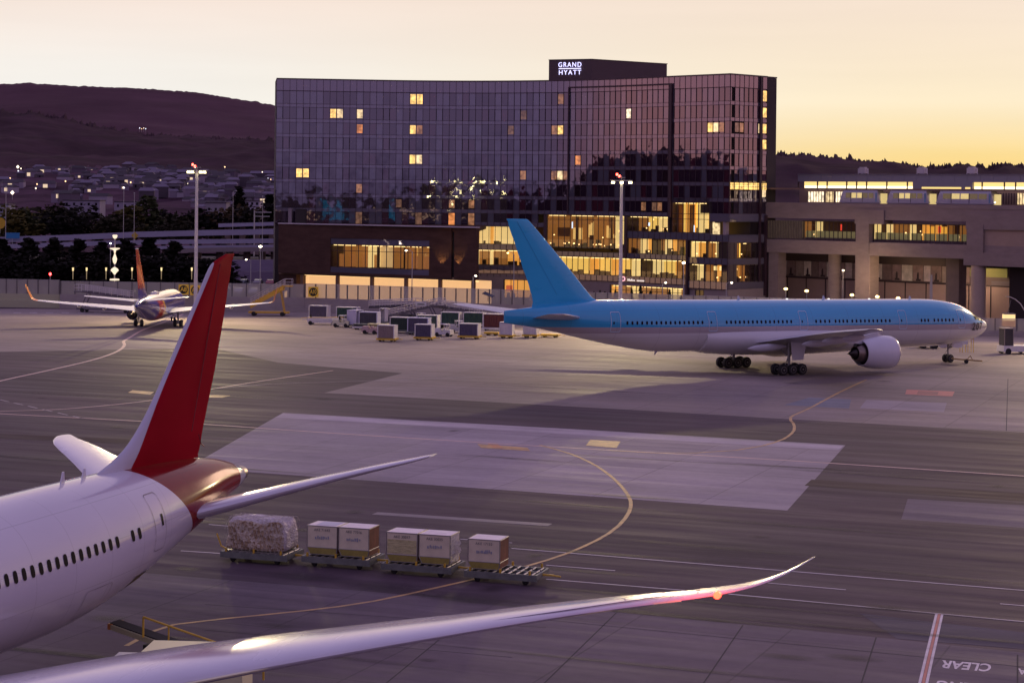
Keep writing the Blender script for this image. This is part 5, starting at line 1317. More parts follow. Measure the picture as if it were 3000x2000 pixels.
# ---------------------------------------------------------------- 2. the sky-blue airliner
BH = Vector((math.cos(math.radians(31)), math.sin(math.radians(31)), 0))
blue = thing('blue_airliner', 'long sky blue, silver and white airliner parked side-on with a tall blue fin', 'airplane', (29.9, 237.0, 0), math.radians(31))
air = bpy.data.objects.new('airframe', None)            # slight nose-down sit is put into the points instead of an extra level
bpy.data.objects.remove(air)
PITCH = -.0165                                          # z falls towards the nose
class MBp(MB):
    def build(self, *a, **k):
        self.v = [(x, y, z + PITCH * x) for x, y, z in self.v]; return MB.build(self, *a, **k)
zc = 5.58
fB = Fus([(36.0, zc - .45, zc - .62, .06), (35.7, zc + .02, zc - 1.05, .55), (34.9, zc + .48, zc - 1.55, 1.1), (33.6, zc + 1.05, zc - 2.05, 1.72), (32.2, zc + 1.85, zc - 2.4, 2.2), (30.6, zc + 2.45, zc - 2.65, 2.58), (28.3, zc + 2.85, zc - 2.88, 2.87),
          (26, zc + 3.0, zc - 2.98, 2.98), (23, zc + 3.02, zc - 3.02, 3.02), (-14, zc + 3.02, zc - 3.02, 3.02), (-17, zc + 3.02, zc - 2.85, 2.98), (-21, zc + 3.0, zc - 2.25, 2.72), (-25, zc + 2.93, zc - 1.5, 2.2), (-29, zc + 2.6, zc - .65, 1.5),
          (-32, zc + 2.22, zc - .08, .85), (-34.5, zc + 1.93, zc + .28, .36), (-35.7, zc + 1.8, zc + .45, .12)])
fB.st = [((26 + (q[0] - 26) * 1.08) if q[0] > 26 else q[0],) + q[1:] for q in fB.st]
BL = (.018, .325, .60)
def blue_paint(nt, X, Y, Z):
    zz = n_math(nt, 'SUBTRACT', Z, n_math(nt, 'MULTIPLY', X, PITCH))
    f = n_step(nt, zz, zc - .02, .03); g = n_step(nt, zz, zc - .74, .03)
    # under the tail everything below is grey
    return n_mix(nt, f, n_mix(nt, g, (.62, .60, .62), (.40, .35, .38)), BL)
M_BF = paint_mat('blue_silver_white_paint', blue_paint, .17, .8, seams=(5.6, .06))
M_BFIN = paint_mat('blue_fin_paint', lambda nt, X, Y, Z: n_mix(nt, n_math(nt, 'MULTIPLY', X, 0.0), (.022, .40, .70), (.022, .40, .70)), .30, .3)
M_GW = mat('airliner_grey_white', (.60, .58, .66), .3, noise=.04, scale=.5, coat=.3)
M_WG = mat('wing_grey', (.46, .44, .50), .35, noise=.08, scale=.4, coat=.2)
mb = MBp(); mb.smooth = True; fB.mesh(mb, 64, .6)
fus = mb.build('fuselage', M_BF, blue)
mb = MBp(); mb.smooth = True
surf(mb, dense([((xl, 0, z), xl - xt, t, (0, 1, 0)) for z, xl, xt, t in ((7.3, -21.6, -32.4, .05), (8.35, -23.0, -32.0, .07), (8.75, -24.0, -32.1, .085), (9.6, -24.9, -32.4, .09), (12, -27.2, -33.35, .095), (15, -30.2, -34.5, .095), (17.2, -32.45, -35.35, .09), (17.55, -33.0, -35.5, .06))], 3))
fin = mb.build('tail_fin', M_BFIN, blue)
mb = MBp(); mb.tube((-29.1, -.36, 9.2), (-34.3, -.13, 17.3), .014, n=5); mb.tube((-29.1, .36, 9.2), (-34.3, .13, 17.3), .014, n=5); mb.build('rudder_seam', mat('blue_seam', (.03, .24, .48), .5), fin)
def blue_stab(s):
    mb = MBp(); mb.smooth = True
    surf(mb, dense([((-25.9, s * .8, 6.6), 6.6, .095, (0, 0, 1)), ((-28.2, s * 3.2, 6.85), 5.3, .095, (0, -.1 * s, 1)), ((-33.7, s * 9.6, 7.5), 2.5, .09, (0, -.1 * s, 1)), ((-34.7, s * 10.4, 7.6), 1.4, .06, (0, -.1 * s, 1))], 3))
    mb.build('tailplane', M_WG, blue)
both(blue_stab)
def blue_wing(s):
    mb = MBp(); mb.smooth = True
    surf(mb, dense([((13.5, s * 1.2, 3.3), 17.5, .12, (0, 0, 1), .01), ((11.0, s * 3.4, 3.65), 14.2, .12, (0, -.1 * s, 1), .01), ((6.6, s * 9.8, 4.75), 8.8, .11, (0, -.12 * s, 1), .012), ((1.2, s * 18.0, 5.75), 6.1, .10, (0, -.12 * s, 1), .012),
                    ((-4.6, s * 26.6, 6.6), 3.6, .095, (0, -.12 * s, 1), .01), ((-7.2, s * 29.6, 6.9), 2.2, .09, (0, -.12 * s, 1), 0), ((-9.6, s * 31.2, 7.1), .5, .06, (0, -.12 * s, 1), 0)], 4))
    w = mb.build('wing', M_WG, blue)
    mb = MBp(); mb.smooth = True
    for y, x, z, L in ((5.4, -3.2, 3.35, 6.0), (12.9, -1.8, 4.35, 5.0), (17.6, -3.2, 5.0, 4.2), (22.2, -4.6, 5.6, 3.4)):
        rings = []
        for k in range(9):
            t = k / 8; r = .42 * math.sin(math.pi * t) ** .6 + .01
            rings.append([Vector((x + L * .5 - L * t, s * y + r * .6 * math.cos(a), z - .2 * t + r * math.sin(a))) for a in [2 * math.pi * i / 10 for i in range(10)]])
        mb.loft(rings)
    mb.build('flap_fairing', M_WG, w)
both(blue_wing)
mb = MBp(); mb.smooth = True                             # belly fairing
rings = []
for k in range(15):
    t = k / 14; x = 16 - 26 * t; q = math.sin(math.pi * t) ** .5 if 0 < t < 1 else 0
    rings.append([Vector((x, (3.0 + .45 * q) * math.cos(a), zc - 1.3 + (1.75 + .28 * q) * math.sin(a) - (.3 * q))) for a in [2 * math.pi * i / 30 for i in range(30)]])
mb.loft(rings); mb.build('belly_fairing', mat('belly_white', (.60, .58, .62), .3, coat=.4), blue)
both(lambda s: engine(blue, 12.1, s * 9.5, 2.62, 4.7, 1.98, M_GW, M_WG, ((7.2, 4.6), (3.0, 4.6))))
both(lambda s: gear(blue, .1, s * 5.3, 3.9, 3, .66, .48, 1.35, 1.42, door=(-.2, 2.2, s * 6.0, 1.75, 4.0), mdoor=M_GW, strut=.24))
gear(blue, 30.25, 0, 3.2, 1, .53, .40, .80, 0, strut=.15)
mb = MB(); mb.box((31.2, -.75, 2.35), (1.6, .05, .9)); mb.box((31.2, .75, 2.35), (1.6, .05, .9)); mb.box((28.9, -.6, 2.4), (1.2, .05, .8)); mb.build('nose_gear_door', M_GW, blue)
# doors and windows on the side we see and its mirror
def x_on_blue(px):                                      # photo x on the near side of the body -> x along the body
    lo, hi = -36.0, 37.0
    for _ in range(40):
        m = (lo + hi) / 2; p = Vector((29.9, 237.0, 5)) + BH * m + Vector((BH.y, -BH.x, 0)) * 3.0
        a, b = p.x / p.y * F, (H - p.z) / p.y * F
        if CX + a - RHO * b < px: lo = m
        else: hi = m
    return m
class FusP(Fus):
    def side(self, x, z, left=True, off=0.0):
        p, n, e = Fus.side(self, x, z, left, off); p = Vector((p.x, p.y, p.z + PITCH * p.x)); return p, n, e
fBp = FusP([]); fBp.st = fB.st
M_DLINE = mat('door_outline_pale', (.42, .55, .72), .5)
for px in (1811, 2089, 2355, 2646, 2823):
    x = x_on_blue(px)
    for left in (False, True):
        mb = MB(); fBp.outline(mb, x - .62, x + .62, zc - .55, zc + 1.75, left, .085, .02); dd = mb.build('passenger_door', M_DLINE, blue)
        cabin_windows(dd, fBp, [x - .25], zc + .5, left, .2, .3, name='door_window')
def wrow(a, b): 
    xa, xb = x_on_blue(a), x_on_blue(b); n = max(1, int(round((xb - xa) / .66))); return [lerp(xa, xb, k / n) for k in range(n + 1)]
for a, b in ((1842, 2058), (2129, 2318), (2391, 2430), (2448, 2482), (2497, 2607), (2700, 2720), (2738, 2795)):
    cabin_windows(blue, fBp, wrow(a, b), zc + .5, False, .27, .40)
for (xa, xb, z0, z1) in ((34.75, 35.25, .2, .55), (33.9, 34.6, .32, .95), (33.0, 33.75, .45, 1.3)):      # cockpit panes
    for left in (False, True):
        mb = MB(); fBp.patch(mb, xa, xb, zc + z0, zc + z1 , left, .05, 2, 2); mb.build('cockpit_window', M_CABW, blue)
# fleet number on the nose
for ch, xx in (('2', 32.35), ('0', 33.2), ('7', 34.0)):
    p, n, e = fBp.side(xx, zc - .42, False, .13); u = e.cross(n); u = u if u.z > 0 else -u
    text_obj(ch, 1.3, mat('dark_lettering', (.02, .015, .03), .6), blue, basis(p, e, u, n), 'nose_number', 0.0, bold=.04)
p, n, e = fBp.side(x_on_blue(1600), zc + .35, False, .02)
mb = MBp()
for x, z in ((24, 8.6), (10, 8.65), (-3, 8.65)): mb.add([(x, -.03, z - .1), (x - .5, -.03, z - .1), (x - .45, -.03, z + .4), (x - .3, -.03, z + .4), (x, .03, z - .1), (x - .5, .03, z - .1), (x - .45, .03, z + .4), (x - .3, .03, z + .4)], [(0, 1, 2, 3), (7, 6, 5, 4), (0, 3, 7, 4), (1, 5, 6, 2), (2, 6, 7, 3)])
for x in (-6, -15, 20): mb.add([(x, -.03, 2.6), (x - .4, -.03, 2.6), (x - .5, -.03, 2.2), (x - .4, -.03, 2.2), (x, .03, 2.6), (x - .4, .03, 2.6), (x - .5, .03, 2.2), (x - .4, .03, 2.2)], [(0, 1, 2, 3), (7, 6, 5, 4), (0, 3, 7, 4), (1, 5, 6, 2), (2, 6, 7, 3)])
mb.build('antenna', M_GW, blue)
mb = MBp(); 
for k in range(3): mb.lathe([(8.58, .14), (8.66, .14), (8.70, .0)], o=(4 + k * 6.5, 0, 0), n=8)
mb.build('roof_beacon', emat('clear_beacon', (1, .9, .8), 1.5), blue)

# ---------------------------------------------------------------- 3. small airliner at the left, seen from behind
small = thing('small_airliner', 'smaller airliner seen from behind with orange-red fin, indigo tail and upturned wingtips', 'airplane', (-54.0, 303.5, 0), math.radians(90.0))
z7 = 3.25
fS = Fus([(16.6, z7 - .3, z7 - .45, .05), (16.2, z7 + .2, z7 - .9, .6), (15, z7 + .8, z7 - 1.45, 1.2), (13, z7 + 1.6, z7 - 1.85, 1.7), (10.5, z7 + 1.97, z7 - 2.0, 1.88), (-5, z7 + 1.97, z7 - 2.0, 1.88), (-8, z7 + 1.97, z7 - 1.7, 1.8), (-11, z7 + 1.93, z7 - 1.0, 1.45),
          (-14, z7 + 1.75, z7 - .15, .95), (-16.2, z7 + 1.35, z7 + .45, .45), (-17.2, z7 + 1.1, z7 + .7, .2)])
IND = (.055, .045, .25); OR = (.60, .060, .015); YE = (.75, .42, .05)
def small_paint(nt, X, Y, Z):
    zz = n_math(nt, 'ADD', X, n_math(nt, 'MULTIPLY', Z, .35))
    c = n_mix(nt, n_step(nt, zz, -7.6, .05), IND, (.52, .035, .03)); c = n_mix(nt, n_step(nt, zz, -4.4, .05), c, YE); c = n_mix(nt, n_step(nt, zz, -3.4, .05), c, IND)
    return n_mix(nt, n_step(nt, Z, z7 + 1.35, .05), c, (.80, .70, .62))
mb = MB(); mb.smooth = True; fS.mesh(mb, 40, .7); mb.build('fuselage', paint_mat('indigo_red_paint', small_paint, .2, .7), small)
def small_fin(nt, X, Y, Z):
    d = n_math(nt, 'SUBTRACT', n_math(nt, 'MULTIPLY', n_math(nt, 'SUBTRACT', Z, 5.0), -.86), n_math(nt, 'ADD', X, 9.3))
    c = n_mix(nt, n_step(nt, n_math(nt, 'ABSOLUTE', n_math(nt, 'SUBTRACT', Z, 8.6)), 1.3, .2), (.60, .09, .02), (.36, .015, .02))
    return n_mix(nt, n_step(nt, Z, 6.4, .3), IND, c)
mb = MB(); mb.smooth = True
surf(mb, dense([((xl, 0, z), xl - xt, t, (0, 1, 0)) for z, xl, xt, t in ((4.9, -8.3, -15.6, .06), (5.6, -10.0, -15.8, .10), (6.4, -11.2, -16.0, .11), (9, -13.4, -16.9, .11), (12.0, -15.9, -17.9, .11), (12.35, -16.4, -18.0, .08))], 2)); f_ = mb.build('tail_fin', paint_mat('orange_red_fin', small_fin, .25, .5), small)
mb = MB(); mb.box((-17.2, 0, 12.4), (1.2, .26, .12)); mb.build('fin_cap', M_GW, f_)
def small_side(s):
    mb = MB(); mb.smooth = True
    surf(mb, dense([((-12.6, s * .5, 4.75), 3.6, .10, (0, 0, 1)), ((-15.6, s * 6.6, 5.45), 1.7, .09, (0, -.1 * s, 1)), ((-16.1, s * 7.1, 5.5), 1.0, .06, (0, -.1 * s, 1))], 2)); mb.build('tailplane', M_GW, small)
    mb = MB(); mb.smooth = True
    surf(mb, dense([((5.6, s * 1.0, 2.1), 8.0, .13, (0, 0, 1), .01), ((3.6, s * 4.8, 2.65), 5.2, .12, (0, -.1 * s, 1), .01), ((-1.0, s * 12.5, 3.55), 3.0, .10, (0, -.1 * s, 1), .01), ((-3.1, s * 16.6, 4.05), 1.75, .09, (0, -.12 * s, 1), 0)], 3)); w = mb.build('wing', M_GW, small)
    mb = MB(); mb.smooth = True
    surf(mb, dense([((-3.1, s * 16.6, 4.05), 1.75, .09, (0, -.12 * s, 1)), ((-3.7, s * 17.25, 4.3), 1.6, .09, (0, -.8 * s, .6)), ((-4.6, s * 17.6, 5.2), 1.2, .08, (0, -1 * s, .25)), ((-5.6, s * 18.0, 6.55), .65, .08, (0, -1 * s, .2))], 3)); mb.build('winglet', mat('orange_paint_gloss', (.62, .22, .06), .3), w)
    mb = MB(); mb.smooth = True
    for y, x, z in ((7.6, -1.2, 2.75), (11.0, -2.4, 3.2)):
        mb.loft([[Vector((x + 1.6 - 3.2 * k / 6, s * y + (.2 * math.sin(math.pi * k / 6) + .01) * math.cos(a), z + (.26 * math.sin(math.pi * k / 6) + .01) * math.sin(a))) for a in [2 * math.pi * i / 8 for i in range(8)]] for k in range(7)])
    mb.build('flap_fairing', M_GW, w)
    engine(small, 8.6, s * 4.85, 1.50, 3.3, 1.10, mat('indigo_gloss', (.07, .06, .3), .25, coat=.5), M_GW, ((5.6, 2.8), (3.4, 2.75)))
    gear(small, 0, s * 2.86, 2.4, 1, .56, .40, .86, 0, strut=.14)
both(small_side)
gear(small, 12.6, 0, 2.2, 1, .35, .2, .5, 0, strut=.1)
mb = MB(); mb.lathe([(5.2, .35), (5.55, .33), (5.62, .0)], o=(-3, 0, 0), n=14); mb.box((-3, 0, 5.3), (1.9, .9, .3)); mb.build('antenna_fairing', M_GW, small)
cabin_windows(small, fS, [-5 + .9 * k for k in range(16)], z7 + .55, False, .26, .36)
small.scale = (1.05, 1.05, 1.0)
# ================================================================ ground equipment
M_WHT = mat('cart_white', (.62, .58, .60), .45, noise=.08, scale=2)
M_YEL = mat('cart_yellow', (.60, .38, .04), .5, noise=.15, scale=3)
M_GRYM = mat('dolly_grey', (.17, .18, .17), .55, noise=.25, scale=3, metal=.2)
M_BLUC = mat('blue_curtain', (.065, .052, .10), .7, noise=.2, scale=2)
M_GRNC = mat('green_curtain', (.02, .055, .042), .7, noise=.25, scale=2)
M_DKC = mat('dark_curtain', (.05, .045, .065), .7, noise=.2, scale=2)
M_BRNC = mat('grey_brown_curtain', (.22, .16, .16), .8, noise=.3, scale=4, stretch=(5, 5, .4))
M_BLK = mat('black_rubber', (.015, .014, .015), .8)
M_ULD = mat('container_shell', (.74, .66, .50), .45, noise=.10, scale=1.2, metal=.1)
M_ULDT = mat('container_top', (.78, .68, .72), .4, noise=.12, scale=1.5, metal=.15)
M_ULDB = mat('container_skirt', (.30, .25, .06), .5, noise=.2, scale=3)
M_BROWN = mat('container_brown_side', (.20, .07, .035), .6, noise=.35, scale=2.5, stretch=(1, 1, .4))
M_RAIL = mat('container_rail', (.30, .28, .27), .4, metal=.6)
M_LET = mat('stencil_grey', (.10, .10, .11), .6)
def wheels(mb, pts, r=.2, w=.14):
    for x, y in pts: mb.lathe([(-w / 2, 0), (-w / 2, r * .8), (-w * .3, r), (w * .3, r), (w / 2, r * .8), (w / 2, 0)], axis='y', o=(x, y, r), n=14)
def make_dolly(label, L=4.1, Wd=2.35):
    t = thing('cargo_dolly', label, 'dolly', group='dollies of the cargo train')
    mb = MB(); mb.bbox(-L / 2, L / 2, -Wd / 2, -Wd / 2 + .12, .24, .58); mb.bbox(-L / 2, L / 2, Wd / 2 - .12, Wd / 2, .24, .58)
    mb.bbox(-L / 2, -L / 2 + .12, -Wd / 2 + .12, Wd / 2 - .12, .30, .58); mb.bbox(L / 2 - .12, L / 2, -Wd / 2 + .12, Wd / 2 - .12, .30, .58)
    mb.bbox(-L / 2 + .12, L / 2 - .12, -.06, .06, .36, .56)
    for k in range(3): mb.bbox(-L / 2 + .5 + k * 1.4, -L / 2 + .62 + k * 1.4, -Wd / 2 + .12, Wd / 2 - .12, .34, .5)
    mb.build('frame', M_GRYM, t)
    mb = MB()
    for k in range(9):
        x = -L / 2 + .3 + k * (L - .6) / 8
        for yy in (-.8, 0, .8): mb.tube((x, yy - .33, .56), (x, yy + .33, .56), .05, n=8)
    mb.build('roller', mat('roller_steel', (.5, .46, .46), .35, metal=.7), t)
    for x in (-L / 2 + .7, L / 2 - .7):
        for y in (-Wd / 2 + .25, Wd / 2 - .25):
            mb = MB(); wheels(mb, [(x, y)], .17, .16); mb.build('wheel', M_BLK, t)
    mb = MB(); mb.path([(L / 2, 0, .45), (L / 2 + .55, 0, .42), (L / 2 + 1.0, 0, .38)], .05); mb.box((L / 2 + .3, 0, .43), (.6, .16, .08)); mb.build('drawbar', M_YEL, t)
    for x in (-L / 2 + .35, 0, L / 2 - .4):
        for y in (-Wd / 2 + .05, Wd / 2 - .05): mb = MB(); mb.box((x, y, .69), (.10, .10, .22)); mb.build('load_stop', M_YEL, t)
    return t
DD = (G(1486, 1700) - G(768, 1648)).normalized(); DANG = math.atan2(DD.y, DD.x)
def make_uld(label, marks):
    """lower-deck container, long sloped side towards -x end"""
    t = thing('cargo_container', label, 'container', group='containers on the cargo train')
    w, d, h = .90, .76, 1.62                               # half width along the train, half depth, height
    mb = MB()                                             # shell: skirt tapers in at the foot
    z1 = .42
    mb.loft([[Vector((-w + .18, -d, .04)), Vector((w - .06, -d, .04)), Vector((w - .06, d, .04)), Vector((-w + .18, d, .04))],
             [Vector((-w, -d, z1)), Vector((w, -d, z1)), Vector((w, d, z1)), Vector((-w, d, z1))],
             [Vector((-w, -d, h)), Vector((w, -d, h)), Vector((w, d, h)), Vector((-w, d, h))]])
    body = mb.build('shell', M_ULD, t)
    mb = MB(); mb.bbox(-w + .04, w - .04, -d + .04, d - .04, h, h + .02); mb.build('top_panel', M_ULDT, t)
    mb = MB(); mb.add([(-w + .20, -d - .02, .06), (w - .08, -d - .02, .06), (w - .02, -d - .02, z1), (-w + .02, -d - .02, z1)], [(0, 1, 2, 3)]); mb.build('skirt_panel', M_ULDB, t)
    mb = MB()
    for a, b in (((-w, -d, z1), (w, -d, z1)), ((-w, -d, h), (w, -d, h)), ((-w, -d, z1), (-w, -d, h)), ((w, -d, z1), (w, -d, h)), ((w, -d, h), (w, d, h)), ((-w, -d, h), (-w, d, h)), ((w, d, z1), (w, d, h)),
                 ((-w + .18, -d, .05), (w - .06, -d, .05)), ((-w + .18, -d, .05), (-w, -d, z1)), ((w - .06, -d, .05), (w, -d, z1)), ((w, -d, z1), (w, d, z1)), ((-w, d, h), (w, d, h))): mb.tube(a, b, .028, n=6)
    mb.build('edge_rail', M_RAIL, t)
    mb = MB(); mb.add([(w + .012, -d + .05, .12), (w + .012, d - .05, .12), (w + .012, d - .05, h - .04), (w + .012, -d + .05, h - .04)], [(0, 1, 2, 3)]); side = mb.build('side_curtain', M_BROWN, t)
    return t
def uld_marks(t, code, second, extra=None):
    M = basis(Vector((0, -.785, 1.40)), Vector((1, 0, 0)), Vector((0, 0, 1)), Vector((0, -1, 0)))
    text_obj(code, .20, M_LET, t, M, 'code_lettering', .0, 1.05)
    if second:
        mb = MB(); r2 = random.Random(second); x = -.42          # the second, unreadable line: worn strokes
        while x < .42:
            w2 = r2.uniform(.03, .09); mb.bbox(x, x + w2, -.788, -.784, .93 - r2.uniform(0, .06), 1.0 + r2.uniform(0, .10)); x += w2 + r2.uniform(.02, .07)
        mb.build('worn_marks', mat('stencil_blue_grey', (.30, .32, .42), .6), t)
dpix = ((768, 1654, -1), (1006, 1668, 0), (1240, 1690, 0), (1484, 1712, 0))
dlab = ('grey dolly carrying the netted pallet, leftmost of the cargo train', 'grey dolly carrying two containers, next to the netted pallet',
        'grey dolly carrying two containers, the outer one with a torn white side', 'grey dolly carrying one container with bare rollers at its right end')
ctr = []
d0 = None
for k, ((x, y, _), lb) in enumerate(zip(dpix, dlab)):
    q = G(x, y - 14) 
    if d0 is None: d0 = make_dolly(lb); d0.location = q; d0.rotation_euler = (0, 0, DANG); d = d0
    else: d = dup(d0, q, DANG, lb)
    ctr.append(q)
perp = Vector((-DD.y, DD.x, 0))
ul = ((1, -.98, 'pale container with a blue patch on its top, nearest the netted pallet', 'AKE 71643', 'CARGO'), (1, .92, 'pale container with a brown right side, second from the netted pallet', 'AKE 77016', '-[  ]-'),
      (2, -.98, 'yellowish pale container with creased glossy wrap, left on its dolly', 'AKE 30017', None), (2, .92, 'pale container with torn white plastic on its right side', 'AKE 30025', 'CARGO'),
      (3, -1.05, 'single container with a dark brown right side, alone on the last dolly', 'AKE 17152', 'K-[X]'))
cons = []
for n_, (k, off, lb, code, sec) in enumerate(ul):
    t = make_uld(lb, None); t.location = ctr[k] + DD * off + Vector((0, 0, .61)); t.rotation_euler = (0, 0, DANG); cons.append(t)
    uld_marks(t, code, sec)
def child(t, n): return [c for c in t.children if c.name.startswith(n)][0]
child(cons[0], 'top_panel').data = child(cons[0], 'top_panel').data.copy()
mb = MB(); mb.bbox(-.45, .7, -.55, .55, 1.642, 1.65); mb.build('top_patch', mat('blue_grey_film', (.34, .34, .55), .3), cons[0])
mb = MB(); mb.bbox(-.2, .45, -.1, .5, 1.642, 1.65); mb.build('top_patch', mat('bright_film', (.8, .72, .74), .3), cons[3])
M_WRAP = mat('creased_plastic', (.68, .64, .62), .25, noise=.3, scale=6, bump=.9, stretch=(1, 1, 3))
s_ = child(cons[3], 'side_curtain'); s_.data.materials[0] = M_WRAP; s_['label'] = 'torn white plastic sheet'
mb = MB(); rr = random.Random(8)
for k in range(16):
    y0 = rr.uniform(-.7, .5); z0 = rr.uniform(.3, 1.35); mb.add([(.93, y0, z0), (.95 + rr.random() * .12, y0 + .25, z0 + .08), (.97, y0 + .2, z0 + .3), (.93, y0 - .05, z0 + .2)], [(0, 1, 2, 3)])
mb.build('torn_strip', M_WRAP, cons[3])
mb = MB(); mb.bbox(-.84, .84, -.79, -.775, .5, 1.25); mb.build('clear_wrap', mat('yellow_film', (.55, .50, .26), .15, noise=.25, scale=3, bump=.6, stretch=(1, 1, 4), coat=.5), cons[2])
# netted pallet
pal = thing('netted_pallet', 'white netted pallet of lumpy cardboard boxes on the first dolly', 'pallet', ctr[0] + Vector((0, 0, .60)), DANG)
mb = MB(); mb.bbox(-1.75, 1.75, -1.05, 1.05, 0, .06); mb.build('base_sheet', M_RAIL, pal)
import bmesh
def lumpy(sx, sy, sz, n, seed):
    b = bmesh.new(); bmesh.ops.create_cube(b, size=2.0); bmesh.ops.subdivide_edges(b, edges=b.edges, cuts=n, use_grid_fill=True)
    r = random.Random(seed); out = {}
    for v in b.verts:
        x, y, z = v.co; l = (abs(x) ** 8 + abs(y) ** 8 + abs(z) ** 8) ** (1 / 8); f = 1 / l
        taper = 1 - .07 * (z + 1) / 2
        nzv = .05 * math.sin(5.1 * x + 3 * z) * math.cos(4.3 * y - 2 * z) + r.uniform(-.022, .022)
        v.co = (x * f * (sx * taper + nzv), y * f * (sy * taper + nzv), (z * f + 1) * sz / 2 + (nzv if z > 0 else 0))
    return b
b = lumpy(1.86, 1.08, 1.78, 26, 3); me = bpy.data.meshes.new('wrapped_boxes'); b.to_mesh(me); b.free()
for p in me.polygons: p.use_smooth = True
m, nt, p_ = nodes_of('wrapped_cargo'); tc = nt.nodes.new('ShaderNodeTexCoord'); vo = nt.nodes.new('ShaderNodeTexVoronoi'); vo.inputs['Scale'].default_value = 7.5
cr = nt.nodes.new('ShaderNodeValToRGB'); e = cr.color_ramp.elements; e[0].color = (.20, .12, .06, 1); e[1].color = (.62, .54, .44, 1); e.new(.35).color = (.42, .30, .18, 1)
nt.links.new(tc.outputs['Object'], vo.inputs['Vector']); sx_ = nt.nodes.new('ShaderNodeSeparateXYZ'); nt.links.new(vo.outputs['Color'], sx_.inputs[0]); nt.links.new(sx_.outputs[0], cr.inputs[0])
ge_ = nt.nodes.new('ShaderNodeNewGeometry'); sp_ = nt.nodes.new('ShaderNodeSeparateXYZ'); tr_ = nt.nodes.new('ShaderNodeSeparateXYZ'); nt.links.new(tc.outputs['Normal'], sp_.inputs[0])
tp = n_step(nt, n_math(nt, 'MAXIMUM', sp_.outputs[2], sp_.outputs[0]), .45, .25)
nt.links.new(n_mix(nt, n_math(nt, 'MULTIPLY', tp, .75), cr.outputs[0], (.62, .56, .60)), p_.inputs['Base Color']); bp = nt.nodes.new('ShaderNodeBump'); bp.inputs['Strength'].default_value = .8; bp.inputs['Distance'].default_value = .06
nt.links.new(vo.outputs['Distance'], bp.inputs['Height']); nt.links.new(bp.outputs[0], p_.inputs['Normal']); p_.inputs['Roughness'].default_value = .5
me.materials.append(m); o = bpy.data.objects.new('wrapped_boxes', me); C.objects.link(o); o.parent = pal; o.location = (0, 0, .05)
# cargo net: diagonal cords over the load
mb = MB()
def on_load(u, v):                                        # u along, v over the load from front foot to back foot
    if v < 1.6: return (u, -1.10 + .05 * v, .08 + v)
    v -= 1.6
    if v < 2.0: return (u, -1.0 + v, 1.85)
    v -= 2.0; return (u, 1.02 + .03 * v, 1.75 - v)
for k in range(-14, 15):
    for sgn in (1, -1):
        last = None
        for j in range(0, 17):
            v = j * .29; u = k * .25 + sgn * v * .35
            if abs(u) > 1.85: last = None; continue
            p = on_load(u, v)
            if last: mb.tube(last, p, .010, n=4, caps=False)
            last = p
mb.build('cargo_net', mat('net_cord', (.50, .45, .40), .7), pal)
mb = MB(); 
tow = thing('yellow_towbar', 'short yellow tow bar leaning off the left end of the cargo train', 'tow bar', ctr[0] - DD * 2.1, DANG)
mb.path([(0, 0, .45), (-.6, .3, .6), (-.95, .45, 1.25)], .05); mb.build('bar', M_YEL, tow)

# ---- baggage carts and tractors by the fence
def cart(label, px, py, rz, body, curt, L=3.1, Wd=1.6, hh=1.75, base=M_YEL, open_end=False, cat='cart', name='baggage_cart', group='baggage carts parked by the fence', base_h=.50, side2=None):
    q = G(px, py); t = thing(name, label, cat, q, rz, group)
    mb = MB(); mb.bbox(-L / 2 - .15, L / 2 + .15, -Wd / 2 - .05, Wd / 2 + .05, .24, base_h); mb.bbox(L / 2 + .1, L / 2 + 1.0, -.05, .05, .3, .4); mb.build('chassis', base, t)
    for x in (-L / 2 + .4, L / 2 - .4):
        for y in (-Wd / 2 + .1, Wd / 2 - .1):
            w_ = MB(); wheels(w_, [(x, y)], .19, .13); w_.build('wheel', M_BLK, t)
    if body:
        mb = MB(); b0 = base_h; b1 = b0 + hh
        mb.bbox(-L / 2, -L / 2 + .06, -Wd / 2, Wd / 2, b0, b1); mb.bbox(L / 2 - .06, L / 2, -Wd / 2, Wd / 2, b0, b1)
        mb.bbox(-L / 2 - .03, L / 2 + .03, -Wd / 2 - .03, Wd / 2 + .03, b1, b1 + .08)
        for x in (-L / 2 + .06, L / 2 - .14): mb.bbox(x, x + .08, -Wd / 2, -Wd / 2 + .06, b0, b1); 
        mb.bbox(-L / 2 + .06, L / 2 - .06, -.03, .03, b0, b1)
        mb.build('box', body, t)
    if curt:
        for sgn in (-1, 1):
            mb = MB(); n = 14; vs = []; yy = sgn * (Wd / 2 - .03)
            for k in range(n + 1):
                x = lerp(-L / 2 + .16, L / 2 - .16, k / n); w_ = .03 * (k % 2)
                vs += [(x, yy + w_ * sgn, base_h + .03), (x, yy + w_ * sgn, base_h + hh - .06)]
            mb.add(vs, [(2 * k, 2 * k + 2, 2 * k + 3, 2 * k + 1) for k in range(n)]); mb.build('curtain', curt, t)
    return t
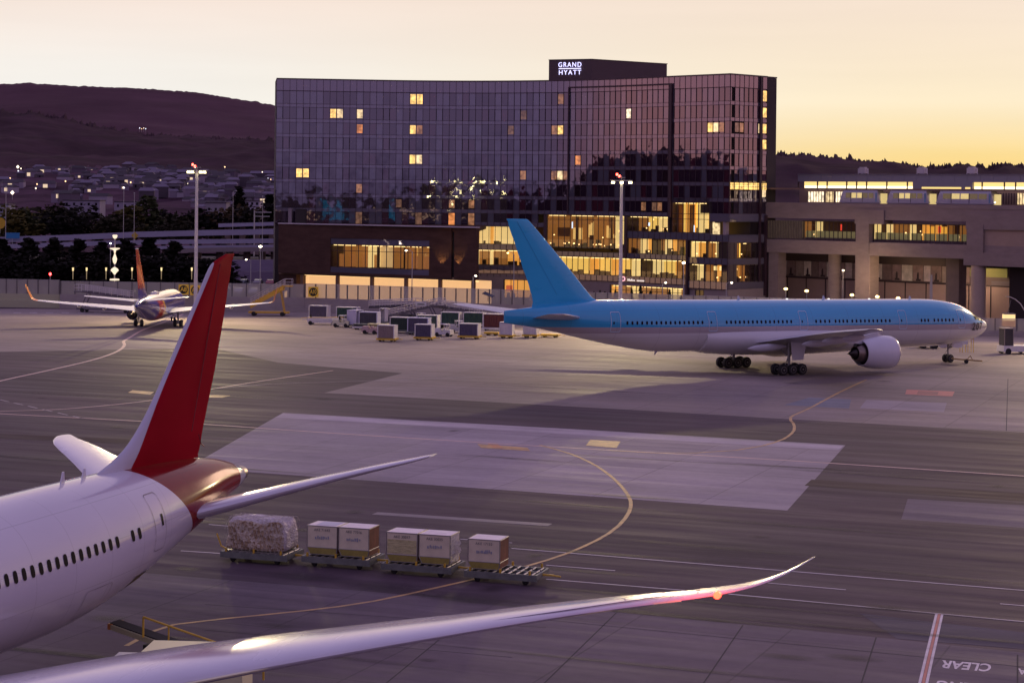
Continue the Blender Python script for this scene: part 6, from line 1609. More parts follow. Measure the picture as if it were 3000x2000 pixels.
def tractor(label, px, py, rz, col, cab=False, L=2.6):
    q = G(px, py); t = thing('tow_tractor', label, 'tractor', q, rz, 'tow tractors parked by the fence')
    mb = MB(); mb.bbox(-L / 2, L / 2, -.7, .7, .3, .75); mb.box((L * .27, 0, .95), (L * .42, 1.15, .42), taper=.9); mb.bbox(-L / 2, -L / 2 + .7, -.65, .65, .75, 1.0); mb.bbox(-.45, -.1, -.5, .5, .75, 1.15); mb.build('body', col, t)
    for x in (-L / 2 + .45, L / 2 - .5):
        for y in (-.62, .62): w_ = MB(); wheels(w_, [(x, y)], .32, .22); w_.build('wheel', M_BLK, t)
    if cab:
        mb = MB(); mb.bbox(-.75, .35, -.62, .62, 1.75, 1.84)
        for x in (-.7, .3):
            for y in (-.58, .58): mb.tube((x, y, .9), (x, y, 1.76), .04)
        mb.build('canopy', M_WHT, t); mb = MB(); mb.bbox(.26, .30, -.55, .55, 1.1, 1.72); mb.build('windscreen', M_CABW, t)
    mb = MB(); mb.tube((-.15, .0, 1.0), (.1, .0, 1.3), .03); mb.lathe([(1.3, .16), (1.33, .16)], o=(.1, 0, 0), n=12); mb.build('steering_wheel', M_BLK, t)
    mb = MB()
    for y in (-.45, .45): mb.lathe([(0, .09), (.05, .08)], axis='x', o=(L / 2, y, .62), n=10)
    mb.build('headlight', mat('lamp_glass', (.7, .65, .55), .2), t)
    return t
A0 = math.radians(-14)
cart('brown-grey container on a yellow dolly, leftmost of the front row by the fence', 1135, 1000, A0, M_WHT, M_BRNC, 2.5, 1.7, 1.75)
cart('white container with a dark blue curtain on a yellow dolly, second in the front row', 1244, 996, A0, M_WHT, M_BLUC, 2.5, 1.7, 1.7)
cart('wide grey container with a dark blue curtain on a yellow dolly, third in front row', 1376, 992, A0, M_WHT, M_BLUC, 2.9, 1.7, 1.65)
cart('plain white container on a yellow dolly, just left of the blue tail', 1485, 990, A0, M_WHT, mat('plain_white_panel', (.55, .50, .56), .5), 1.9, 1.5, 1.75)
cart('white container on a yellow dolly beneath the blue tail cone', 1555, 989, A0, M_WHT, mat('plain_white_panel', (.5, .4, .45), .5), 2.0, 1.5, 1.6)
cart('low empty yellow dolly under the blue airliner tail', 1612, 988, A0, None, None, 2.4, 1.5, 1.4)
cart('low yellow dolly coupled behind the plain white container', 1442, 982, A0, None, None, 1.9, 1.3, 1.2)
cart('white cart with a dark blue curtain and slatted end behind the belt loader', 936, 936, A0, M_WHT, M_BLUC, 3.2, 1.7, 1.75, base=M_WHT)
cart('white cart with a dark green curtain beside the fence', 1020, 941, A0, M_WHT, M_GRNC, 3.6, 1.7, 1.75, base=M_WHT)
cart('tall lilac-white cart turned end-on in the middle of the carts', 1040, 958, math.radians(60), mat('lilac_white', (.52, .50, .66), .4), None, 2.0, 1.7, 2.1, base=M_GRYM)
cart('white cart with a slate curtain in the middle of the cart group', 1083, 961, A0, mat('lilac_white', (.52, .50, .66), .4), M_DKC, 3.0, 1.8, 1.95, base=M_GRYM)
cart('narrow white cart end right of the slate-curtained cart', 1124, 950, A0, M_WHT, None, 1.0, 1.5, 2.0, base=M_GRYM)
cart('long low cream flat load behind the red and white tractor', 1108, 972, A0, mat('cream_load', (.66, .60, .34), .5), None, 2.9, 1.4, .65, base=M_GRYM)
cart('white cart with a black-green curtain behind the front row of carts', 1178, 975, A0, M_WHT, mat('black_green_curtain', (.015, .03, .025), .7), 3.4, 1.7, 1.8, base=M_GRYM)
cart('lilac-white cart with an indigo curtain behind the second container', 1228, 980, A0, mat('lilac_white', (.52, .50, .66), .4), M_BLUC, 3.2, 1.7, 1.95, base=M_GRYM)
cart('white cart with a grey-green curtain half hidden in the cart group', 1255, 968, A0, M_WHT, mat('grey_green_curtain', (.05, .08, .065), .7), 3.3, 1.7, 1.8, base=M_GRYM)
cart('white cart with an open dark green curtain, nearest the stair ramps', 1322, 957, A0, M_WHT, M_GRNC, 3.0, 1.7, 1.75, base=M_WHT)
cart('white cart with a dark green curtain, right of its open twin', 1390, 958, A0, M_WHT, M_GRNC, 3.3, 1.7, 1.75, base=M_WHT)
cart('white cart with a maroon opening beside the blue tail', 1452, 968, A0, M_WHT, mat('maroon_opening', (.10, .02, .02), .7), 3.6, 1.8, 2.0, base=M_WHT)
cart('low grey trolley between the cream tractor and the red one', 1062, 965, A0, M_GRYM, None, 2.6, 1.3, .3, base=M_WHT, cat='trolley', name='flat_trolley')
tractor('cream tow tractor with a boxy rear at the left of the carts', 1000, 958, math.radians(170), mat('cream_body', (.60, .57, .42), .45), True)
tractor('small red and white tow tractor beside the brown-grey container', 1085, 978, math.radians(170), mat('red_white_body', (.45, .30, .30), .45), False, 2.4)
tractor('white tow tractor with open hood between two containers', 1300, 985, math.radians(160), M_WHT, True)
tractor('white tow tractor behind the containers, left of the open green cart', 1230, 950, math.radians(150), M_WHT, True)
tractor('white tow tractor with dark wheels near the stair ramps', 1275, 955, math.radians(20), M_WHT, False)
tractor('pale tow tractor in front of the curtained carts, right of centre', 1340, 975, math.radians(190), mat('pale_grey_body', (.42, .40, .42), .5), True)
def belt_loader(label, px, py, rz, col, belt, L=7.0, z0=.9, z1=1.3, rail=None, nose=None):
    q = G(px, py); t = thing('belt_loader', label, 'belt loader', q, rz, 'belt loaders')
    mb = MB(); mb.bbox(-L * .42, L * .36, -.85, .85, .35, .85); mb.build('body', col, t)
    for x in (-L * .30, L * .28):
        for y in (-.78, .78): w_ = MB(); wheels(w_, [(x, y)], .32, .22); w_.build('wheel', M_BLK, t)
    def bm(y0, y1, dz, th): 
        return [Vector((x, y, z + d)) for x, z, d in () for y in ()]
    mb = MB(); mb.hexa([(-L / 2, -.45, z0 - .12), (L / 2, -.45, z1 - .12), (L / 2, .45, z1 - .12), (-L / 2, .45, z0 - .12), (-L / 2, -.45, z0 + .1), (L / 2, -.45, z1 + .1), (L / 2, .45, z1 + .1), (-L / 2, .45, z0 + .1)]); mb.build('boom', col, t)
    mb = MB(); mb.hexa([(-L / 2 - .1, -.36, z0 + .1), (L / 2 + .1, -.36, z1 + .1), (L / 2 + .1, .36, z1 + .1), (-L / 2 - .1, .36, z0 + .1), (-L / 2 - .1, -.36, z0 + .16), (L / 2 + .1, -.36, z1 + .16), (L / 2 + .1, .36, z1 + .16), (-L / 2 - .1, .36, z0 + .16)]); mb.build('belt', belt, t)
    if rail:
        mb = MB(); zr = lambda x: lerp(z0, z1, (x + L / 2) / L); xa_, xb_ = -L / 2 - 1.6, L / 2 - 1.7; mb.path([(xa_, .55, zr(xa_) + .1), (xa_, .55, zr(xa_) + rail), (xb_, .55, zr(xb_) + rail), (xb_, .55, zr(xb_) + .1)], .045)
        mb.tube((0, .55, (z0 + z1) / 2), (0, .55, (z0 + z1) / 2 + rail), .035); mb.build('hand_rail', M_YEL, t)
    if nose: mb = MB(); mb.bbox(L / 2 - .05, L / 2 + .16, -.44, .44, z1 - .12, z1 + .12); mb.build('bumper', nose, t)
    mb = MB(); mb.bbox(L * .1, L * .34, -1.0, -.5, .85, 1.05); mb.bbox(L * .30, L * .33, -1.0, -.5, 1.05, 1.5); mb.build('seat', M_BLK, t)
    return t
belt_loader('white belt loader with a yellow belt edge at the left of the carts', 945, 951, math.radians(174), M_WHT, M_YEL, 6.4, 1.1, .9)
bl = belt_loader('belt loader with black belt and tall yellow hand rail behind the near wing', 480, 1905, math.radians(157), mat('cream_dull', (.40, .37, .22), .5), M_BLK, 5.9, 1.15, 2.35, rail=.95, nose=mat('orange_bumper', (.45, .16, .04), .5)); bl.location = (-13.9, 83.0, 0)
# cream panel van roof partly hidden below the near wing
sv = thing('service_truck', 'cream boxy service truck whose roof shows below the near wing', 'truck', G(725, 2065) + Vector((-1.7, -2.2, .35)), math.radians(176))
mb = MB(); mb.bbox(-2.0, 2.0, -1.0, 1.0, .6, 2.5); mb.build('box', mat('cream_truck', (.74, .68, .42), .45), sv)
mb = MB(); mb.bbox(2.0, 3.4, -.95, .95, .5, 2.0); mb.build('cab', M_WHT, sv)
mb = MB(); mb.bbox(3.3, 3.42, -.8, .8, 1.2, 1.9); mb.build('windscreen', M_CABW, sv)
for x in (-1.3, 2.6):
    for y in (-.9, .9): w_ = MB(); wheels(w_, [(x, y)], .4, .25); w_.build('wheel', M_BLK, sv)
# equipment in front of the blue airliner's nose
cn = thing('nose_ladder_cart', 'small yellow stair frame with a white sign board by the blue nose wheel', 'stand', G(2832, 1032), math.radians(10))
mb = MB()
for x in (-.8, 0, .8):
    for y in (-.4, .4): mb.tube((x, y, 0), (x, y, 1.9), .045)
mb.path([(-.8, -.4, 1.9), (.8, -.4, 1.9), (.8, .4, 1.9), (-.8, .4, 1.9), (-.8, -.4, 1.9)], .045); mb.build('frame', M_YEL, cn)
mb = MB(); mb.bbox(-.85, -.02, -.47, -.43, 1.1, 1.8); mb.build('sign_board', M_WHT, cn)
tb = thing('aircraft_towbar', 'yellow-brown aircraft tow bar on wheels in front of the blue nose wheel', 'tow bar', G(2826, 1064), math.radians(-12))
mb = MB(); mb.tube((-1.6, 0, .55), (2.2, 0, .35), .09); mb.tube((.2, -.5, .3), (.2, .5, .3), .06); mb.path([(.3, 0, .5), (.7, 0, 1.0), (.95, 0, .5)], .05); mb.build('bar', mat('ochre_bar', (.35, .22, .08), .5), tb)
for y in (-.5, .5): w_ = MB(); wheels(w_, [(.2, y)], .27, .16); w_.build('wheel', M_BLK, tb)
def tug(label, px, py, rz, col, L, hcab):
    t = thing('aircraft_tug', label, 'tug', G(px, py), rz)
    mb = MB(); mb.box((0, 0, .75), (L, 2.2, .8), taper=.96); mb.build('body', col, t)
    mb = MB(); mb.bbox(-L / 2 + .25, -L / 2 + 1.5, -.8, .8, 1.15, hcab); mb.build('cab', mat('tug_cab_glass', (.05, .045, .05), .2), t)
    mb = MB(); mb.bbox(-L / 2 + .15, -L / 2 + 1.6, -.9, .9, hcab, hcab + .12)
    for x in (-L / 2 + .25, -L / 2 + 1.5):
        for y in (-.82, .82): mb.tube((x, y, 1.1), (x, y, hcab), .06)
    mb.build('cab_frame', mat('tug_grey', (.25, .2, .19), .5), t)
    for x in (-L / 2 + .7, L / 2 - .7):
        for y in (-1.02, 1.02): w_ = MB(); wheels(w_, [(x, y)], .42, .3); w_.build('wheel', M_BLK, t)
    return t
tug('white pushback tug with a tall dark cab at the right edge, near the fence', 2972, 1036, math.radians(12), M_WHT, 4.2, 3.4)
tug('low white baggage tug in the distance behind the blue nose gear', 2718, 1020, math.radians(0), mat('pale_grey_body', (.42, .40, .42), .5), 3.0, 1.35)
for x, y, lb in ((2793, 1014, 'left one of the two dark service carts behind the nose gear'), (2776, 1018, 'small dark wheel chock trolley behind the nose gear')):
    t = thing('service_cart', lb, 'cart', G(x, y), 0, 'small dark carts behind the nose gear'); mb = MB(); mb.bbox(-.55, .55, -.4, .4, .25, 1.25 if x > 2780 else .7); mb.build('box', mat('brown_grey_box', (.12, .08, .07), .6), t)
    mb = MB(); wheels(mb, [(-.4, -.4), (.4, -.4)], .16, .1); mb.build('wheel', M_BLK, t); mb = MB(); wheels(mb, [(-.4, .4), (.4, .4)], .16, .1); mb.build('wheel', M_BLK, t)

# ---- boarding ramps and stairs
def stairs(label, pa, pb, Ya, Yb, col, rail, name='mobile_stairs', group=None, wid=1.5, under=True, sign=False, base_col=None):
    """pa low end, pb high end in photo pixels at depths Ya, Yb (foot line of the flight)"""
    A, B = PT(*pa, Ya), PT(*pb, Yb); org = Vector(((A.x + B.x) / 2, (A.y + B.y) / 2, 0)); h = Vector((B.x - A.x, B.y - A.y, 0)); L = h.length; rz = math.atan2(h.y, h.x)
    t = thing(name, label, 'stairs', org, rz, group)
    za, zb = A.z, B.z; a, b = -L / 2, L / 2
    mb = MB(); th_ = .25 if group else .75; mb.hexa([(a, -wid / 2, za - th_), (b, -wid / 2, zb - th_), (b, wid / 2, zb - th_), (a, wid / 2, za - th_), (a, -wid / 2, za), (b, -wid / 2, zb), (b, wid / 2, zb), (a, wid / 2, za)])
    n = max(6, int(abs(zb - za) / .2))
    for k in range(n): x = lerp(a, b, (k + .5) / n); z = lerp(za, zb, (k + 1) / n); mb.bbox(x - L / n / 2, x + L / n / 2, -wid / 2 + .1, wid / 2 - .1, z - .12, z + .04)
    mb.build('flight', col, t)
    mb = MB()
    for y in (-wid / 2, wid / 2):
        for dz in (.35, .7, 1.05): mb.tube((a, y, za + dz), (b, y, zb + dz), .05, n=5)
        for k in range(9): u = k / 8; mb.tube((lerp(a, b, u), y, lerp(za, zb, u)), (lerp(a, b, u), y, lerp(za, zb, u) + 1.05), .03, n=5)
    mb.build('hand_rail', rail, t)
    mb = MB(); mb.bbox(b, b + 1.4, -wid / 2, wid / 2, zb - .2, zb); mb.build('platform', col, t)
    mb = MB()
    for (x, y) in ((b + .05, -wid / 2), (b + 1.35, -wid / 2), (b + 1.35, wid / 2), (b + .05, wid / 2)): mb.tube((x, y, zb), (x, y, zb + 1.1), .035)
    for dz in (.55, 1.1): mb.path([(b + .05, -wid / 2, zb + dz), (b + 1.35, -wid / 2, zb + dz), (b + 1.35, wid / 2, zb + dz), (b + .05, wid / 2, zb + dz)], .03)
    mb.build('platform_rail', rail, t)
    bc = base_col or col
    mb = MB(); mb.bbox(a - .3, b + .9, -wid / 2 - .1, wid / 2 + .1, .45, .75); mb.tube((b + .1, -wid / 2, .6), (b - L * .12, -wid / 2, zb - .25), .09); mb.tube((b + .1, wid / 2, .6), (b - L * .12, wid / 2, zb - .25), .09)
    mb.build('chassis', bc, t)
    for x in (a + .6, b - .2):
        for y in (-wid / 2 - .1, wid / 2 + .1): w_ = MB(); wheels(w_, [(x, y)], .38, .22); w_.build('wheel', M_BLK, t)
    if sign:
        mb = MB(); u = sign; x = lerp(a, b, u); z = lerp(za, zb, u); mb.bbox(x - .9, x + .9, -wid / 2 - .1, -wid / 2 - .05, z + .35, z + 1.0); s_ = mb.build('sign_board', M_WHT, t)
        mb = MB(); mb.bbox(x - .6, x + .6, -wid / 2 - .13, -wid / 2 - .11, z + .55, z + .78); mb.build('sign_lettering', mat('sign_grey_bar', (.2, .2, .2), .6), s_)
    return t
M_OCH = mat('stairs_yellow', (.62, .36, .035), .45, noise=.1, scale=1)
stairs('tall yellow boarding stairs with silver rails in front of the fence', (735, 890), (833, 836), 333, 333, M_OCH, mat('silver_rail', (.55, .50, .50), .4, metal=.3), 'mobile_stairs', None, 1.7)
M_GRL = mat('grey_rail', (.62, .56, .56), .4)
M_RGR = mat('ramp_grey', (.12, .10, .12), .55, noise=.2, scale=1)
RG = 'grey boarding ramps by the fence'
stairs('grey boarding ramp behind the small airliner, sloping down to the right', (385, 872), (245, 852), 336, 338, M_RGR, M_GRL, 'boarding_ramp', RG, 1.6)
stairs('long dark grey boarding ramp behind the carts, close to the fence', (1085, 898), (1212, 893), 331, 329, mat('ramp_dark', (.05, .042, .06), .6), M_GRL, 'boarding_ramp', RG, 1.6)
stairs('silver boarding ramp with a white sign rising to the right behind the carts', (1135, 926), (1278, 893), 322, 320, M_RGR, M_GRL, 'boarding_ramp', RG, 1.6, sign=.72)
stairs('grey boarding ramp with a small white sign beside the far blue tailplane', (1410, 915), (1290, 897), 320, 322, M_RGR, M_GRL, 'boarding_ramp', RG, 1.6, sign=.5)
t = thing('ground_power_unit', 'pale square equipment cabinet beside the left boarding ramp', 'cabinet', G(243, 893), 0); mb = MB(); mb.bbox(-1.0, 1.0, -.7, .7, .1, 1.9); mb.build('cabinet', mat('pale_cabinet', (.42, .38, .42), .5), t)
mb = MB(); mb.bbox(-.8, .8, -.73, -.70, .3, 1.7); mb.build('door', mat('cabinet_door', (.34, .31, .35), .5), t)

# ================================================================ blast fence of translucent panels, signs
M_FP = bpy.data.materials.new('frosted_fence_panel'); M_FP.use_nodes = True; _n = M_FP.node_tree; _n.nodes.clear()
_d = _n.nodes.new('ShaderNodeBsdfDiffuse'); _d.inputs[0].default_value = (.62, .58, .50, 1); _t = _n.nodes.new('ShaderNodeBsdfTransparent'); _t.inputs[0].default_value = (.9, .88, .84, 1)
_g = _n.nodes.new('ShaderNodeBsdfGlossy'); _g.inputs['Roughness'].default_value = .12; _g.inputs[0].default_value = (.7, .7, .7, 1)
_m = _n.nodes.new('ShaderNodeMixShader'); _m.inputs[0].default_value = .62; _m2 = _n.nodes.new('ShaderNodeMixShader'); _m2.inputs[0].default_value = .08; _o = _n.nodes.new('ShaderNodeOutputMaterial')
_n.links.new(_t.outputs[0], _m.inputs[1]); _n.links.new(_d.outputs[0], _m.inputs[2]); _n.links.new(_m.outputs[0], _m2.inputs[1]); _n.links.new(_g.outputs[0], _m2.inputs[2]); _n.links.new(_m2.outputs[0], _o.inputs[0])
M_FPOST = mat('fence_post_metal', (.14, .12, .12), .6)
M_FB = mat('fence_base', (.36, .34, .32), .7, noise=.05, scale=.3); M_BAR = mat('jersey_barrier', (.34, .29, .28), .8, noise=.1, scale=.5)
def fence(label, A, B, zt, zb, step=3.9, mp=M_FP, mbm=M_FB, name='glass_fence', low=1.3):
    A, B = Vector((A[0], A[1], 0)), Vector((B[0], B[1], 0)); L = (B - A).length; rz = math.atan2(B.y - A.y, B.x - A.x)
    t = thing(name, label, 'fence', A, rz, 'sections of the translucent apron fence'); n = max(1, int(round(L / step)))
    for k in range(n):
        mb = MB(); mb.quad((L * k / n + .08, 0, zb), (L * (k + 1) / n - .08, 0, zb), (L * (k + 1) / n - .08, 0, zt), (L * k / n + .08, 0, zt)); mb.build('fence_panel', mp, t)
    for k in range(n + 1):
        mb = MB(); mb.bbox(L * k / n - .08, L * k / n + .08, -.10, .10, 0, zt + .05); mb.build('fence_post', M_FPOST, t)
    mb = MB(); mb.bbox(0, L, -.05, .05, zt, zt + .06); mb.build('top_rail', mat('light_rail', (.5, .47, .46), .5), t)
    mb = MB(); mb.bbox(-.1, L + .1, -.14, -.11, low, zb + .02); mb.bbox(-.1, L + .1, -.45, .1, 0, low - .02); mb.build('base_wall', mbm, t)
    return t
fence('left stretch of the yellowish glass fence, with the lit corner beside the cabinet', (-118, 353), (-79.5, 348.5), 4.9, 2.4, 1.75 * 1.1, mbm=mat('fence_base_yellow', (.44, .42, .28), .6))
fence('middle stretch of the grey glass fence behind the small airliner', (-79.0, 347.5), (-36, 344.5), 4.75, 2.5, 2.6, mbm=M_BAR, low=.9)
fence('tall glass fence stretch in front of the glowing peach recess', (-35.8, 344.5), (4.0, 328), 4.9, 2.5, 2.05, mbm=M_BAR, low=.9)
fence('right stretch of glass fence running behind the blue airliner', (4.2, 327.8), (64, 303), 4.9, 2.4, 2.1, mbm=M_BAR, low=.9)
fence('lower fence beyond the blue nose at the right edge', (64.2, 302.8), (96, 298), 2.7, .9, 3.2, mbm=M_BAR, low=.7)
M_SY = mat('sign_yellow', (.75, .48, .04), .5, emit=(1, .5, .03), es=.10); M_SB = mat('sign_black', (.015, .012, .01), .5)
def gate_sign(label, px, py, txt, Y=343.2, s=1.75):
    q = PT(px, py, Y); t = thing('gate_sign', label, 'sign', q, 0, 'yellow gate signs on the fence')
    mb = MB(); mb.bbox(-s / 2, s / 2, -.03, .03, -s / 2, s / 2); mb.build('board', M_SY, t)
    mb = MB(); mb.lathe([(-.06, s * .42), (-.04, s * .42)], axis='y', n=28); mb.build('disc', M_SB, t)
    me = text_mesh(txt, s * .62, 'sign_lettering', .0, .92); me.materials.clear(); me.materials.append(mat('sign_yellow_text', (.8, .5, .05), .5, emit=(1, .5, .03), es=.14)); w = max(v.co.x for v in me.vertices) - min(v.co.x for v in me.vertices)
    o = bpy.data.objects.new('sign_lettering', me); C.objects.link(o); o.parent = t; k = min(1.25, s * .62 / w); o.matrix_local = basis(Vector((0, -.085, 0)), Vector((k, 0, 0)), Vector((0, 0, 1)), Vector((0, -1, 0)))
gate_sign('yellow square sign with a black disc reading A8, left of the pair', 538, 848, 'A8'); gate_sign('yellow square sign reading A10, half hidden by the red fin', 572, 850, 'A10'); gate_sign('yellow square sign reading A10, right of the yellow stairs', 918, 855, 'A10', Y=343.0)
t = thing('solar_panel', 'small dark solar panel standing on the fence right of the peach recess', 'solar panel', PT(1430, 857, 327.6), 0); mb = MB()
mb.hexa([(-1.0, -.3, -.2), (.7, -.5, -.8), (1.1, .2, -.6), (-.5, .4, .1), (-1.0, -.3, -.12), (.7, -.5, -.72), (1.1, .2, -.52), (-.5, .4, .18)]); mb.build('panel', mat('solar_cells', (.02, .02, .04), .25), t)
mb = MB(); mb.tube((0, 0, -1.5), (0, 0, -.3), .05); mb.build('post', M_FPOST, t)

# ================================================================ light masts
M_POLE = mat('pole_galvanised', (.46, .43, .42), .45, metal=.2)
M_FLOOD = emat('floodlight_yellow', (1, .86, .45), 9)
M_REDL = emat('red_beacon', (1, .06, .04), 14)
def mast(label, px, ytop, Y, head, power):
    top = PT(px, ytop, Y); base_x = PT(px, 900, Y).x
    t = thing('floodlight_mast', label, 'light mast', (top.x, Y, 0), 0, 'tall floodlight masts by the fence')
    mb = MB(); mb.smooth = True; mb.tube((0, 0, -.5), (0, 0, top.z), .34, .22, n=14); mb.build('pole', mat('mast_pole', (.60, .57, .56), .45), t)
    mb = MB(); mb.bbox(-1.7, 1.7, -.12, .12, top.z - .05, top.z + .12); mb.bbox(-.8, .6, -.5, .5, top.z + .5, top.z + .56); mb.tube((0, 0, top.z), (0, 0, top.z + .8), .06); mb.build('crossarm', M_POLE, t)
    for k, x in enumerate(head):
        mb = MB(); mb.bbox(x - .28, x + .28, -.5, .12, top.z - .38, top.z - .1); f = mb.build('floodlight', M_GRYM, t)
        mb = MB(); mb.bbox(x - .25, x + .25, -.56, -.5, top.z - .36, top.z - .1); mb.bbox(x - .25, x + .25, -.48, .08, top.z - .42, top.z - .38); mb.build('lens', M_FLOOD, f)
    mb = MB()
    for x, z in ((-.72, 1.0), (-.35, .75)): mb.lathe([(top.z + z - .2, .03), (top.z + z - .15, .16), (top.z + z + .15, .16), (top.z + z + .2, .0)], o=(x, 0, 0), n=10)
    mb.build('red_beacon', M_REDL, t)
    for dx in (-1.2, 1.2):
        lamp('SPOT', 'mast_lamp', (top.x + dx, Y - .9, top.z - .8), power, (1, .80, .42), .35, aim=(top.x + dx * 18, Y - 48, 0), spot=136, blend=.5)
    return t
mast('left floodlight mast with a flat bright head, in front of the far hills', 577, 500, 328, (-1.3, -.7, .7, 1.3), 36000)
mast('right floodlight mast with three bright lamp clusters, in front of the hotel', 1821, 530, 310, (-1.35, 0, 1.35), 36000)
# the line of floodlights continues beyond the right edge of the frame
mast('far right floodlight mast beyond the nose of the blue airliner', 3240, 520, 288, (-1.35, 0, 1.35), 36000)
def street_lamp(label, px, ytop, Y, z0=0, h_arm=0, lit=None, r=.07, ball=.22, group='slim street lamps'):
    top = PT(px, ytop, Y); t = thing('street_lamp', label, 'street lamp', (top.x, Y, z0), 0, group); hz = top.z - z0
    mb = MB(); mb.tube((0, 0, 0), (0, 0, hz), r * 1.4, r, n=8)
    if h_arm: mb.path([(0, 0, hz), (h_arm * .4, 0, hz + .35), (h_arm, 0, hz + .4)], r * .7)
    mb.build('pole', M_POLE, t)
    mb = MB(); x = h_arm
    mb.lathe([(hz + (.25 if h_arm else 0) - ball * .6, .02), (hz + (.25 if h_arm else 0) - ball * .2, ball), (hz + (.25 if h_arm else 0) + ball * .3, ball * .8), (hz + (.25 if h_arm else 0) + ball * .6, .02)], o=(x, 0, 0), n=10)
    mb.build('lamp_head', lit or M_POLE, t); return t
LW = emat('lamp_white', (1, .85, .6), 12); LWH = emat('lamp_cool', (.95, .9, 1), 9); LY = emat('lamp_yellow', (1, .72, .25), 7)
street_lamp('unlit slim lamp pole near the left edge among the trees', 18, 548, 560, 0)
street_lamp('slim pole with a white lit head over the dark trees, left of centre', 363, 550, 560, 0, 0, LWH)
street_lamp('unlit slim pole right of the white-lit one, above the yellow diamond sign', 394, 566, 560, 0)
street_lamp('slim pole with forked unlit heads left of the tall dark conifer', 683, 562, 620, 0, 1.0)
street_lamp('very thin unlit pole close to the hotel left edge', 770, 575, 560, 0)
street_lamp('bright white street lamp just left of the dark podium', 763, 722, 395, 0, 0, LW, ball=.36)
street_lamp('lower lit street lamp with a short arm beside the red fin tip', 735, 764, 420, 0, -1.0, LW)
street_lamp('tall thin lit pole beside the sculpture of glowing bowls', 324, 713, 390, 0, 0, LWH)
street_lamp('bright white lamp in front of the lit hotel storeys', 2003, 770, 380, -4, 0, LW, ball=.34)
street_lamp('curved lamp arm with a lit head near the hotel corner', 2128, 832, 372, -4, 1.0, LW)
street_lamp('lit lamp on a pale pole between the guideway columns', 2470, 792, 395, -4, 0, LW)
street_lamp('slim lamp in front of the podium window, lit head', 1208, 738, 380, -4, -1.2, LW)
street_lamp('slim lamp left of the blue fin with a warm head', 1506, 745, 380, -4, -1.2, LY)
street_lamp('short lamp at the right end of the peach recess', 1386, 812, 372, -4, .5, LW)
street_lamp('pale thick white post behind the blue airliner, near its cockpit', 2728, 806, 330, 0, 0, M_POLE, r=.2)
for k, (x, y) in enumerate(((2302, 846), (2363, 852), (2496, 864), (2570, 869), (2631, 873))):
    pos = ('first', 'second', 'third', 'fourth', 'last')[k]
    street_lamp(pos + ' from the left of the low round yellow globe lamps above the blue fuselage', x, y, 385, -4, 0, LY, ball=.42, group='yellow globe lamps behind the blue fuselage')
for x, y, lb in ((1663, 849, 'lit small flat lamp over the plinth windows'),):
    street_lamp(lb, 1941, 832, 376, -4, .6, LW)
for k, x in enumerate((214, 254, 311, 387, 473, 562)):
    top = PT(x, 784, 372); pos = ('first', 'second', 'third', 'fourth', 'fifth', 'sixth')[k]
    t = thing('glowing_bollard', pos + ' from the left of the glowing light columns in the car park', 'light column', (top.x, 372, -.3), 0, 'glowing light columns in the car park')
    mb = MB(); mb.smooth = True; mb.tube((0, 0, 0), (0, 0, 1.2), .10, n=10); mb.build('pole', M_POLE, t)
    mb = MB(); mb.smooth = True; hz = top.z + .3; mb.tube((0, 0, hz - 2.2), (0, 0, hz - .6), .06, .09, n=10); mb.build('shaft', emat('shaft_glow', (1, .75, .4), .22), t)
    mb = MB(); mb.tube((0, 0, hz - .6), (0, 0, hz), .13, .17, n=10); mb.build('lamp_head', emat('shaft_head', (1, .76, .36), 1.3), t)
t = thing('red_signal_light', 'small red warning light on a thin post above the left fence', 'warning light', (PT(145, 803, 352).x, 352.6, 0), 0); hz = PT(145, 803, 352).z
mb = MB(); mb.tube((0, 0, 0), (0, 0, hz - .2), .05); mb.build('pole', M_POLE, t); mb = MB(); mb.lathe([(hz - .25, .02), (hz - .15, .2), (hz + .15, .2), (hz + .25, .02)], n=12); mb.build('lamp_head', emat('red_signal', (1, .03, .03), 18), t)
# sculpture of stacked bowls and drops on a mast
top = PT(337, 690, 385); t = thing('light_sculpture', 'white glowing mast sculpture of stacked bowls and drops', 'sculpture', (top.x, 385, 0), 0)
zz = lambda y: PT(337, y, 385).z
mb = MB(); mb.tube((0, 0, 0), (0, 0, zz(697)), .12, n=8); mb.build('pole', M_POLE, t)
GLOW = emat('sculpture_glow', (1, .80, .58), 1.15)
for prof in ([(700, .05), (697, .35), (691, .5), (688, .42), (692, .1)], [(742, .12), (733, .25), (729, .95), (727, 1.0), (726, .1)], [(775, .05), (768, .32), (758, .45), (750, .25), (742, .1)], [(806, .05), (800, .3), (792, .8), (787, .6), (782, .1)], [(822, .1), (821, .95), (817, .9), (816, .1)]):
    mb = MB(); mb.smooth = True; mb.lathe([(zz(y), r) for y, r in prof], n=16); mb.build('bowl', GLOW, t)

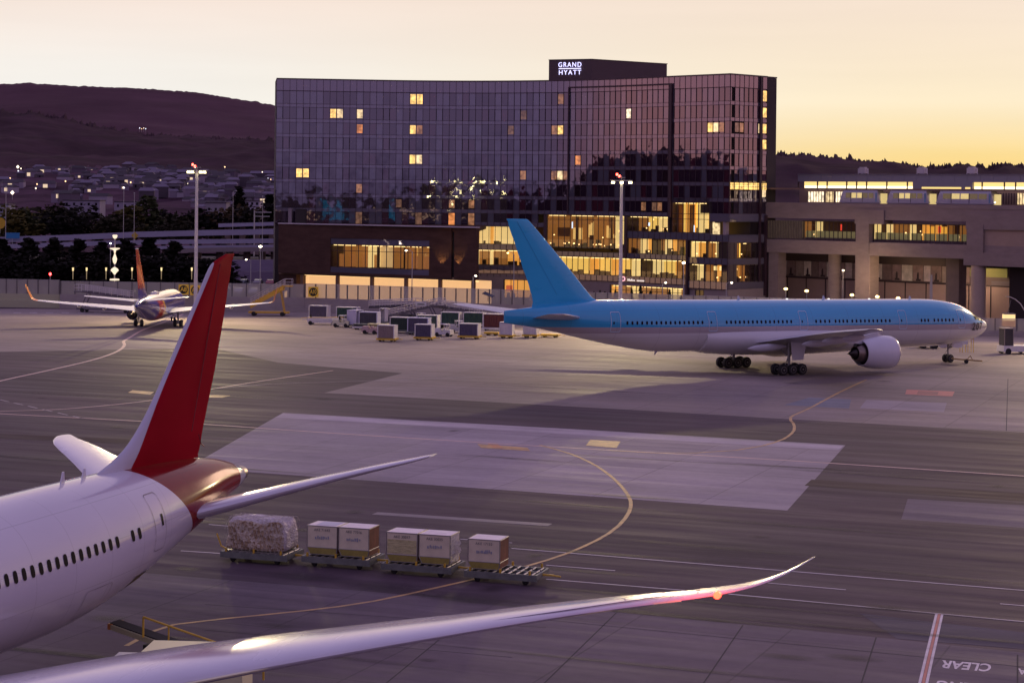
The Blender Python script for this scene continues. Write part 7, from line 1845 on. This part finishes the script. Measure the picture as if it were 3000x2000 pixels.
# yellow curved gooseneck at the right edge and the lit yellow cab
t = thing('curved_lamp_arm', 'pale curved lamp arm arching in at the right edge', 'lamp arm', (PT(3002, 905, 300).x, 300, 0), 0); mb = MB()
mb.path([tuple(PT(x, y, 300) - Vector((PT(3002, 905, 300).x, 300, 0))) for x, y in ((2945, 868), (2960, 870), (2975, 877), (2990, 890), (3002, 910), (3010, 960), (3012, 1000))], .08); mb.build('arm', M_POLE, t)
q = PT(2955, 955, 305); t = thing('lit_booth', 'small lit yellow and white booth beyond the blue nose', 'booth', (q.x, 305, 0), 0)
zt_, zm_, zb_ = PT(2955, 920, 305).z, PT(2955, 938, 305).z, PT(2955, 956, 305).z
mb = MB(); mb.bbox(-.8, .8, -.8, .8, zm_, zt_); mb.build('lit_window', emat('booth_glow', (1, .68, .3), 1.2), t)
mb = MB(); mb.bbox(-.85, .85, -.85, .85, zb_, zm_ - .02); mb.build('yellow_base', mat('booth_yellow', (.6, .3, .03), .5, emit=(1, .4, .03), es=.35), t)
mb = MB(); mb.bbox(-.9, .9, -.9, .9, zt_, zt_ + .12); mb.tube((-.2, 0, zt_), (.3, 0, zt_ + 2.2), .05); mb.tube((-.8, .6, 0), (-.8, .6, zb_), .06); mb.tube((.8, .6, 0), (.8, .6, zb_), .06); mb.build('frame', M_FPOST, t)

# ================================================================ vegetation
def leafy(mb, cx, cy, cz, rx, ry, rz, n, size, r, cone=False, lo=.45):
    for _ in range(n):
        while True:
            x, y, z = r.uniform(-1, 1), r.uniform(-1, 1), r.uniform(-1, 1); d = x * x + y * y + z * z
            if cone:
                k = (1 - z) / 2
                if x * x + y * y < k * k * 1.05 and x * x + y * y > (k * .4) ** 2: break
            elif lo < d < 1: break
        s = size * r.uniform(.6, 1.4); n1 = Vector((r.gauss(0, 1), r.gauss(0, 1), r.gauss(0, 1))).normalized(); n2 = n1.orthogonal().normalized()
        a = r.uniform(0, 6.28); n2 = (Matrix.Rotation(a, 3, n1) @ n2); n3 = n1.cross(n2); c = Vector((cx + x * rx, cy + y * ry, cz + z * rz))
        mb.add([c + n2 * s, c + n3 * s * .7, c - n2 * s, c - n3 * s * .7], [(0, 1, 2, 3)])
def leafmat(name, col): 
    m = mat(name, col, .8, noise=.45, scale=.6, spec=.05); return m
LF = {'dark': leafmat('leaf_dark', (.030, .026, .016)), 'olive': leafmat('leaf_olive', (.075, .062, .018)), 'green': leafmat('leaf_green', (.045, .05, .022)), 'brown': leafmat('leaf_brown', (.060, .040, .022)), 'black': leafmat('leaf_black', (.016, .014, .012))}
M_TRUNK = mat('bark', (.05, .035, .028), .9, spec=.05, noise=.3, scale=2)
def make_tree(kind, seed, leaf, n=620):
    """unit-ish tree 10 m tall"""
    r = random.Random(seed); t = thing('tree', 'x', 'tree'); mb = MB(); tip = 9.5 if kind == 'conifer' else 6.5
    mb.tube((0, 0, 0), (r.uniform(-.2, .2), 0, 3.5), .28, .2, n=7); mb.tube((0, 0, 3.4), (.1, .1, tip), .2, .05, n=6)
    for k in range(7):
        a = r.uniform(0, 6.28); z = r.uniform(2.0, 6.5); L = r.uniform(1.2, 2.4) * (1 - z / 14); mb.tube((0, 0, z), (L * math.cos(a), L * math.sin(a), z + L * .7), .1, .03, n=5)
    mb.build('trunk', M_TRUNK, t); mb = MB()
    if kind == 'conifer':
        for k in range(12):
            z = 1.2 + k * .72; rr_ = (10 - z) * .30 * r.uniform(.85, 1.15); 
            for j in range(5): a = r.uniform(0, 6.28); leafy(mb, rr_ * .5 * math.cos(a), rr_ * .5 * math.sin(a), z, rr_ * .6, rr_ * .6, .5, n // 60, .34, r, lo=0)
    elif kind == 'column':
        for k in range(9): z = 1.5 + k * .9; rr_ = 1.5 * math.sin(math.pi * (k + 1.3) / 10.6) ** .7; leafy(mb, r.uniform(-.3, .3), r.uniform(-.3, .3), z, rr_, rr_, .85, n // 9, .30, r, lo=.1)
    else:
        for k in range(11):
            a = r.uniform(0, 6.28); d = r.uniform(0, 2.6); z = r.uniform(3.8, 7.9); s = r.uniform(1.1, 2.0); leafy(mb, d * math.cos(a), d * math.sin(a), z, s * 1.15, s * 1.15, s, n // 11, .36, r, lo=.25)
    mb.build('crown', LF[leaf], t); return t
protos = {}
used = set()
def place_tree(kind, seed, leaf, px, ytop, Y, zb, label, group, wide=1.0, name=None):
    key = (kind, seed, leaf); top = PT(px, ytop, Y); hgt = (top.z - zb) / 10.0
    if key not in protos: protos[key] = make_tree(kind, seed, leaf); t = protos[key]; t.location = (top.x, Y, zb); t.rotation_euler = (0, 0, rnd.uniform(0, 6)); t.scale = (hgt * wide, hgt * wide, hgt); t['label'] = label; t['group'] = group
    else: t = dup(protos[key], (top.x, Y, zb), rnd.uniform(0, 6), label, (hgt * wide, hgt * wide, hgt), group)
    return t
GR = 'dark trees in a row behind the left fence'
for k, (x, yt) in enumerate(((6, 693), (84, 690), (158, 692), (232, 694), (300, 702), (368, 694), (440, 692), (512, 700))):
    place_tree('conifer', k % 4 + 30, 'black', x, yt, 398, -.3, ('first', 'second', 'third', 'fourth', 'fifth', 'sixth', 'seventh', 'eighth')[k] + ' from the left of the black trees in the row before the elevated road', GR, 2.5)
for k, x in enumerate((45, 122, 196, 268, 335, 404, 476, 545, 600, 655)):
    place_tree('tree', 40 + k % 3, 'black', x, 735 + (k * 7) % 16, 392, -.3, 'low black bushy tree filling the gap between taller ones in the car park row', 'low bushy trees between the car park conifers', 1.9)
GB = 'trees of the belt behind the elevated road'
tr = random.Random(21)
named = [(40, 596, 'olive', 'tree', 1.7, 'wide olive tree at the left edge behind the elevated road'), (68, 590, 'green', 'tree', 1.3, 'green tree second from the left edge behind the elevated road'), (100, 610, 'olive', 'tree', 1.4, 'olive tree with a sloping right side near the left edge'),
         (130, 590, 'dark', 'tree', 1.5, 'dark rounded tree left of the forked pale trunk'), (158, 584, 'dark', 'tree', 1.2, 'dark tree with a small top above its neighbours, left of centre'), (200, 590, 'black', 'tree', 1.5, 'near-black rounded tree in front of the pale apartment block'),
         (225, 610, 'dark', 'tree', 1.5, 'dark low tree right of the near-black rounded one'), (180, 635, 'green', 'tree', 1.6, 'green-brown low tree close above the road'), (290, 645, 'olive', 'column', 1.6, 'small yellow-green pointed tree above the road'), (300, 615, 'dark', 'tree', 1.2, 'dark tree above the yellow-green pointed tree'),
         (342, 612, 'dark', 'tree', 1.5, 'dark rounded tree left of the white-lit pole'), (376, 596, 'olive', 'column', 2.0, 'tall yellow-green tree behind the two slim poles'), (434, 566, 'green', 'column', 1.5, 'tall narrow green tree right of the two slim poles'), (480, 596, 'black', 'tree', 1.4, 'near-black round tree left of the floodlight mast'),
         (440, 628, 'brown', 'tree', 1.8, 'wide brownish tree under the near-black round one'), (530, 618, 'dark', 'tree', 1.4, 'dark tree just left of the floodlight mast pole'), (585, 592, 'black', 'tree', 1.5, 'near-black rounded tree behind the floodlight mast pole'), (560, 650, 'brown', 'tree', 1.6, 'low reddish-brown tree left of the mast pole'),
         (640, 618, 'dark', 'tree', 1.5, 'dark tree between the mast and the tall conifer'), (702, 541, 'black', 'conifer', 1.15, 'tall dark conifer standing above all trees near the hotel'), (724, 590, 'black', 'tree', 1.1, 'dark bushy tree at the foot of the tall conifer'), (700, 596, 'brown', 'tree', 1.6, 'brown-green tree before the tall conifer'),
         (790, 565, 'black', 'conifer', 1.3, 'dark bushy tree next to the hotel left edge'), (765, 600, 'dark', 'tree', 1.6, 'dark sloping tree left of the hotel'), (800, 608, 'brown', 'tree', 1.5, 'reddish-brown tree touching the hotel left edge'), (480, 640, 'dark', 'tree', 1.5, 'dark low tree above the road, left of the mast'),
         (635, 660, 'olive', 'tree', 1.3, 'small yellow-green bush tree right of the mast above the road'), (20, 640, 'dark', 'tree', 1.8, 'dark low tree at the very left edge above the road'), (250, 640, 'brown', 'tree', 1.5, 'brown low tree left of the yellow-green pointed one')]
for k, (x, yt, lf, kd, wd, lb) in enumerate(named): place_tree(kd, k % 3 + 10, lf, x, yt, 690 + (k % 5) * 14, 0, lb, GB, wd * 1.35)
# little conifers before the hotel plinth
for k, (x, yt) in enumerate(((1740, 850), (1758, 847), (1772, 850), (1788, 848), (1803, 846), (1818, 850), (1851, 842), (1876, 832), (1905, 848), (1962, 845), (2060, 862))):
    place_tree('conifer', 2, 'green', x, yt, 392, -4, '', 'small conifers along the hotel plinth', .75)['label'] = 'small pointed conifer, ' + ('first', 'second', 'third', 'fourth', 'fifth', 'sixth', 'seventh', 'eighth', 'ninth', 'tenth', 'last')[k] + ' from the left in the row before the hotel plinth'

# ================================================================ terrain: hills, town, elevated road
def terrain(name, prof, Yr, Yf, zf, m, seed, rough=6, rows=26, back=900, bumps=1.0, trees=0.0):
    """prof: skyline pixels; ridge at depth Yr, foot at depth Yf, height zf"""
    r = random.Random(seed); from mathutils import noise as mn
    x0, x1 = prof[0][0], prof[-1][0]; cols = int((x1 - x0) / rough); vs = []
    def yl(x):
        for a, b in zip(prof, prof[1:]):
            if a[0] <= x <= b[0]: t = (x - a[0]) / (b[0] - a[0]); return lerp(a[1], b[1], t)
        return prof[-1][1]
    for i in range(cols + 1):
        x = lerp(x0, x1, i / cols); top = PT(x, yl(x), Yr)
        jag = (mn.noise(Vector((x * .05, seed, 0))) * 3 + mn.noise(Vector((x * .21, seed, 3))) * 2.0 + mn.noise(Vector((x * .6, seed, 7))) * 1.6) * bumps
        zt = top.z
        for j in range(rows + 1):
            t = j / rows; Y = lerp(Yf, Yr, t); X = top.x / Yr * lerp(Yr, Y, .75 if Yf < Yr else 1)
            z = lerp(zf, zt, t ** 1.25) + mn.noise(Vector((X * .006, Y * .006, seed))) * (5 if seed == 3 else 11) * math.sin(math.pi * min(1, t * 1.0)) * Yr / 2500 + (mn.noise(Vector((X * .04, Y * .04, seed))) * 2 * bumps * (1 if 0 < j < rows else .0)) + (jag * Yr / 2500 if j == rows else 0)
            vs.append((X, Y, z))
        vs.append((top.x * (1 + back / Yr), Yr + back, zt - 60))
    R_ = rows + 2; fs = [(i * R_ + j, (i + 1) * R_ + j, (i + 1) * R_ + j + 1, i * R_ + j + 1) for i in range(cols) for j in range(R_ - 1)]
    mb = MB(); mb.add(vs, fs); mb.smooth = True
    o = mb.build(name, m); o['kind'] = 'structure'; return o
M_HILL1 = mat('grass_hill', (.088, .042, .060), .95, spec=.02, noise=.22, scale=.004)
M_HILL2 = mat('wooded_hill', (.050, .025, .036), .95, spec=.02, noise=.45, scale=.012, detail=8)
M_HILL3 = mat('town_slope', (.075, .038, .060), .95, spec=.02, noise=.6, scale=.03, detail=8)
terrain('hills', [(-900, 300), (-300, 262), (0, 247), (50, 245), (82, 243), (130, 246), (210, 252), (300, 255), (386, 258), (480, 264), (579, 272), (640, 281), (701, 291), (760, 300), (812, 310), (900, 328), (1100, 360), (1500, 420)], 4600, 2700, 60, M_HILL1, 3, 7, bumps=.5)
terrain('wooded_hills', [(-900, 330), (-200, 322), (0, 325), (40, 332), (105, 331), (170, 342), (245, 357), (300, 370), (350, 381), (430, 392), (560, 398), (700, 405), (812, 410), (1000, 430), (1500, 470)], 2500, 1500, 34, M_HILL2, 5, 3, bumps=2.2)
terrain('town_slope', [(-900, 500), (0, 492), (200, 488), (420, 494), (600, 505), (812, 520), (1000, 540), (1400, 560)], 1520, 760, -3, M_HILL3, 9, 6, bumps=1.6)
terrain('hills', [(1500, 500), (2100, 446), (2249, 442), (2330, 450), (2457, 460), (2558, 472), (2659, 479), (2700, 486), (2794, 481), (2896, 484), (2930, 478), (3000, 484), (3200, 486), (4200, 500)], 1900, 900, -4, M_HILL2, 13, 2.2, bumps=2.6)
# reflected skyline: slopes and trees continuing to the left outside the frame
vs = []; from mathutils import noise as mn
mb = MB()
for k in range(156):
    Yk = 700 - k * 8; zt = lerp(22, 39, max(0, min(1, (Yk - 60) / 260))) + 9 * mn.noise(Vector((k * .07, 3, 1))) + 4 * mn.noise(Vector(((k // 3) * .9, 2, 5))); vs += [(-430, Yk, -5), (-436, Yk, zt), (-560, Yk, zt - 12)]
mb.add(vs, [(3 * k, 3 * k + 1, 3 * k + 4, 3 * k + 3) for k in range(155)] + [(3 * k + 1, 3 * k + 2, 3 * k + 5, 3 * k + 4) for k in range(155)])
structure('hills', mb, M_HILL2)
# town houses
M_H = [mat('house_wall_%d' % k, c, .8) for k, c in enumerate(((.22, .17, .24), (.11, .08, .12), (.34, .28, .36), (.07, .05, .07)))]
M_R = [mat('house_roof_%d' % k, c, .8) for k, c in enumerate(((.05, .035, .05), (.15, .12, .18), (.03, .02, .03)))]
def make_house(k, label):
    t = thing('house', label, 'house', group='houses of the town below the hills'); r = random.Random(k); L, Wd, h_ = r.uniform(9, 16), r.uniform(7, 10), r.uniform(3.5, 7)
    mb = MB(); mb.bbox(-L / 2, L / 2, -Wd / 2, Wd / 2, -3, h_); mb.build('wall', M_H[k % 4], t)
    mb = MB(); e = .5; rr_ = h_ + 2.4; mb.add([(-L / 2 - e, -Wd / 2 - e, h_), (L / 2 + e, -Wd / 2 - e, h_), (L / 2 + e, Wd / 2 + e, h_), (-L / 2 - e, Wd / 2 + e, h_), (-L / 2 + 1, 0, rr_), (L / 2 - 1, 0, rr_)], [(0, 1, 5, 4), (2, 3, 4, 5), (1, 2, 5), (3, 0, 4), (3, 2, 1, 0)]); mb.build('roof', M_R[k % 3], t)
    if k % 3 == 0: mb = MB(); mb.bbox(-L * .2, L * .05, -Wd / 2 - .1, -Wd / 2, 1, h_ - .8); mb.build('window', emat('house_window', (1, .75, .5), .8) if k % 6 == 0 else M_CABW, t)
    return t
HLAB = 'small pale house on the hazy town slope below the dark hills'
hs = [make_house(k, HLAB) for k in range(8)]; hr = random.Random(17); n = 0; cells = []
def slope_z(px, py, lo=762, hi=1515):                   # depth on the town slope seen at a pixel: march along the view ray
    best = None
    for Y in range(lo, hi, 12):
        p = PT(px, py, Y); t = (Y - 760) / 760.0; zt = PT(px, 500, 1520).z; z = lerp(-3, zt, t ** 1.25)
        if p.z <= z: return Vector((p.x, Y, z))
    return None
dg = None
dens = [(60, 130, 505, 530, 10), (130, 230, 500, 560, 12), (230, 330, 505, 560, 14), (300, 420, 497, 560, 34), (395, 560, 500, 560, 60), (430, 560, 555, 590, 22), (560, 690, 520, 610, 62), (715, 812, 530, 610, 46), (180, 300, 560, 600, 14), (0, 60, 520, 570, 8), (560, 640, 600, 630, 8)]
for xa, xb, ya, yb, c in dens:
    for _ in range(c):
        x = hr.uniform(xa, xb); y = hr.uniform(ya, yb); q = slope_z(x, y)
        if q is None: continue
        s = hr.uniform(.38, .80); k = hr.randrange(8)
        if n < 8: t = hs[n]; t.location = q + Vector((0, 0, 1)); t.rotation_euler = (0, 0, hr.uniform(-.7, .7)); t.scale = (s, s, s)
        else: t = dup(hs[k], q + Vector((0, 0, 1)), hr.uniform(-.7, .7), HLAB, s)
        n += 1
for x0, x1, y0, y1, Y, c, lb in ((185, 292, 588, 625, 1000, (.24, .21, .28), 'long pale flat-roofed apartment block above the dark trees at the left'), (603, 662, 595, 622, 1000, (.25, .22, .26), 'pale flat-roofed block behind the floodlight mast'), (335, 420, 592, 612, 1050, (.28, .24, .32), 'greyish flat block right of the long apartment block'),
                                   (718, 760, 590, 606, 1000, (.34, .3, .38), 'flat pale block right of the tall conifer'), (440, 468, 507, 514, 1450, (.45, .42, .5), 'small bright block high on the town slope'), (0, 24, 600, 625, 1000, (.3, .3, .36), 'pale block at the very left edge')):
    a, b = PT(x0, y0, Y), PT(x1, y1, Y); t = thing('apartment_block', lb, 'building', ((a.x + b.x) / 2, Y, b.z)); w_ = b.x - a.x; hh = a.z - b.z
    mb = MB(); mb.bbox(-w_ / 2, w_ / 2, 0, 14, -8, hh); mb.build('wall', mat('block_%d' % int(c[0] * 100), c, .8, noise=.2, scale=.2), t)
    mb = MB(); mb.bbox(-w_ / 2 - .3, w_ / 2 + .3, -.3, 14.3, hh, hh + .5); mb.build('roof', M_R[0], t)
    n_ = max(3, int(w_ / 3.2))
    for k in range(n_):
        mb = MB(); xx = lerp(-w_ / 2, w_ / 2, (k + .5) / n_)
        for fz in range(max(1, int(hh / 3))): mb.bbox(xx - .55, xx + .55, -.06, 0, .9 + fz * 3.0, 2.2 + fz * 3.0)
        mb.build('window', M_CABW, t)
# scattered lights in the town
for k in range(34):
    x = hr.uniform(10, 810); y = hr.uniform(505, 600); 
    if k == 0: x, y = 52, 506
    if k == 1: x, y = 785, 548
    if k == 2: x, y = 793, 551
    if k == 3: x, y = 36, 586
    if k < 8 and k > 3: x, y = 385 + k * 6, 384 + (k % 2) * 2; 
    q = slope_z(x, y)
    if k in (4, 5, 6, 7): q = PT(x, y, 2440)
    elif q is None: q = PT(x, y, 1400)
    t = thing('town_lamp', 'tiny lit street lamp among the far town houses', 'lamp', q, 0, 'lit street lamps of the far town')
    mb = MB(); mb.tube((0, 0, -1), (0, 0, 3), .12, n=5); mb.build('pole', M_POLE, t)
    mb = MB(); r_ = .55 if k > 3 else 1.2; mb.lathe([(3, .05), (3 + r_, r_), (3 + 2 * r_, .05)], n=8); mb.build('lamp_head', emat('town_lamp_%d' % (k % 3), ((1, .8, .6), (.85, .85, 1), (1, .6, .3))[k % 3], 3.0), t)
# elevated road: three decks one behind the other
M_ROAD = mat('road_parapet', (.33, .30, .42), .8, noise=.12, scale=.06, stretch=(1, 1, 8)); M_ROADD = mat('road_underside', (.05, .035, .04), .9)
def flyover(label, pts, Y, thick, deck=9, m=M_ROAD, zlow=None, cols=6):
    P_ = [PT(x, y, Y) for x, y in pts]; c = P_[len(P_) // 2]; t = thing('elevated_road', label, 'elevated road', (c.x, Y, 0), 0, 'stacked decks of the elevated road')
    mb = MB(); mb2 = MB()
    for a, b in zip(P_, P_[1:]):
        x0, x1 = a.x - c.x, b.x - c.x
        mb.hexa([(x0, -.2, a.z - thick), (x1, -.2, b.z - thick), (x1, .2, b.z - thick), (x0, .2, a.z - thick), (x0, -.2, a.z), (x1, -.2, b.z), (x1, .2, b.z), (x0, .2, a.z)])
        mb2.hexa([(x0, .2, a.z - thick), (x1, .2, b.z - thick), (x1, deck, b.z - thick), (x0, deck, a.z - thick), (x0, .2, a.z - .9), (x1, .2, b.z - .9), (x1, deck, b.z - .9), (x0, deck, a.z - .9)])
    mb.build('parapet', m, t); mb2.build('deck', M_ROADD, t)
    for k in range(cols):
        x = lerp(P_[0].x, P_[-1].x, (k + .5) / cols) - c.x; mb = MB(); mb.tube((x, deck / 2, -.3), (x, deck / 2, c.z - thick), 1.0, n=10); mb.build('column', M_COND, t)
flyover('highest and farthest deck of the elevated road behind the trees', [(640, 655), (815, 650), (900, 648)], 660, 1.2)
flyover('wide top parapet of the elevated road crossing the whole left side', [(-400, 705), (0, 694), (200, 688), (400, 679), (600, 674), (815, 670), (1000, 668)], 600, 1.7)
flyover('second deck of the elevated road, below the wide top parapet', [(-400, 722), (0, 716), (300, 706), (500, 702), (815, 699), (1000, 698)], 580, 1.3)
flyover('third deck of the elevated road with a thin parapet', [(430, 722), (500, 720), (815, 717), (1000, 716)], 560, .9)
flyover('lowest concrete band of the elevated road right of the mast', [(515, 728), (650, 725), (815, 724), (1000, 723)], 545, 1.2, m=mat('road_concrete', (.24, .19, .20), .8))
# lower road in front of the flyover at right
flyover('low mauve road ramp between the mast and the podium', [(500, 764), (640, 762), (815, 760), (900, 759)], 500, 2.9, m=mat('road_mauve', (.28, .22, .34), .8, noise=.1, scale=.1, stretch=(1, 1, 6)), cols=3)
flyover('lowest mauve retaining wall of the road beside the podium', [(480, 797), (640, 796), (815, 795), (860, 795)], 470, 2.4, m=mat('road_mauve2', (.27, .20, .31), .8, noise=.1, scale=.1), cols=3)
# overhead sign frame, blue and yellow road signs
t = thing('sign_gantry', 'thin grey gantry frame over the road left of the hotel', 'gantry', (PT(745, 660, 640).x, 640, 0), 0); z1, z2 = PT(745, 622, 640).z, PT(745, 634, 640).z
mb = MB(); mb.tube((0, 0, 0), (0, 0, z1 + .6), .2); mb.tube((0, 0, z1), (5.5, 0, z1), .12); mb.tube((0, 0, z2), (5, 0, z2), .12); mb.build('frame', M_POLE, t)
for x, y, w_, h_, c, nm, lb in ((36, 692, 2.2, 1.3, (.02, .18, .42), 'road_sign', 'small blue road sign above the elevated road at the left'), (395, 690, 1.2, 1.2, (.5, .33, .03), 'road_sign', 'yellow diamond road sign on the elevated road'), (0, 654, 1.7, 1.7, (.6, .36, .02), 'road_sign', 'yellow round sign cut by the left edge')):
    q = PT(x, y, 598); t = thing(nm, lb, 'sign', q, 0, 'small road signs on the elevated road'); mb = MB()
    if 'diamond' in lb: mb.add([(0, 0, -1.1), (1.1, 0, 0), (0, 0, 1.1), (-1.1, 0, 0), (0, .06, -1.1), (1.1, .06, 0), (0, .06, 1.1), (-1.1, .06, 0)], [(0, 1, 2, 3), (7, 6, 5, 4), (0, 4, 5, 1), (1, 5, 6, 2), (2, 6, 7, 3), (3, 7, 4, 0)])
    elif 'round' in lb: mb.lathe([(0, w_), (.06, w_)], axis='y', n=20)
    else: mb.bbox(-w_, w_, 0, .06, -h_ / 2, h_ / 2 + .4)
    mb.build('board', mat('sign_%d' % x, c, .5), t); mb = MB(); mb.tube((0, .1, -3), (0, .1, 0), .08, n=6); mb.build('post', M_POLE, t)
# parked cars behind the left fence
CARC = [mat('car_%d' % k, c, .25, coat=.8) for k, c in enumerate(((.30, .29, .33), (.06, .06, .08), (.35, .05, .07), (.5, .48, .5), (.12, .13, .2), (.22, .18, .2)))]
def make_car(k):
    t = thing('parked_car', 'x', 'car', group='cars in the car park behind the fence'); mb = MB()
    prof = [(-2.2, .35), (-2.25, .8), (-1.9, .98), (-1.5, 1.0), (-.95, 1.42), (.6, 1.44), (1.25, 1.0), (2.0, .88), (2.25, .7), (2.2, .35)]
    mb.loft([[Vector((x, y * (.86 if z > 1.2 else 1), z)) for x, z in prof] for y in (-.88, .88)]); mb.build('body', CARC[k], t)
    mb = MB()
    for s in (-1, 1): mb.add([(-1.4, s * .885, 1.02), (1.1, s * .885, 1.0), (.55, s * .80, 1.38), (-.9, s * .80, 1.38)], [(0, 1, 2, 3)])
    mb.add([(1.28, -.75, 1.02), (1.28, .75, 1.02), (.66, .62, 1.42), (.66, -.62, 1.42)], [(0, 1, 2, 3)]); mb.build('window', M_CABW, t)
    for x in (-1.4, 1.4):
        for y in (-.82, .82): w_ = MB(); wheels(w_, [(x, y)], .33, .2); w_.build('wheel', M_BLK, t)
    mb = MB(); mb.bbox(2.15, 2.27, -.75, -.45, .62, .76); mb.bbox(2.15, 2.27, .45, .75, .62, .76); mb.build('headlight', emat('parked_glint', (1, .85, .8), .9), t)
    return t
cars = [make_car(k) for k in range(6)]; n = 0; cr_ = random.Random(4)
for row, (Y, x0, x1) in enumerate(((372, -96, -44), (405, -102, -50), (445, -112, -52), (480, -122, -58))):
    x = x0
    while x < x1:
        if cr_.random() < .8:
            k = cr_.randrange(6); q = (x + cr_.uniform(-.2, .2), Y + cr_.uniform(-.4, .4), -.3); lb = 'car parked in the dim car park behind the left glass fence'
            if n < 6: t = cars[n]; t.location = q; t.rotation_euler = (0, 0, math.pi / 2 + cr_.uniform(-.05, .05)); t['label'] = lb
            else: t = dup(cars[k], q, math.pi / 2 + (math.pi if cr_.random() < .4 else 0), lb)
            n += 1
        x += 2.9
# terminal behind the viewpoint (the glass of the hotel mirrors it)
ter = thing('terminal_building', 'long flat terminal with rows of lit windows behind the viewpoint', 'building', (0, -160, 0))
mb = MB(); mb.bbox(-420, 300, -60, 0, 0, 19); mb.bbox(-300, -60, -50, -8, 19, 23); mb.build('wall', mat('terminal_wall', (.09, .07, .08), .8), ter)
mb = MB()
for k in range(70):
    if cr_.random() < .5: mb.bbox(-250 + k * 7.8, -250 + k * 7.8 + cr_.uniform(2, 6), .02, .1, 6, 9)
mb.build('window', emat('terminal_windows', (1, .7, .4), .8), ter)
for k in range(13):
    x = -75 - k * 27 + cr_.uniform(-6, 6); mb = MB(); mb.bbox(x - .9, x + .9, .3, .8, 23.3 + cr_.uniform(-.6, .6), 24.3); mb.tube((x, .2, 19), (x, .2, 24), .12, n=5); mb.build('floodlight', emat('terminal_flood', (1, .95, .35), 90), ter)

if False: pass
